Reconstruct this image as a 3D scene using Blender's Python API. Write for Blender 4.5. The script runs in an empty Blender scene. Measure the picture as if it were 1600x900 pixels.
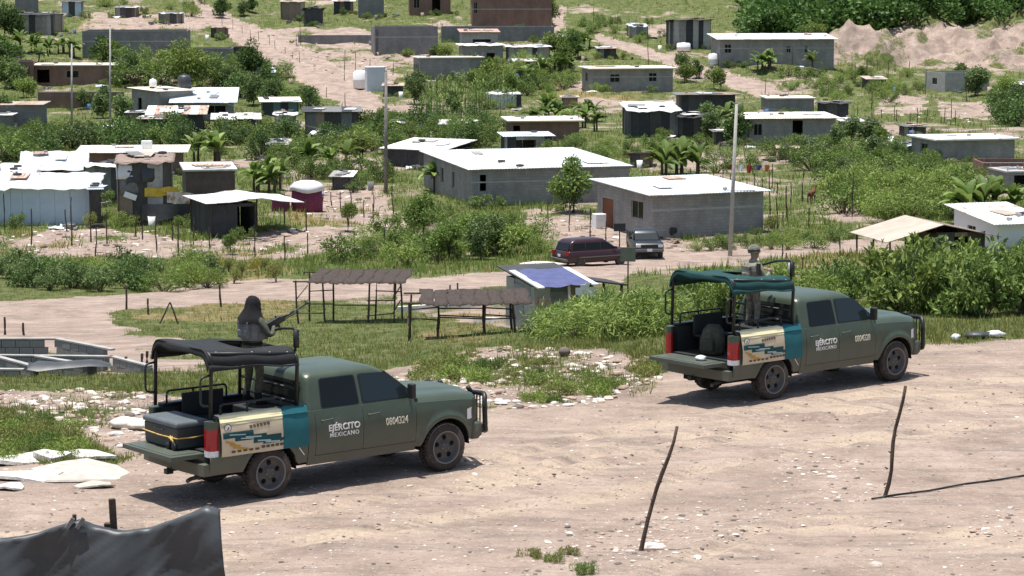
import bpy, bmesh, math, random
import numpy as np
from mathutils import Vector, Matrix, Euler, noise as mnoise
random.seed(7); rng = np.random.default_rng(7)
R = math.radians
scene = bpy.context.scene
COL = scene.collection
# ---------------------------------------------------------------- camera
F, H, PITCH = 4000.0, 8.78, 0.129          # focal length in 1600-wide pixels, height, downward pitch
cam = bpy.data.cameras.new('camera'); cam.sensor_width = 36.0; cam.lens = F / 1600 * 36.0
cam.clip_start = 0.5; cam.clip_end = 5000
cob = bpy.data.objects.new('camera', cam); COL.objects.link(cob)
cob.location = (0, 0, H); cob.rotation_euler = (math.pi / 2 - PITCH, 0, 0)
scene.camera = cob
# ---------------------------------------------------------------- sky, sun, exposure
SUN = Vector((-0.11, 0.0, 1.0)).normalized()      # direction towards the sun
elev = math.asin(SUN.z); azim = math.atan2(SUN.x, SUN.y)
w = bpy.data.worlds.new('World'); scene.world = w; w.use_nodes = True
nt = w.node_tree; nt.nodes.clear()
sky = nt.nodes.new('ShaderNodeTexSky'); sky.sky_type = 'NISHITA'; sky.sun_disc = False
sky.sun_elevation = elev; sky.sun_rotation = azim; sky.dust_density = 2.0
bgn = nt.nodes.new('ShaderNodeBackground'); bgn.inputs[1].default_value = 0.115
wo = nt.nodes.new('ShaderNodeOutputWorld')
nt.links.new(sky.outputs[0], bgn.inputs[0]); nt.links.new(bgn.outputs[0], wo.inputs[0])
sl = bpy.data.lights.new('sun', 'SUN'); sl.energy = 5.0; sl.angle = R(0.53); sl.color = (1.0, 0.965, 0.91)
so = bpy.data.objects.new('sun', sl); COL.objects.link(so)
so.rotation_euler = (-SUN).to_track_quat('-Z', 'Y').to_euler(); so.location = (0, 40, 60)
vs = scene.view_settings; vs.view_transform = 'Standard'; vs.look = 'None'; vs.exposure = 0.43; vs.gamma = 1.0
vs.use_curve_mapping = False
scene.cycles.max_bounces = 5; scene.cycles.transparent_max_bounces = 6
scene.cycles.use_denoising = True
# ---------------------------------------------------------------- helpers: naming, tagging
def tag(o, label=None, cat=None, group=None, kind=None):
    if label: o['label'] = label
    if cat: o['category'] = cat
    if group: o['group'] = group
    if kind: o['kind'] = kind
    return o
def thing(name, label, cat, loc=(0, 0, 0), rz=0.0, group=None):
    o = bpy.data.objects.new(name, None); COL.objects.link(o); o.empty_display_size = 0.2
    o.location = loc; o.rotation_euler = (0, 0, rz)
    return tag(o, label, cat, group)
class MB:
    """collects shapes; build() links them as one mesh object"""
    def __init__(s): s.v = []; s.f = []; s.m = []
    def add(s, vs, fs, m=0):
        b = len(s.v); s.v += [tuple(p) for p in vs]
        for f in fs: s.f.append(tuple(i + b for i in f)); s.m.append(m)
        return s
    def box(s, c, size, rot=None, m=0, taper=1.0):
        hx, hy, hz = (k / 2 for k in size); P = []
        for z in (-hz, hz):
            t = taper if z > 0 else 1.0
            for x, y in ((-hx, -hy), (hx, -hy), (hx, hy), (-hx, hy)): P.append(Vector((x * t, y * t, z)))
        if rot is not None:
            M = rot if isinstance(rot, Matrix) else Euler(rot).to_matrix()
            P = [M @ p for p in P]
        c = Vector(c)
        return s.add([p + c for p in P], [(3, 2, 1, 0), (4, 5, 6, 7), (0, 1, 5, 4), (1, 2, 6, 5), (2, 3, 7, 6), (3, 0, 4, 7)], m)
    def bx(s, x0, x1, y0, y1, z0, z1, m=0):
        return s.box(((x0 + x1) / 2, (y0 + y1) / 2, (z0 + z1) / 2), (abs(x1 - x0), abs(y1 - y0), abs(z1 - z0)), None, m)
    def tube(s, pts, rad, n=8, m=0, cap=True):
        pts = [Vector(p) for p in pts]; k = len(pts)
        if not isinstance(rad, (list, tuple)): rad = [rad] * k
        V = []; up0 = Vector((0, 0, 1))
        for i, p in enumerate(pts):
            t = (pts[min(i + 1, k - 1)] - pts[max(i - 1, 0)]).normalized()
            a = t.cross(up0)
            if a.length < 0.05: a = t.cross(Vector((1, 0, 0)))
            a.normalize(); b = a.cross(t)
            for j in range(n):
                q = 2 * math.pi * j / n
                V.append(p + a * (math.cos(q) * rad[i]) + b * (math.sin(q) * rad[i]))
        Fc = [(i * n + j, i * n + (j + 1) % n, (i + 1) * n + (j + 1) % n, (i + 1) * n + j) for i in range(k - 1) for j in range(n)]
        if cap: Fc += [tuple(range(n))[::-1], tuple((k - 1) * n + j for j in range(n))]
        return s.add(V, Fc, m)
    def lathe(s, prof, c, axis='z', n=20, m=0, cap=True):
        V = []; c = Vector(c)
        for r, h in prof:
            for j in range(n):
                q = 2 * math.pi * j / n; a, b = r * math.cos(q), r * math.sin(q)
                V.append(c + (Vector((a, b, h)) if axis == 'z' else Vector((a, h, b)) if axis == 'y' else Vector((h, a, b))))
        k = len(prof)
        Fc = [(i * n + j, i * n + (j + 1) % n, (i + 1) * n + (j + 1) % n, (i + 1) * n + j) for i in range(k - 1) for j in range(n)]
        if cap: Fc += [tuple(range(n))[::-1], tuple((k - 1) * n + j for j in range(n))]
        return s.add(V, Fc, m)
    def grid(s, fn, nu, nv, m=0):
        V = [fn(i / nu, j / nv) for i in range(nu + 1) for j in range(nv + 1)]
        Fc = [(i * (nv + 1) + j, (i + 1) * (nv + 1) + j, (i + 1) * (nv + 1) + j + 1, i * (nv + 1) + j + 1) for i in range(nu) for j in range(nv)]
        return s.add(V, Fc, m)
    def loft(s, rings, cap0=True, cap1=True, m=0):
        n = len(rings[0]); V = [p for r in rings for p in r]; k = len(rings)
        Fc = [(i * n + j, i * n + (j + 1) % n, (i + 1) * n + (j + 1) % n, (i + 1) * n + j) for i in range(k - 1) for j in range(n)]
        if cap0: Fc.append(tuple(range(n))[::-1])
        if cap1: Fc.append(tuple((k - 1) * n + j for j in range(n)))
        return s.add(V, Fc, m)
    def prism(s, poly, y0, y1, m=0):     # polygon in xz, extruded along y
        n = len(poly)
        V = [(x, y0, z) for x, z in poly] + [(x, y1, z) for x, z in poly]
        return s.add(V, [tuple(range(n)), tuple(range(2 * n - 1, n - 1, -1))] + [(i, i + n, (i + 1) % n + n, (i + 1) % n) for i in range(n)], m)
    def mesh(s, name, mats, smooth=False):
        me = bpy.data.meshes.new(name); me.from_pydata(s.v, [], s.f)
        for mt in (mats if isinstance(mats, (list, tuple)) else [mats]): me.materials.append(mt)
        if any(s.m): me.polygons.foreach_set('material_index', s.m)
        if smooth: me.polygons.foreach_set('use_smooth', [True] * len(s.f))
        me.update(); return me
    def build(s, name, mats, parent=None, smooth=False, fix=False):
        me = s.mesh(name, mats, smooth)
        if fix:
            bm = bmesh.new(); bm.from_mesh(me); bmesh.ops.recalc_face_normals(bm, faces=bm.faces); bm.to_mesh(me); bm.free()
        o = bpy.data.objects.new(name, me); COL.objects.link(o)
        if parent: o.parent = parent
        return o
def link(name, me, parent=None, loc=None, rot=None, sc=None):
    o = bpy.data.objects.new(name, me); COL.objects.link(o)
    if parent: o.parent = parent
    if loc is not None: o.location = loc
    if rot is not None: o.rotation_euler = rot
    if sc is not None: o.scale = sc if hasattr(sc, '__len__') else (sc, sc, sc)
    return o
def bevel(o, wd=0.02, seg=2, ang=30):
    b = o.modifiers.new('bevel', 'BEVEL'); b.width = wd; b.segments = seg; b.limit_method = 'ANGLE'; b.angle_limit = R(ang); return o
# ---------------------------------------------------------------- materials
MATS = {}
def mat(name, col, rough=0.8, spec=0.3, metal=0.0, var=0.0, vscale=3.0, bump=0.0, bscale=20.0, col2=None, objvar=0.0, stain=None, stretch=None, trans=0.0):
    if name in MATS: return MATS[name]
    m = bpy.data.materials.new(name); m.use_nodes = True; t = m.node_tree; N = t.nodes; L = t.links
    b = N['Principled BSDF']; b.inputs['Roughness'].default_value = rough; b.inputs['Metallic'].default_value = metal
    b.inputs['Specular IOR Level'].default_value = spec
    c = (*col, 1); b.inputs['Base Color'].default_value = c
    out = None
    tc = N.new('ShaderNodeTexCoord'); src = tc.outputs['Object']
    if stretch:
        mp = N.new('ShaderNodeMapping'); mp.inputs['Scale'].default_value = stretch; L.new(src, mp.inputs[0]); src = mp.outputs[0]
    if var or col2:
        n = N.new('ShaderNodeTexNoise'); n.inputs['Scale'].default_value = vscale; n.inputs['Detail'].default_value = 6; n.inputs['Roughness'].default_value = 0.65
        L.new(src, n.inputs['Vector'])
        rp = N.new('ShaderNodeValToRGB'); rp.color_ramp.elements[0].position = 0.3; rp.color_ramp.elements[1].position = 0.7
        c2 = col2 or tuple(min(1, k * (1 + var)) for k in col); c1 = col if col2 else tuple(k * (1 - var) for k in col)
        rp.color_ramp.elements[0].color = (*c1, 1); rp.color_ramp.elements[1].color = (*c2, 1)
        L.new(n.outputs['Fac'], rp.inputs['Fac']); out = rp.outputs['Color']
    if stain:
        n2 = N.new('ShaderNodeTexNoise'); n2.inputs['Scale'].default_value = stain[1]; n2.inputs['Detail'].default_value = 8; n2.inputs['Roughness'].default_value = 0.7
        L.new(src, n2.inputs['Vector'])
        r2 = N.new('ShaderNodeValToRGB'); r2.color_ramp.elements[0].position = stain[2]; r2.color_ramp.elements[1].position = stain[2] + 0.12
        L.new(n2.outputs['Fac'], r2.inputs['Fac'])
        mx = N.new('ShaderNodeMixRGB'); mx.inputs[2].default_value = (*stain[0], 1)
        if out: L.new(out, mx.inputs[1])
        else: mx.inputs[1].default_value = c
        L.new(r2.outputs['Color'], mx.inputs[0]); out = mx.outputs[0]
    if objvar:
        oi = N.new('ShaderNodeObjectInfo'); mr = N.new('ShaderNodeMapRange'); mr.inputs[3].default_value = 1 - objvar; mr.inputs[4].default_value = 1 + objvar
        L.new(oi.outputs['Random'], mr.inputs[0])
        mm = N.new('ShaderNodeVectorMath'); mm.operation = 'SCALE'
        if out: L.new(out, mm.inputs[0])
        else: mm.inputs[0].default_value = col
        L.new(mr.outputs[0], mm.inputs['Scale']); out = mm.outputs[0]
    if out: L.new(out, b.inputs['Base Color'])
    if bump:
        n3 = N.new('ShaderNodeTexNoise'); n3.inputs['Scale'].default_value = bscale; n3.inputs['Detail'].default_value = 5
        L.new(src, n3.inputs['Vector']); bp = N.new('ShaderNodeBump'); bp.inputs['Strength'].default_value = bump; bp.inputs['Distance'].default_value = 0.05
        L.new(n3.outputs['Fac'], bp.inputs['Height']); L.new(bp.outputs[0], b.inputs['Normal'])
    if trans:
        tr = N.new('ShaderNodeBsdfTranslucent'); tr.inputs[0].default_value = c
        ms = N.new('ShaderNodeMixShader'); ms.inputs[0].default_value = trans
        L.new(b.outputs[0], ms.inputs[1]); L.new(tr.outputs[0], ms.inputs[2]); L.new(ms.outputs[0], N['Material Output'].inputs[0])
    MATS[name] = m; return m
def leafmat(name, c1, c2, c3, trans=0.3, objvar=0.25):
    if name in MATS: return MATS[name]
    def ds(c): l = .3 * c[0] + .6 * c[1] + .1 * c[2]; return (c[0] * 1.22, c[1] * 1.26, c[2] * .98)
    c1, c2, c3 = ds(c1), ds(c2), ds(c3)
    m = bpy.data.materials.new(name); m.use_nodes = True; t = m.node_tree; N = t.nodes; L = t.links
    b = N['Principled BSDF']; b.inputs['Roughness'].default_value = 0.55; b.inputs['Specular IOR Level'].default_value = 0.25
    g = N.new('ShaderNodeNewGeometry'); rp = N.new('ShaderNodeValToRGB'); e = rp.color_ramp.elements
    e[0].position = 0.0; e[0].color = (*c1, 1); e[1].position = 1.0; e[1].color = (*c3, 1)
    k = rp.color_ramp.elements.new(0.55); k.color = (*c2, 1)
    L.new(g.outputs['Random Per Island'], rp.inputs['Fac'])
    oi = N.new('ShaderNodeObjectInfo'); mr = N.new('ShaderNodeMapRange'); mr.inputs[3].default_value = 1 - objvar; mr.inputs[4].default_value = 1 + objvar
    L.new(oi.outputs['Random'], mr.inputs[0]); mm = N.new('ShaderNodeVectorMath'); mm.operation = 'SCALE'
    L.new(rp.outputs[0], mm.inputs[0]); L.new(mr.outputs[0], mm.inputs['Scale'])
    L.new(mm.outputs[0], b.inputs['Base Color'])
    tr = N.new('ShaderNodeBsdfTranslucent'); L.new(mm.outputs[0], tr.inputs[0])
    ms = N.new('ShaderNodeMixShader'); ms.inputs[0].default_value = trans
    L.new(b.outputs[0], ms.inputs[1]); L.new(tr.outputs[0], ms.inputs[2]); L.new(ms.outputs[0], N['Material Output'].inputs[0])
    MATS[name] = m; return m
def blockmat(name, c1, c2, mortar, bw, bh, stain, msize=0.012):
    """masonry: courses in the wall's own (object) coordinates"""
    if name in MATS: return MATS[name]
    m = bpy.data.materials.new(name); m.use_nodes = True; t = m.node_tree; N = t.nodes; L = t.links
    b = N['Principled BSDF']; b.inputs['Roughness'].default_value = 0.92; b.inputs['Specular IOR Level'].default_value = 0.15
    tc = N.new('ShaderNodeTexCoord'); sp = N.new('ShaderNodeSeparateXYZ'); L.new(tc.outputs['Object'], sp.inputs[0])
    ad = N.new('ShaderNodeMath'); ad.operation = 'ADD'; L.new(sp.outputs[0], ad.inputs[0]); L.new(sp.outputs[1], ad.inputs[1])
    cb = N.new('ShaderNodeCombineXYZ'); L.new(ad.outputs[0], cb.inputs[0]); L.new(sp.outputs[2], cb.inputs[1])
    br = N.new('ShaderNodeTexBrick'); br.inputs['Scale'].default_value = 1.0; br.inputs['Brick Width'].default_value = bw; br.inputs['Row Height'].default_value = bh
    br.inputs['Mortar Size'].default_value = msize; br.inputs['Color1'].default_value = (*c1, 1); br.inputs['Color2'].default_value = (*c2, 1); br.inputs['Mortar'].default_value = (*mortar, 1)
    L.new(cb.outputs[0], br.inputs['Vector'])
    n = N.new('ShaderNodeTexNoise'); n.inputs['Scale'].default_value = 0.9; n.inputs['Detail'].default_value = 7; n.inputs['Roughness'].default_value = 0.7
    mp = N.new('ShaderNodeMapping'); mp.inputs['Scale'].default_value = (1, 1, 0.45); L.new(tc.outputs['Object'], mp.inputs[0]); L.new(mp.outputs[0], n.inputs['Vector'])
    rp = N.new('ShaderNodeValToRGB'); rp.color_ramp.elements[0].position = 0.42; rp.color_ramp.elements[1].position = 0.72
    L.new(n.outputs['Fac'], rp.inputs['Fac'])
    mx = N.new('ShaderNodeMixRGB'); mx.inputs[2].default_value = (*stain, 1); L.new(br.outputs['Color'], mx.inputs[1])
    mf = N.new('ShaderNodeMath'); mf.operation = 'MULTIPLY'; mf.inputs[1].default_value = 0.7; L.new(rp.outputs[0], mf.inputs[0]); L.new(mf.outputs[0], mx.inputs[0])
    L.new(mx.outputs[0], b.inputs['Base Color'])
    bp = N.new('ShaderNodeBump'); bp.inputs['Strength'].default_value = 0.5; bp.inputs['Distance'].default_value = 0.02; bp.invert = True
    L.new(br.outputs['Fac'], bp.inputs['Height']); L.new(bp.outputs[0], b.inputs['Normal'])
    MATS[name] = m; return m
M_block = blockmat('concrete_block', (.27, .262, .248), (.325, .315, .298), (.225, .218, .208), .42, .21, (.165, .158, .15))
M_block2 = blockmat('dark_block', (.21, .21, .21), (.26, .255, .25), (.17, .17, .165), .42, .21, (.13, .13, .128))
M_brick = blockmat('red_brick', (.20, .105, .075), (.26, .14, .10), (.25, .22, .20), .26, .09, (.13, .08, .065))
M_conc = mat('concrete', (.36, .35, .33), .9, var=.2, vscale=1.5, bump=.3)
M_roofw = mat('white_roof_sheet', (.64, .64, .625), .6, .35, var=.16, vscale=.9, stain=((.30, .235, .185), .9, .53), objvar=.18)
M_roofb = mat('pale_blue_roof_sheet', (.56, .61, .65), .5, .45, var=.10, vscale=.6, objvar=.10, stain=((.36, .32, .29), .9, .62))
M_roofc = mat('cream_roof_slab', (.70, .64, .54), .85, var=.1, vscale=.8, stain=((.40, .34, .28), .7, .60))
M_rust = mat('rusty_sheet', (.42, .33, .27), .85, var=.25, vscale=1.2, stain=((.24, .10, .05), 1.6, .48), objvar=.2, stretch=(3, .5, 1))
M_beige = mat('beige_roof_sheet', (.40, .34, .28), .8, var=.12, vscale=1.5, objvar=.1)
M_dark = mat('black_tarred_sheet', (.045, .047, .05), .75, var=.3, vscale=1.5, objvar=.2)
M_darkboard = mat('dark_board', (.085, .08, .075), .9, var=.35, vscale=2.0, objvar=.25, stretch=(4, 4, .6))
M_board = mat('weathered_board', (.22, .17, .13), .9, var=.3, vscale=2.5, objvar=.3, stretch=(4, 4, .6))
M_scrap = mat('scrap_panel', (.30, .29, .27), .8, var=.35, vscale=1.5, objvar=.4)
M_wood = mat('post_wood', (.085, .062, .047), .95, var=.35, vscale=8, bump=.5, bscale=30)
M_woodg = mat('grey_pole', (.36, .345, .32), .9, var=.2, vscale=5)
M_tarpw = mat('white_tarp', (.76, .77, .77), .55, .35, var=.06, vscale=1, trans=.12)
M_tarpb = mat('blue_white_sheet', (.50, .58, .66), .45, .4, var=.12, vscale=.8, stain=((.66, .70, .74), .6, .55))
M_tarpk = mat('black_plastic', (.045, .050, .052), .46, .4, var=.25, vscale=2)
M_navy = mat('blue_tarp', (.075, .085, .19), .5, .4, var=.2, vscale=3)
M_black = mat('black_void', (.012, .012, .012), .9)
M_stone = mat('pale_stone', (.44, .39, .34), .95, var=.25, vscale=4, bump=.4, bscale=8)
M_white = mat('white_paint', (.78, .78, .77), .5)
M_grey = mat('grey_scrap', (.16, .16, .155), .8, var=.3)
M_purple = mat('maroon_cloth', (.17, .035, .075), .8, var=.3, vscale=3)
M_yellow = mat('yellow_print', (.62, .42, .05), .7, var=.2, vscale=2, stain=((.08, .07, .03), 2.2, .6))
M_soil = mat('thatch', (.060, .045, .037), .95, var=.35, vscale=3, bump=.6, bscale=14, stretch=(6, .8, 1))
# ---------------------------------------------------------------- terrain
def smooth(t): t = np.clip(t, 0, 1); return t * t * (3 - 2 * t)
def vnoise(x, y, seed=0):
    x = np.asarray(x, float); y = np.asarray(y, float); xi = np.floor(x).astype(np.int64); yi = np.floor(y).astype(np.int64)
    fx = x - xi; fy = y - yi; fx = fx * fx * (3 - 2 * fx); fy = fy * fy * (3 - 2 * fy)
    def hsh(a, b):
        n = (a * 374761393 + b * 668265263 + seed * 1442695041) & 0xffffffff
        n = ((n ^ (n >> 13)) * 1274126177) & 0xffffffff
        return ((n ^ (n >> 16)) & 0xffff) / 65535.0
    return (hsh(xi, yi) * (1 - fx) + hsh(xi + 1, yi) * fx) * (1 - fy) + (hsh(xi, yi + 1) * (1 - fx) + hsh(xi + 1, yi + 1) * fx) * fy
def fbm(x, y, sc, octv=4, seed=0):
    s = 0; a = .5; tot = 0
    for o in range(octv): s = s + a * vnoise(x / sc, y / sc, seed + o); tot += a; a *= .5; sc *= .5
    return s / tot - .5
FAR = [(130, -8.3), (160, -10.2), (200, -10), (250, -9.6), (300, -9.2), (333, -8.5), (350, -6.8), (370, -5.5), (400, -3.6), (450, 0.4), (520, 7), (700, 30), (1400, 90)]
FARR = [(130, -8.3), (160, -10.2), (200, -10), (250, -9.6), (300, -9.2), (333, -8.6), (360, -7.5), (371, -6.7), (377, -3.2), (383, -1.2), (400, .6), (450, 5), (520, 13), (700, 36), (1400, 100)]
NEAR0 = [(0, 6.6), (28, .15), (34, 0)]
PROF = [(-400, NEAR0 + [(45, 0), (60, -1.6), (84, -4.3), (100, -5.6)] + FAR), (300, NEAR0 + [(46, 0), (60, -1.5), (84, -4.2), (100, -5.6)] + FAR),
        (700, NEAR0 + [(54, 0), (70, -1.9), (84, -3.7), (100, -5.5)] + FAR), (1020, NEAR0 + [(59, 0), (70, -1.2), (84, -3.2), (100, -5.4)] + FAR),
        (1240, NEAR0 + [(62, .1), (72, -1.0), (84, -3.0), (100, -5.4)] + FAR), (1330, NEAR0 + [(62, .1), (72, -.9), (84, -2.9), (100, -5.4)] + FARR), (2400, NEAR0 + [(62, .1), (72, -.9), (84, -2.9), (100, -5.4)] + FARR)]
ds = np.arange(0, 1401, 1.0); PT = []
for pxc, tb in PROF:
    z = np.interp(ds, [a for a, b in tb], [b for a, b in tb])
    kz = np.exp(-.5 * (np.arange(-7, 8) / 2.2) ** 2); kz /= kz.sum()
    PT.append(np.convolve(np.pad(z, 7, mode='edge'), kz, 'valid'))
PT = np.array(PT); PCX = np.array([a for a, b in PROF], float)
def base_h(x, y):
    x = np.asarray(x, float); y = np.asarray(y, float)
    u = np.clip(800 + F * x / np.maximum(y, 1), PCX[0], PCX[-1])
    k = np.clip(np.searchsorted(PCX, u) - 1, 0, len(PCX) - 2); t = (u - PCX[k]) / (PCX[k + 1] - PCX[k])
    d = np.clip(y, 0, 1399); i = d.astype(int); fd = d - i; i1 = np.minimum(i + 1, 1400)
    z = (PT[k, i] * (1 - fd) + PT[k, i1] * fd) * (1 - t) + (PT[k + 1, i] * (1 - fd) + PT[k + 1, i1] * fd) * t
    far = smooth((y - 60) / 60)
    z = z + fbm(x, y, 9, 3, 1) * (.10 + .55 * far) + fbm(x, y, 1.3, 3, 5) * (.05 + .10 * far)
    slope = smooth((y - 46) / 6) * (1 - smooth((y - 62) / 10)) * (1 - smooth((u - 1000) / 100))
    z = z + slope * fbm(x, y, .9, 3, 9) * .28
    cl = smooth((u - 1240) / 80) * smooth((y - 362) / 8) * (1 - smooth((y - 388) / 8))
    z = z + cl * (fbm(x, y, 9, 3, 21) * 4.6 + fbm(x, y, 3.0, 3, 23) * 3.0 + fbm(x, y, 1.1, 2, 27) * 1.5)
    z = z + smooth((y - 260) / 60) * fbm(x, y, 1.8, 2, 29) * .45
    z = z + smooth((y - 280) / 60) * (1 - smooth((u - 1240) / 80)) * fbm(x, y, 5, 3, 25) * .9
    # wheel ruts on the near track
    near = smooth((y - 30) / 3) * (1 - smooth((y - 66) / 6))
    z = z + near * (fbm(x, y, .45, 3, 35) * .045 + fbm(x, y, 2.4, 2, 36) * .06)
    rd = rut_dist(x, y)
    z = z + near * (-.075 * np.exp(-(rd / .17) ** 2) + .035 * np.exp(-((rd - .33) / .13) ** 2))
    return z
def _flat(px, py): d = H / math.tan(PITCH + (py - 450) / F); return ((px - 800) / F * d * 1.008, d)
RUTS = [[(-200, 850), (200, 826), (520, 790), (800, 752), (1050, 706), (1250, 668), (1480, 640), (1800, 610)], [(-200, 905), (300, 872), (640, 820), (900, 782), (1140, 728), (1340, 690), (1560, 664), (1850, 640)],
        [(900, 965), (1060, 872), (1200, 832), (1330, 818), (1480, 830), (1700, 868)], [(740, 720), (980, 672), (1240, 640), (1500, 606), (1800, 575)], [(760, 745), (1000, 694), (1260, 660), (1520, 622), (1800, 590)]]
RUTW = [[_flat(*p) for p in l] for l in RUTS]
def rut_dist(x, y):
    wx = x + fbm(x, y, 2.0, 2, 81) * .5; wy = y + fbm(x, y, 2.0, 2, 83) * .5; best = np.full(np.shape(x), 9.0)
    for l in RUTW:
        for (ax, ay), (bx, by) in zip(l[:-1], l[1:]):
            dx, dy = bx - ax, by - ay; t = np.clip(((wx - ax) * dx + (wy - ay) * dy) / (dx * dx + dy * dy), 0, 1)
            best = np.minimum(best, np.hypot(wx - ax - t * dx, wy - ay - t * dy))
    return best
def rows():
    r = list(np.arange(6, 30, 1.2)); y = 30.0
    while y < 64: r.append(y); y += .16
    while y < 480: r.append(y); y += (.16 + .9 * smooth((y - 64) / 130)) * (.42 if 360 < y < 392 else 1)
    while y < 1400: r.append(y); y *= 1.06
    return np.array(r)
DR = rows()
UC = np.concatenate([np.linspace(-.9, -.235, 34), np.linspace(-.23, .23, 400), np.linspace(.235, .9, 34)])
YY, UU = np.meshgrid(DR, UC, indexing='ij'); XX = UU * YY
ZZ = base_h(XX, YY)
def proj(x, y, z):
    c, s = math.cos(PITCH), math.sin(PITCH); zz = z - H
    d = y * c - zz * s; u = y * s + zz * c
    return 800 + F * x / d, 450 - F * u / d, d
PXG, PYG, DG = proj(XX, YY, ZZ)
PYM = np.minimum.accumulate(PYG, axis=0)
def P(px, y):
    """ground point at image column px, depth y"""
    u = (px - 800) / F; x = u * y
    for _ in range(2): z = gz(x, y); d = y * math.cos(PITCH) - (z - H) * math.sin(PITCH); x = u * d
    return Vector((x, y, gz(x, y)))
def gz(x, y):
    u = min(max(x / max(y, 1), UC[0]), UC[-1] - 1e-6); j = min(max(int(np.searchsorted(UC, u)) - 1, 0), len(UC) - 2); t = (u - UC[j]) / (UC[j + 1] - UC[j])
    yy = min(max(y, DR[0]), DR[-1] - 1e-6); i = min(max(int(np.searchsorted(DR, yy)) - 1, 0), len(DR) - 2); s = (yy - DR[i]) / (DR[i + 1] - DR[i])
    return float((ZZ[i, j] * (1 - t) + ZZ[i, j + 1] * t) * (1 - s) + (ZZ[i + 1, j] * (1 - t) + ZZ[i + 1, j + 1] * t) * s)
def G(px, py):
    """ground point seen at image position (px, py)"""
    u = (px - 800) / F * 1.0; j = min(max(int(np.searchsorted(UC, u)), 1), len(UC) - 2)
    col = PYM[:, j]; i = int(np.searchsorted(-col, -py)); i = min(max(i, 1), len(DR) - 1)
    a, b = col[i - 1], col[i]; t = 0 if a == b else (a - py) / (a - b)
    y = float(DR[i - 1] + (DR[i] - DR[i - 1]) * min(max(t, 0), 1))
    return P(px, y)
def S(p): return F / (p[1] * math.cos(PITCH) - (p[2] - H) * math.sin(PITCH))      # pixels per metre there
def inpoly(px, py, poly):
    px = np.asarray(px); py = np.asarray(py); ins = np.zeros(px.shape, bool); n = len(poly)
    for i in range(n):
        x0, y0 = poly[i]; x1, y1 = poly[(i + 1) % n]
        c = ((y0 > py) != (y1 > py)) & (px < (x1 - x0) * (py - y0) / (y1 - y0 + 1e-9) + x0); ins ^= c
    return ins
ROAD = [(-600, 735), (150, 730), (230, 700), (330, 680), (640, 622), (800, 645), (940, 628), (1040, 585), (1120, 556), (1440, 540), (1600, 529), (2300, 505), (2300, 1600), (-600, 1600)]
BACKROAD = [(-500, 475), (0, 472), (200, 460), (420, 434), (640, 438), (800, 419), (870, 414), (1000, 396), (1140, 388), (1250, 382), (1370, 378), (1800, 372), (1800, 384), (1370, 394), (1250, 398), (1150, 408), (1010, 425), (960, 442), (790, 448), (650, 462), (450, 468), (250, 482), (170, 492), (215, 525), (240, 560), (190, 580), (110, 548), (0, 530), (-500, 530)]
TRACKS = [[(310, 0), (350, 20), (450, 62), (560, 120), (612, 172), (604, 196), (570, 185), (470, 128), (380, 70), (330, 40), (300, 0)],
          [(930, 52), (1000, 72), (1090, 100), (1200, 130), (1222, 146), (1190, 153), (1090, 118), (990, 84), (930, 64)],
          [(860, 8), (880, 10), (885, 48), (868, 48)]]
DIRT = [[(150, 352), (300, 378), (470, 356), (640, 336), (690, 350), (640, 384), (470, 402), (320, 408), (180, 398), (60, 405), (30, 385)],
        [(430, 262), (520, 280), (612, 305), (612, 345), (520, 345), (450, 320)], [(810, 325), (1030, 335), (1080, 400), (900, 410), (830, 370)],
        [(400, 45), (540, 40), (700, 78), (700, 100), (610, 105), (620, 135), (540, 125), (440, 75)], [(1275, 30), (1800, 45), (1800, 122), (1500, 108), (1310, 104), (1250, 70)],
        [(1380, 148), (1445, 152), (1445, 178), (1370, 178)], [(1460, 155), (1560, 165), (1590, 190), (1470, 182)], [(1320, 190), (1460, 200), (1440, 215), (1320, 205)],
        [(1275, 315), (1330, 322), (1380, 345), (1350, 356), (1270, 336)], [(620, 575), (760, 545), (900, 545), (1000, 560), (1040, 585), (940, 628), (800, 645), (680, 620)],
        [(-200, 618), (150, 612), (300, 620), (330, 680), (180, 712), (120, 690), (60, 640), (-200, 640)], [(600, 470), (790, 450), (880, 455), (850, 515), (700, 500)], [(150, 25), (320, 20), (330, 45), (120, 45)],
        [(500, 290), (600, 290), (600, 345), (500, 345)], [(220, 520), (330, 540), (330, 580), (200, 580)], [(100, 350), (180, 380), (60, 400), (20, 380)]]
DRY = [[(20, 360), (200, 365), (200, 410), (20, 410)], [(330, 395), (450, 395), (450, 440), (330, 440)], [(450, 320), (600, 325), (600, 350), (450, 350)], [(220, 470), (460, 450), (460, 500), (220, 500)],
       [(1220, 390), (1420, 395), (1420, 450), (1220, 450)], [(700, 470), (800, 480), (760, 540), (680, 530)], [(860, 125), (1010, 140), (1000, 160), (840, 160)], [(150, 20), (310, 10), (310, 40), (110, 50)]]
jx = fbm(XX, YY, 3.0, 3, 41) * 2; jy = fbm(XX, YY, 3.0, 3, 43) * 2
scl = F / DG
QX = PXG + jx * scl * .9; QY = PYG + jy * scl * .16
mask = np.clip(.42 + fbm(XX, YY, 12, 4, 51) * 1.3 + fbm(XX, YY, 2.2, 3, 53) * .9, 0, 1)
mask = np.where(YY < 130, mask * .55, mask * .75)
mask = np.where(YY < 34, .8, mask)
onroad = inpoly(QX, QY, ROAD); onback = inpoly(QX, QY, BACKROAD)
for tr in TRACKS: onback |= inpoly(QX, QY, tr)
for pl in DIRT: mask = np.where(inpoly(QX, QY, pl), np.maximum(mask, .62 + fbm(XX, YY, 3, 3, 61) * .9), mask)
mask = np.where(onroad | onback, 1.0, mask)
dry = np.zeros_like(mask)
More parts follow.
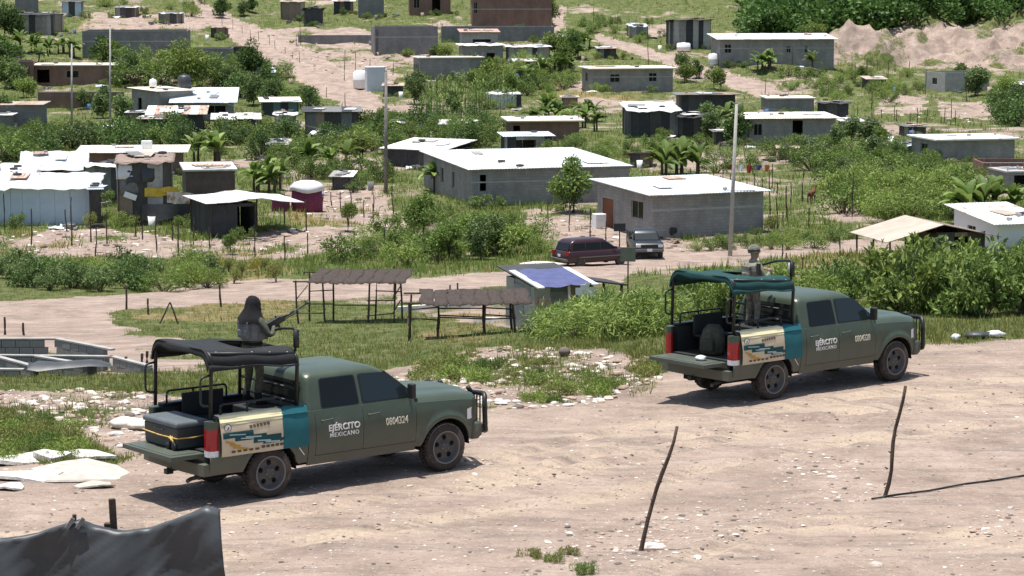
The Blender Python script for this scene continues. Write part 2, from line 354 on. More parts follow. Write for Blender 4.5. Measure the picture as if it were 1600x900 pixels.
for pl in DRY: dry = np.where(inpoly(QX, QY, pl), np.clip(.5 + fbm(XX, YY, 4, 3, 71) * 2.2, 0, .9), dry)
roadm = np.where(onroad, np.clip(np.exp(-(rut_dist(XX, YY) / .42) ** 2) * 1.25 + .22 + fbm(XX, YY, 5, 3, 91) * .5, 0, 1), 0.0)
mask = np.clip(mask, 0, 1)
def mask_at(p):
    u = p[0] / p[1]; j = min(max(int(np.searchsorted(UC, u)), 0), len(UC) - 1); i = min(max(int(np.searchsorted(DR, p[1])), 0), len(DR) - 1)
    return mask[i, j], dry[i, j]
def ground_material():
    m = bpy.data.materials.new('ground'); m.use_nodes = True; t = m.node_tree; N = t.nodes; L = t.links; b = N['Principled BSDF']
    b.inputs['Roughness'].default_value = .97; b.inputs['Specular IOR Level'].default_value = .1
    at = N.new('ShaderNodeAttribute'); at.attribute_name = 'mask'; sp = N.new('ShaderNodeSeparateColor'); L.new(at.outputs['Color'], sp.inputs[0])
    tc = N.new('ShaderNodeTexCoord')
    def nz(scale, det=6, rough=.6, vec=None, dist=0):
        n = N.new('ShaderNodeTexNoise'); n.inputs['Scale'].default_value = scale; n.inputs['Detail'].default_value = det; n.inputs['Roughness'].default_value = rough; n.inputs['Distortion'].default_value = dist
        L.new(vec or tc.outputs['Object'], n.inputs['Vector']); return n.outputs['Fac']
    def ramp(f, stops):
        r = N.new('ShaderNodeValToRGB'); e = r.color_ramp.elements; e[0].position, e[0].color = stops[0][0], (*stops[0][1], 1); e[1].position, e[1].color = stops[-1][0], (*stops[-1][1], 1)
        for p_, c_ in stops[1:-1]: k = e.new(p_); k.color = (*c_, 1)
        L.new(f, r.inputs['Fac']); return r.outputs[0]
    def mix(f, a, c, mode='MIX'):
        x = N.new('ShaderNodeMixRGB'); x.blend_type = mode
        for s_, i_ in ((f, 0), (a, 1), (c, 2)):
            if isinstance(s_, (int, float)): x.inputs[i_].default_value = s_
            elif isinstance(s_, tuple): x.inputs[i_].default_value = (*s_, 1)
            else: L.new(s_, x.inputs[i_])
        return x.outputs[0]
    # streaks of tan dust along the direction of travel on the near track
    mp = N.new('ShaderNodeMapping'); mp.inputs['Rotation'].default_value = (0, 0, R(-50)); mp.inputs['Scale'].default_value = (.16, 1.3, 1); L.new(tc.outputs['Object'], mp.inputs[0])
    mp2 = N.new('ShaderNodeMapping'); mp2.inputs['Rotation'].default_value = (0, 0, R(-48)); mp2.inputs['Scale'].default_value = (.35, 3.0, 1); L.new(tc.outputs['Object'], mp2.inputs[0])
    dirt = ramp(nz(.6, 5, .72), [(.30, (.19, .145, .118)), (.50, (.325, .25, .205)), (.72, (.45, .355, .295))])
    tan = ramp(nz(1.0, 4, .65, mp.outputs[0], .7), [(.36, (0, 0, 0)), (.58, (1, 1, 1))])
    tanm = N.new('ShaderNodeMath'); tanm.operation = 'MULTIPLY'; L.new(tan, tanm.inputs[0]); L.new(sp.outputs[2], tanm.inputs[1])
    dirt = mix(tanm.outputs[0], dirt, (.46, .365, .278))
    gry = ramp(nz(.8, 4, .75, mp2.outputs[0], .4), [(.50, (0, 0, 0)), (.68, (.8, .8, .8))]); dirt = mix(gry, dirt, (.215, .175, .152))
    spk = nz(9, 3, .8)
    dirt = mix(ramp(spk, [(.58, (0, 0, 0)), (.68, (.6, .6, .6))]), dirt, (.52, .44, .38))
    dirt = mix(ramp(spk, [(.30, (.7, .7, .7)), (.40, (0, 0, 0))]), dirt, (.14, .11, .092))
    gn = nz(1.1, 5, .72)
    grass = ramp(gn, [(.30, (.052, .076, .022)), (.50, (.098, .120, .040)), (.64, (.175, .160, .080)), (.76, (.28, .22, .155))])
    grass = mix(sp.outputs[1], grass, ramp(gn, [(.30, (.11, .12, .045)), (.5, (.23, .175, .085)), (.7, (.34, .235, .15))]))
    nf = nz(2.2, 4, .75); a2 = N.new('ShaderNodeMath'); a2.operation = 'MULTIPLY_ADD'; a2.inputs[1].default_value = .55; L.new(nf, a2.inputs[0])
    s2 = N.new('ShaderNodeMath'); s2.operation = 'SUBTRACT'; L.new(sp.outputs[0], s2.inputs[0]); s2.inputs[1].default_value = .275; L.new(s2.outputs[0], a2.inputs[2])
    fac = ramp(a2.outputs[0], [(.42, (0, 0, 0)), (.56, (1, 1, 1))])
    L.new(mix(fac, grass, dirt), b.inputs['Base Color'])
    bp = N.new('ShaderNodeBump'); bp.inputs['Strength'].default_value = .9; bp.inputs['Distance'].default_value = .12; L.new(nz(6, 5, .75), bp.inputs['Height'])
    L.new(bp.outputs[0], b.inputs['Normal']); return m
M_ground = ground_material()
def terrain():
    nr, nc = XX.shape; vid = np.arange(nr * nc).reshape(nr, nc)
    q = np.stack([vid[:-1, :-1], vid[:-1, 1:], vid[1:, 1:], vid[1:, :-1]], -1).reshape(-1, 4)
    V = np.stack([XX, YY, ZZ], -1).reshape(-1, 3)
    fn = np.cross(V[q[:, 1]] - V[q[:, 0]], V[q[:, 3]] - V[q[:, 0]]); VN = np.zeros_like(V)
    for c_ in range(4): np.add.at(VN, q[:, c_], fn)
    VN /= np.linalg.norm(VN, axis=1, keepdims=True)
    C = np.stack([mask, dry, roadm, np.ones_like(mask)], -1).reshape(-1, 4)
    cls = np.where(onroad[:-1, :-1], 1, np.where(onback[:-1, :-1], 2, 0)).reshape(-1)
    for k, nm in ((0, 'ground'), (1, 'dirt_road'), (2, 'back_road')):
        fq = q[cls == k]; used, inv = np.unique(fq, return_inverse=True); fq = inv.reshape(fq.shape)
        me = bpy.data.meshes.new(nm); me.vertices.add(len(used)); me.vertices.foreach_set('co', V[used].ravel())
        me.loops.add(fq.size); me.loops.foreach_set('vertex_index', fq.ravel().astype(np.int32))
        me.polygons.add(len(fq)); me.polygons.foreach_set('loop_start', np.arange(0, fq.size, 4, dtype=np.int32)); me.polygons.foreach_set('loop_total', np.full(len(fq), 4, np.int32))
        me.polygons.foreach_set('use_smooth', np.ones(len(fq), bool))
        a = me.color_attributes.new('mask', 'FLOAT_COLOR', 'POINT'); a.data.foreach_set('color', C[used].ravel().astype(np.float32))
        me.materials.append(M_ground); me.update(); me.validate(); me.normals_split_custom_set_from_vertices(VN[used].tolist())
        o = bpy.data.objects.new(nm, me); COL.objects.link(o); o['kind'] = 'structure'
terrain()
# ================================================================ army pickup trucks
M_army = mat('army_green_paint', (.056, .076, .052), .34, .5, var=.14, vscale=1.5, stain=((.115, .108, .088), 1.3, .60))
def add_dust(m, z0, z1, col, amt):              # road dust caked on the lower panels
    t = m.node_tree; N = t.nodes; L = t.links; b = N['Principled BSDF']; src = b.inputs['Base Color'].links[0].from_socket
    tc = N.new('ShaderNodeTexCoord'); sp = N.new('ShaderNodeSeparateXYZ'); L.new(tc.outputs['Object'], sp.inputs[0])
    n = N.new('ShaderNodeTexNoise'); n.inputs['Scale'].default_value = 3.5; n.inputs['Detail'].default_value = 5; L.new(tc.outputs['Object'], n.inputs['Vector'])
    ma = N.new('ShaderNodeMath'); ma.operation = 'MULTIPLY_ADD'; ma.inputs[1].default_value = -.55; L.new(n.outputs['Fac'], ma.inputs[0]); L.new(sp.outputs[2], ma.inputs[2])
    mr = N.new('ShaderNodeMapRange'); mr.inputs[1].default_value = z0 - .275; mr.inputs[2].default_value = z1 - .275; mr.inputs[3].default_value = amt; mr.inputs[4].default_value = 0; L.new(ma.outputs[0], mr.inputs[0])
    mx = N.new('ShaderNodeMixRGB'); mx.inputs[2].default_value = (*col, 1); L.new(mr.outputs[0], mx.inputs[0]); L.new(src, mx.inputs[1]); L.new(mx.outputs[0], b.inputs['Base Color'])
    ro = N.new('ShaderNodeMapRange'); ro.inputs[3].default_value = .34; ro.inputs[4].default_value = .85; ro.inputs[2].default_value = amt; L.new(mr.outputs[0], ro.inputs[0]); L.new(ro.outputs[0], b.inputs['Roughness'])
add_dust(M_army, .45, 1.0, (.19, .16, .13), .45)
M_armyl = mat('dusty_green_paint', (.075, .088, .07), .5, .4, var=.15, vscale=2)
M_glass = mat('dark_glass', (.008, .010, .010), .10, .28)
M_glassf = mat('smoked_glass', (.016, .024, .026), .07, .4)
M_rubber = mat('dusty_tyre', (.055, .048, .043), .95, .1, var=.35, vscale=5, stain=((.13, .11, .095), 3, .5))
M_rim = mat('dull_rim', (.075, .073, .07), .6, .4, var=.2)
M_rimlip = mat('rim_lip', (.17, .165, .155), .5, .4)
M_blackm = mat('black_tube', (.016, .018, .018), .45, .4)
M_canvas = mat('black_canvas', (.022, .024, .025), .8, .25, var=.2, vscale=4, bump=.15, bscale=9)
M_tealc = mat('teal_canvas', (.012, .052, .050), .75, .25, var=.2, vscale=4, bump=.15, bscale=9)
M_red = mat('red_lens', (.33, .010, .016), .2, .6)
M_clear = mat('clear_lens', (.70, .72, .74), .15, .6)
M_chrome = mat('chrome', (.7, .7, .7), .25, .5, metal=1.0)
M_letter = mat('white_letters', (.80, .80, .77), .6)
M_letter2 = mat('cream_letters', (.66, .62, .50), .6)
M_bcream = mat('banner_cream', (.55, .47, .33), .7, var=.12, vscale=5)
M_byel = mat('banner_yellow', (.78, .72, .45), .7)
M_bteal = mat('banner_teal', (.015, .115, .135), .65, var=.1, vscale=6)
M_bgreen = mat('banner_dark_green', (.012, .065, .068), .7)
M_bpale = mat('banner_pale_blue', (.34, .48, .50), .7)
M_borng = mat('banner_orange', (.48, .27, .055), .7)
M_bbrown = mat('banner_brown', (.10, .07, .045), .7)
M_liner = mat('bed_liner', (.026, .028, .027), .7, .3, var=.3)
M_case = mat('grey_case', (.045, .05, .052), .5, .4, var=.15)
M_caselid = mat('case_lid', (.10, .115, .12), .5, .4, var=.15)
M_uniform = mat('dark_uniform', (.06, .062, .045), .9, col2=(.03, .034, .026), vscale=7)
M_camo = mat('camouflage_cloth', (.30, .29, .24), .9, col2=(.07, .075, .055), vscale=9)
M_hood = mat('black_knit', (.010, .010, .011), .95)
M_skin = mat('skin', (.30, .18, .12), .6)
M_gun = mat('gun_metal', (.022, .023, .024), .42, .5)
M_strap = mat('yellow_strap', (.52, .36, .12), .8)
RW, WB = .415, 3.57
AR = .52
def zb(x):                                   # lower edge of the side panels with the wheel arches
    z = .50
    for ax in (0, WB):
        dx = abs(x - ax)
        if dx < AR: z = max(z, RW + math.sqrt(AR * AR - dx * dx) * .98)
    return z
def sidey(x, z):                             # half width of the body
    t = (z - .5) / .9
    y = .955 + .045 * math.sin(math.pi * min(max(t * .95, 0), 1)) - .035 * max(0, (z - 1.08) / .3) - .02 * max(0, (.62 - z) / .12)
    for ax in (0, WB):
        rr = math.hypot(x - ax, z - RW)
        y += .040 * math.exp(-((rr - AR - .03) / .06) ** 2)
    if x > 3.90: y -= .20 * ((x - 3.90) / .50) ** 2
    return y
def side_patch(mb, x0, x1, zt, zlow=None, nx=None, sgn=-1, m=0, nz=9):
    nx = nx or max(3, int((x1 - x0) / .045))
    def fn(u, v):
        x = x0 + (x1 - x0) * u; lo = (zlow or zb)(x); hi = zt(x); z = lo + (hi - lo) * v
        return (x, sgn * sidey(x, z), z)
    b = len(mb.v); mb.grid(fn, nx, nz, m)
    # returned edges, 3 cm inward, give the panel a thickness
    W = nz + 1
    ring = [i * W for i in range(nx + 1)] + [nx * W + j for j in range(1, W)] + [i * W + nz for i in range(nx - 1, -1, -1)] + [j for j in range(nz - 1, 0, -1)]
    base = [mb.v[b + i] for i in ring]; inn = [(p[0], p[1] - sgn * .03, p[2]) for p in base]; n = len(ring)
    mb.add(base + inn, [(i, (i + 1) % n, n + (i + 1) % n, n + i) for i in range(n)], m)
def rring(xr, xf, ys, z, rad, bow=.0, n=5):
    """rounded rectangle ring at height z from x=xr to xf, half width ys"""
    pts = []
    for cx, cy, a0 in ((xf - rad, ys - rad, 0), (xr + rad, ys - rad, 90), (xr + rad, -ys + rad, 180), (xf - rad, -ys + rad, 270)):
        for k in range(n + 1):
            a = R(a0 + 90 * k / n); x, y = cx + rad * math.cos(a), cy + rad * math.sin(a)
            if x > xf - rad - .001: x += bow * (1 - (y / ys) ** 2)
            pts.append((x, y, z))
    return pts
def hoodz(x, y):
    t = (x - 2.92) / 1.42; s = abs(y) / .93
    z = 1.325 - .055 * t - .10 * max(0, t - .6) ** 1.7 * 2.2
    z += .055 * (1 - s ** 4) + (.028 * (1 - smooth((abs(y) - .38) / .14)))
    return float(z - .11 * max(0, (s - .86) / .14) ** 2)
def text_mesh(body, size, extrude, bold=0.0, space=1.0):
    cu = bpy.data.curves.new('t', 'FONT'); cu.body = body; cu.size = size; cu.extrude = extrude; cu.offset = bold; cu.space_character = space; cu.resolution_u = 3
    cu.align_x = 'CENTER'; cu.align_y = 'CENTER'
    o = bpy.data.objects.new('t', cu); COL.objects.link(o)
    me = bpy.data.meshes.new_from_object(o.evaluated_get(bpy.context.evaluated_depsgraph_get()))
    bpy.data.objects.remove(o); bpy.data.curves.remove(cu); return me
WHEEL = {}
def wheel_meshes():
    t = MB(); w = .14
    t.lathe([(.27, -w), (.36, -w * 1.02), (.395, -w * .93), (RW, -w * .72), (RW, w * .72), (.395, w * .93), (.36, w * 1.02), (.27, w)], (0, 0, 0), 'y', 36, cap=False)
    for k in range(36):                       # tread blocks
        a = 2 * math.pi * k / 36
        for sy in (-1, 1):
            t.box((RW * math.cos(a), sy * .055, RW * math.sin(a)), (.022, .09, .05), Euler((0, -a, 0)).to_matrix())
    WHEEL['tyre'] = t.mesh('tyre', M_rubber, True)
    r = MB(); r.lathe([(.285, -.13), (.275, -.145), (.255, -.135), (.24, -.06), (.10, -.075), (.085, -.10), (.0, -.10)], (0, 0, 0), 'y', 30, cap=False)
    r.lathe([(.28, -.12), (.28, .12)], (0, 0, 0), 'y', 24, cap=False)
    for k in range(5):
        a = 2 * math.pi * k / 5 + .3
        r.lathe([(.042, -.077), (.030, -.0755)], (.165 * math.cos(a), 0, .165 * math.sin(a)), 'y', 10, m=1)
        r.lathe([(.014, -.12), (.014, -.07)], (.06 * math.cos(a + .6), 0, .06 * math.sin(a + .6)), 'y', 6, m=2)
    WHEEL['rim'] = r.mesh('rim', [M_rim, M_black, M_rimlip], True)
    l = MB(); l.lathe([(.292, -.128), (.287, -.15), (.268, -.148), (.262, -.13)], (0, 0, 0), 'y', 30, cap=False)
    WHEEL['lip'] = l.mesh('rim_lip', M_rimlip, True)
wheel_meshes()
def wheel(parent, x, y, z, r=RW, sgn=-1, dust=True):
    e = bpy.data.objects.new('wheel', None); COL.objects.link(e); e.parent = parent; e.location = (x, y, z); e.empty_display_size = .1
    e.rotation_euler = (0, 0, 0 if sgn < 0 else math.pi); e.scale = (r / RW,) * 3
    link('tyre', WHEEL['tyre'], e); link('rim', WHEEL['rim'], e)
    if dust: link('rim_lip', WHEEL['lip'], e)
def bent(pts, rad, n=5):                      # polyline with rounded corners
    pts = [Vector(p) for p in pts]; out = [pts[0]]
    for i in range(1, len(pts) - 1):
        a, b, c = pts[i - 1], pts[i], pts[i + 1]; r = min(rad, (a - b).length / 2, (c - b).length / 2)
        p0 = b + (a - b).normalized() * r; p2 = b + (c - b).normalized() * r
        for k in range(n + 1): t = k / n; out.append(p0 * (1 - t) ** 2 + b * 2 * t * (1 - t) + p2 * t * t)
    out.append(pts[-1]); return out
def truck(label, loc, yaw, number, canopy_mat, first):
    T = thing('army_pickup_truck', label, 'pickup truck', loc, yaw, 'army pickup trucks on the dirt road')
    one = lambda x: 1.345
    RAILZ = 1.40
    # ---- body panels
    for sgn in (-1, 1):
        b = MB(); side_patch(b, -.985, .73, lambda x: RAILZ, sgn=sgn); b.build('bed_side', M_army, T, True)
        b = MB(); side_patch(b, -1.14, -.987, lambda x: .80, sgn=sgn, nz=4); b.build('rear_corner', M_army, T, True)
        b = MB(); side_patch(b, 2.93, 4.32, lambda x: hoodz(x, .90) - .01, sgn=sgn); b.build('front_fender', M_army, T, True)
        b = MB(); side_patch(b, .742, .88, lambda x: 1.345, zlow=lambda x: .50, sgn=sgn); b.build('cab_corner', M_army, T, True)
        for nm, x0, x1, hx in (('rear_door', .888, 1.835, 1.0), ('front_door', 1.843, 2.922, 1.94)):
            b = MB(); side_patch(b, x0, x1, one, zlow=lambda x: .60, sgn=sgn); d = b.build(nm, M_army, T, True)
            h = MB(); zz = 1.17; yy = sgn * (sidey(hx, zz) + .028)
            h.tube(bent([(hx, yy - sgn * .03, zz), (hx + .02, yy, zz), (hx + .21, yy, zz + .012), (hx + .23, yy - sgn * .03, zz + .012)], .02, 3), .013, 6); h.build('door_handle', M_armyl, d, True)
        b = MB(); side_patch(b, .742, 2.93, lambda x: .592, zlow=lambda x: .44, sgn=sgn, nz=4); b.build('rocker_panel', M_army, T, True)
    b = MB()                                     # hull behind the panels
    b.bx(.76, 4.24, -.64, .64, .42, 1.18); b.bx(.76, 2.95, -.90, .90, .50, 1.32); b.bx(-1.1, .75, -.62, .62, .50, .84)
    b.bx(-1.08, 4.2, -.50, -.38, .36, .52); b.bx(-1.08, 4.2, .38, .50, .36, .52)
    b.tube([(-.0, -.75, RW), (0, .75, RW)], .06); b.lathe([(.0, -.16), (.14, -.10), (.16, 0), (.14, .10), (0, .16)], (0, 0, RW), 'y', 12, cap=False); b.tube([(WB, -.75, RW), (WB, .75, RW)], .05)
    b.build('chassis', M_black, T)
    for ax in (0, WB):
        for sgn in (-1, 1):
            b = MB()
            b.grid(lambda u, v: (ax + AR * math.cos(math.pi * u), sgn * (.62 + .33 * v), RW + AR * math.sin(math.pi * u) * .98), 14, 1)
            b.add([(ax + AR * math.cos(math.pi * k / 14), sgn * .62, RW + AR * math.sin(math.pi * k / 14)) for k in range(15)], [tuple(range(15))]); b.build('wheel_well', M_black, T)
            wheel(T, ax, sgn * .845, RW, sgn=sgn)
    # ---- cab
    b = MB(); rings = [rring(.74, 3.05, .925, 1.32, .10, .06), rring(.75, 3.02, .918, 1.36, .10, .06), rring(.80, 2.42, .79, 1.83, .12, .08), rring(.82, 2.32, .765, 1.88, .14, .08),
             rring(.86, 2.22, .70, 1.935, .16, .07), rring(.94, 2.08, .58, 1.968, .18, .05), rring(1.14, 1.82, .30, 1.985, .14, .02)]
    cab = b.loft(rings, cap0=False); cab = b.build('cab', M_army, T, True); cab.modifiers.new('s', 'SUBSURF').render_levels = 1
    def gy(z): return .918 - (z - 1.36) * (.128 / .47)
    def glass(nm, poly, mtl, parent, sgn, off=.006):
        q = MB(); n = len(poly)
        vo = [(x, sgn * (gy(z) + off), z) for x, z in poly]; vi = [(x, sgn * (gy(z) - .03), z) for x, z in poly]
        q.add(vo + vi, [tuple(range(n))] + [(i, (i + 1) % n, n + (i + 1) % n, n + i) for i in range(n)]); return q.build(nm, mtl, parent, fix=True)
    def rounded(poly, r=.05, n=4):
        return [(p.x, p.z) for p in bent([Vector((x, 0, z)) for x, z in ([((poly[0][0] + poly[-1][0]) / 2, (poly[0][1] + poly[-1][1]) / 2)] + poly + [((poly[0][0] + poly[-1][0]) / 2, (poly[0][1] + poly[-1][1]) / 2)])], r, n)][:-1]
    for sgn in (-1, 1):
        rp = [(1.06, 1.375), (1.79, 1.375), (1.76, 1.83), (1.09, 1.83)]; fp = [(1.89, 1.375), (2.88, 1.375), (2.83, 1.47), (2.42, 1.81), (1.88, 1.83)]
        g = lambda pl, k: [((x - sum(a for a, _ in pl) / len(pl)) * k + sum(a for a, _ in pl) / len(pl), (z - sum(c for _, c in pl) / len(pl)) * k + sum(c for _, c in pl) / len(pl)) for x, z in pl]
        for pl, mt_ in ((rp, M_glass), (fp, M_glassf)):
            fr = glass('window_seal', rounded(g(pl, 1.06)), M_blackm, T, sgn, .004); glass('pane', rounded(pl), mt_, fr, sgn, .009)
    b = MB()                                     # windshield
    b.grid(lambda u, v: (lambda z, y: (3.02 - (z - 1.36) * (.60 / .47) + (.06 + .02 * v) * (1 - (y / (.92 - .12 * v)) ** 2) + .012, y, z + .008))(1.38 + .43 * v, (u * 2 - 1) * (.82 - .11 * v)), 14, 6)
    b.build('windshield', M_glass, T, True)
    b = MB(); b.grid(lambda u, v: (.752 + .045 * v - .012, (u * 2 - 1) * .66, 1.42 + .38 * v), 2, 1); b.build('rear_window', M_glass, T)
    b = MB(); b.grid(lambda u, v: (2.93 + 1.39 * u, (v * 2 - 1) * .93 * (1 - .10 * max(0, (u - .7) / .3) ** 2), hoodz(2.93 + 1.39 * u, (v * 2 - 1) * .93)), 22, 26); b.build('hood', M_army, T, True)
    b = MB(); b.tube([(2.98, -.55, 1.40), (3.1, .05, 1.40)], .012, 5); b.tube([(2.98, .1, 1.40), (3.1, .65, 1.39)], .012, 5); b.build('wiper', M_blackm, T)
    # ---- front end
    b = MB(); b.loft([[(4.29 + .05 * (1 - (y / .8) ** 2), y, z) for y in np.linspace(-.84, .84, 9)] + [(4.19, y, z) for y in np.linspace(.84, -.84, 9)] for z in (.74, .9, 1.10, 1.18)]); b.build('grille', M_blackm, T)
    b = MB(); b.loft([[(4.36 + dx + .07 * (1 - (y / .9) ** 2), y, z) for y in np.linspace(-.93, .93, 11)] + [(4.17, y, z) for y in np.linspace(.93, -.93, 11)] for z, dx in ((.48, -.06), (.54, .02), (.72, .04), (.78, -.02))]); b.build('front_bumper', M_army, T, True)
    for sgn in (-1, 1):
        b = MB(); b.grid(lambda u, v: (4.35 - .34 * u ** 1.5, sgn * (sidey(4.35 - .34 * u ** 1.5, 1) * 1.0 + .006 - .10 * (1 - u) ** 2), .86 + (.24 - .06 * u) * v), 8, 4); b.build('headlight', M_clear, T, True)
        m_ = MB(); yb = sgn * 1.05                # towing mirror
        m_.loft([[(2.80 + dx, yb + sgn * dy, z) for dx, dy in ((-.05, -.08), (.05, -.07), (.06, .04), (.02, .07), (-.05, .07))] for z in (1.36, 1.39, 1.58, 1.61)]); m_.bx(2.80, 2.85, min(sgn * .91, sgn * 1.0), max(sgn * .91, sgn * 1.0), 1.38, 1.43)
        bevel(m_.build('wing_mirror', M_blackm, T), .02)
    b = MB(); rr = .032                          # push bar
    for y in (-.42, .42):
        b.tube(bent([(4.36, y, .50), (4.55, y, .50), (4.57, y, 1.16), (4.46, y, 1.30)], .10), .045)
    for z in (.62, .78, .94, 1.10): b.tube([(4.56, -.44, z), (4.56, .44, z)], rr)
    for s in (-1, 1):
        b.tube(bent([(4.56, s * .42, .56), (4.52, s * .86, .58), (4.44, s * .95, .64), (4.42, s * .95, 1.10), (4.50, s * .86, 1.24), (4.56, s * .42, 1.20)], .10), .045)
        for q_ in range(5): b.tube([(4.53, s * (.50 + .09 * q_), .58), (4.53, s * (.50 + .09 * q_), 1.21)], .014, 5)
    b.build('push_bar', M_blackm, T, True)
    # ---- bed, tailgate, lamps
    b = MB(); b.bx(-1.10, .72, -.80, .80, .845, .87); b.bx(.67, .725, -.80, .80, .87, 1.37)
    for s in (-1, 1):
        b.bx(-1.10, .67, min(s * .80, s * .83), max(s * .80, s * .83), .87, 1.37); b.bx(-.36, .36, min(s * .60, s * .80), max(s * .60, s * .80), .87, 1.08)
    b.build('bed_liner', M_liner, T)
    for s in (-1, 1):
        b = MB(); b.bx(-.97, .725, min(s * .78, s * .955), max(s * .78, s * .955), RAILZ - .02, RAILZ + .03); bevel(b.build('bed_rail', M_blackm, T), .012)
        b = MB(); z0, z1 = .80, 1.375; x0 = -1.145
        pr = [(x0, s * .80), (x0 - .012, s * .88), (x0 + .01, s * .962), (x0 + .07, s * .985), (x0 + .17, s * .978), (x0 + .17, s * .80)]
        b.loft([[(x, y, z0) for x, y in pr], [(x, y, z0 + .10) for x, y in pr]], m=1); b.loft([[(x, y, z0 + .10) for x, y in pr], [(x, y, z1 - .13) for x, y in pr]]); b.loft([[(x, y, z1 - .13) for x, y in pr], [(x, y, z1) for x, y in pr]], m=2)
        b.build('tail_light', [M_red, M_clear if s < 0 else M_red, M_army], T)
    for v in T.children:
        pass
    b = MB(); hx, hz, ln = -1.15, .83, .60        # tailgate let down
    b.bx(hx - ln, hx, -.775, .775, hz - .055, hz + .02); b.bx(hx - ln + .06, hx - .06, -.66, .66, hz + .02, hz + .03)
    tg = bevel(b.build('tailgate', M_armyl, T), .02)
    h = MB(); h.bx(hx - ln * .75, hx - ln * .55, -.12, .12, hz - .07, hz - .054); h.build('tailgate_handle', M_blackm, tg)
    b = MB(); b.loft([[(-1.30 + .05 * (y / .95) ** 2, y, z) for y in np.linspace(-.95, .95, 9)] + [(-1.10, y, z) for y in np.linspace(.95, -.95, 9)] for z in (.50, .53, .66, .69)]); b.build('rear_bumper', M_army, T)
    b = MB(); b.bx(-1.14, -1.05, -.78, .78, .66, .84); b.build('rear_sill', M_army, T)
    b = MB(); b.bx(-1.40, -1.28, -.05, .05, .42, .50); b.build('tow_hitch', M_blackm, T)
    b = MB(); b.tube(bent([(-.9, -.45, .40), (-1.22, -.5, .40), (-1.32, -.55, .38)], .1), .035); b.build('exhaust_pipe', M_rim, T)
    # ---- tube frame over the bed
    b = MB(); zt = 2.49; t = .032
    for x, zz in ((-1.06, zt), (.58, zt - .15)):
        b.tube(bent([(x, -.87, RAILZ), (x + .03, -.87, zz - .05), (x + .03, -.62, zz), (x + .03, .62, zz), (x + .03, .87, zz - .05), (x, .87, RAILZ)], .20), t)
    for s in (-1, 1):
        b.tube([(-1.03, s * .80, zt - .03), (.61, s * .80, zt - .18)], t * .8)
        b.tube(bent([(-1.06, s * .87, 1.62), (-1.24, s * .87, 1.64), (-1.24, s * .87, 2.10), (-1.06, s * .87, 2.12)], .08), .02)
        b.tube(bent([(-.86, s * .84, RAILZ), (-.86, s * .84, 1.62), (.30, s * .84, 1.62), (.30, s * .84, RAILZ)], .07), .019)
    b.tube([(.60, -.85, 1.72), (.60, .85, 1.72)], .022); b.tube([(.60, -.85, 1.50), (.60, .85, 1.50)], .022)
    b.tube([(-.35, -.84, RAILZ), (-.35, -.84, 1.62)], .018); b.tube([(-.35, .84, RAILZ), (-.35, .84, 1.62)], .018)
    b.build('tube_frame', M_blackm, T, True)
    b = MB()                                     # canvas stretched over the frame, open in front for the gunner
    def cz(x, y): return zt + .035 - .13 * max(0, (x + 1.03) / 1.64) - .03 * math.sin(math.pi * (x + 1.05) / 1.66) * (1 - (y / .9) ** 2) - .25 * max(0, (abs(y) - .66) / .26) ** 2.2 + .012 * math.sin(7 * x + 3 * y)
    xs = list(np.linspace(-1.10, .62, 22)); ys = list(np.linspace(-.92, .92, 24))
    idx = {}; V = []; Fc = []
    for i, x in enumerate(xs):
        for j, y in enumerate(ys): idx[i, j] = len(V); V.append((x, max(-.905, min(.905, y)), cz(x, y)))
    for i in range(len(xs) - 1):
        for j in range(len(ys) - 1):
            cx, cy = (xs[i] + xs[i + 1]) / 2, (ys[j] + ys[j + 1]) / 2
            if cx > -.12 and abs(cy) < .42: continue
            Fc.append((idx[i, j], idx[i + 1, j], idx[i + 1, j + 1], idx[i, j + 1]))
    b.add(V, Fc)
    b.grid(lambda u, v: (-1.10 - .02 * v + .012 * math.sin(9 * u), (u * 2 - 1) * .90, cz(-1.10, (u * 2 - 1) * .92) - (.11 + .015 * math.sin(12 * u)) * v), 24, 3)
    for s in (-1, 1):
        b.grid(lambda u, v: (-1.10 + 1.72 * u, s * (.905 + .01 * math.sin(11 * u) * v), cz(-1.10 + 1.72 * u, .92) - (.025 + .10 * (1 - u) ** 4) * v), 22, 2)
    cn = b.build('canopy', canopy_mat, T, True); sd = cn.modifiers.new('t', 'SOLIDIFY'); sd.thickness = .012
    b = MB()
    b.lathe([(.013, 0), (.013, .01), (0, .012)], (0, 0, 0), 'z', 7, cap=False); gm = b.mesh('canopy_grommet', M_clear)
    for k in range(5): link('canopy_grommet', gm, cn, (-.9 + .34 * k, -.80, cz(-.9 + .34 * k, .80) + .012))
    b = MB(); b.bx(-.70, .10, .22, .62, 1.16, 1.20); b.bx(-.70, .10, .60, .64, 1.20, 1.60); b.bx(-.66, -.60, .3, .5, .87, 1.16); b.bx(.0, .06, .3, .5, .87, 1.16); bevel(b.build('troop_bench', M_liner, T), .015)
    b = MB(); b.bx(.10, .60, -.34, .34, .875, 1.36); bevel(b.build('gunner_platform', M_liner, T), .02)
    # ---- banner on the right bed side
    def bp(u, v, off): x = -.965 + 1.50 * u; z = .79 + .60 * v; return (x, -(1.042 - .06 * max(0, v - .6) / .4 + off + .005 * math.sin(13 * u + 5 * v)), z)
    def lowz(u): return max(0, (zb(-.965 + 1.40 * u) + .01 - .86) / .55) if False else 0
    def sheet(nm, u0, u1, v0, v1, off, mtl, par, skew=0, n=8):
        q = MB(); q.grid(lambda a, c: bp(u0 + (u1 - u0) * a, v0 + (v1 - v0) * c + skew * a, off), n, 4); return q.build(nm, mtl, par, True)
    B = sheet('banner', 0, .80, 0.02, 1.0, 0, M_bcream, T, 0, 20)
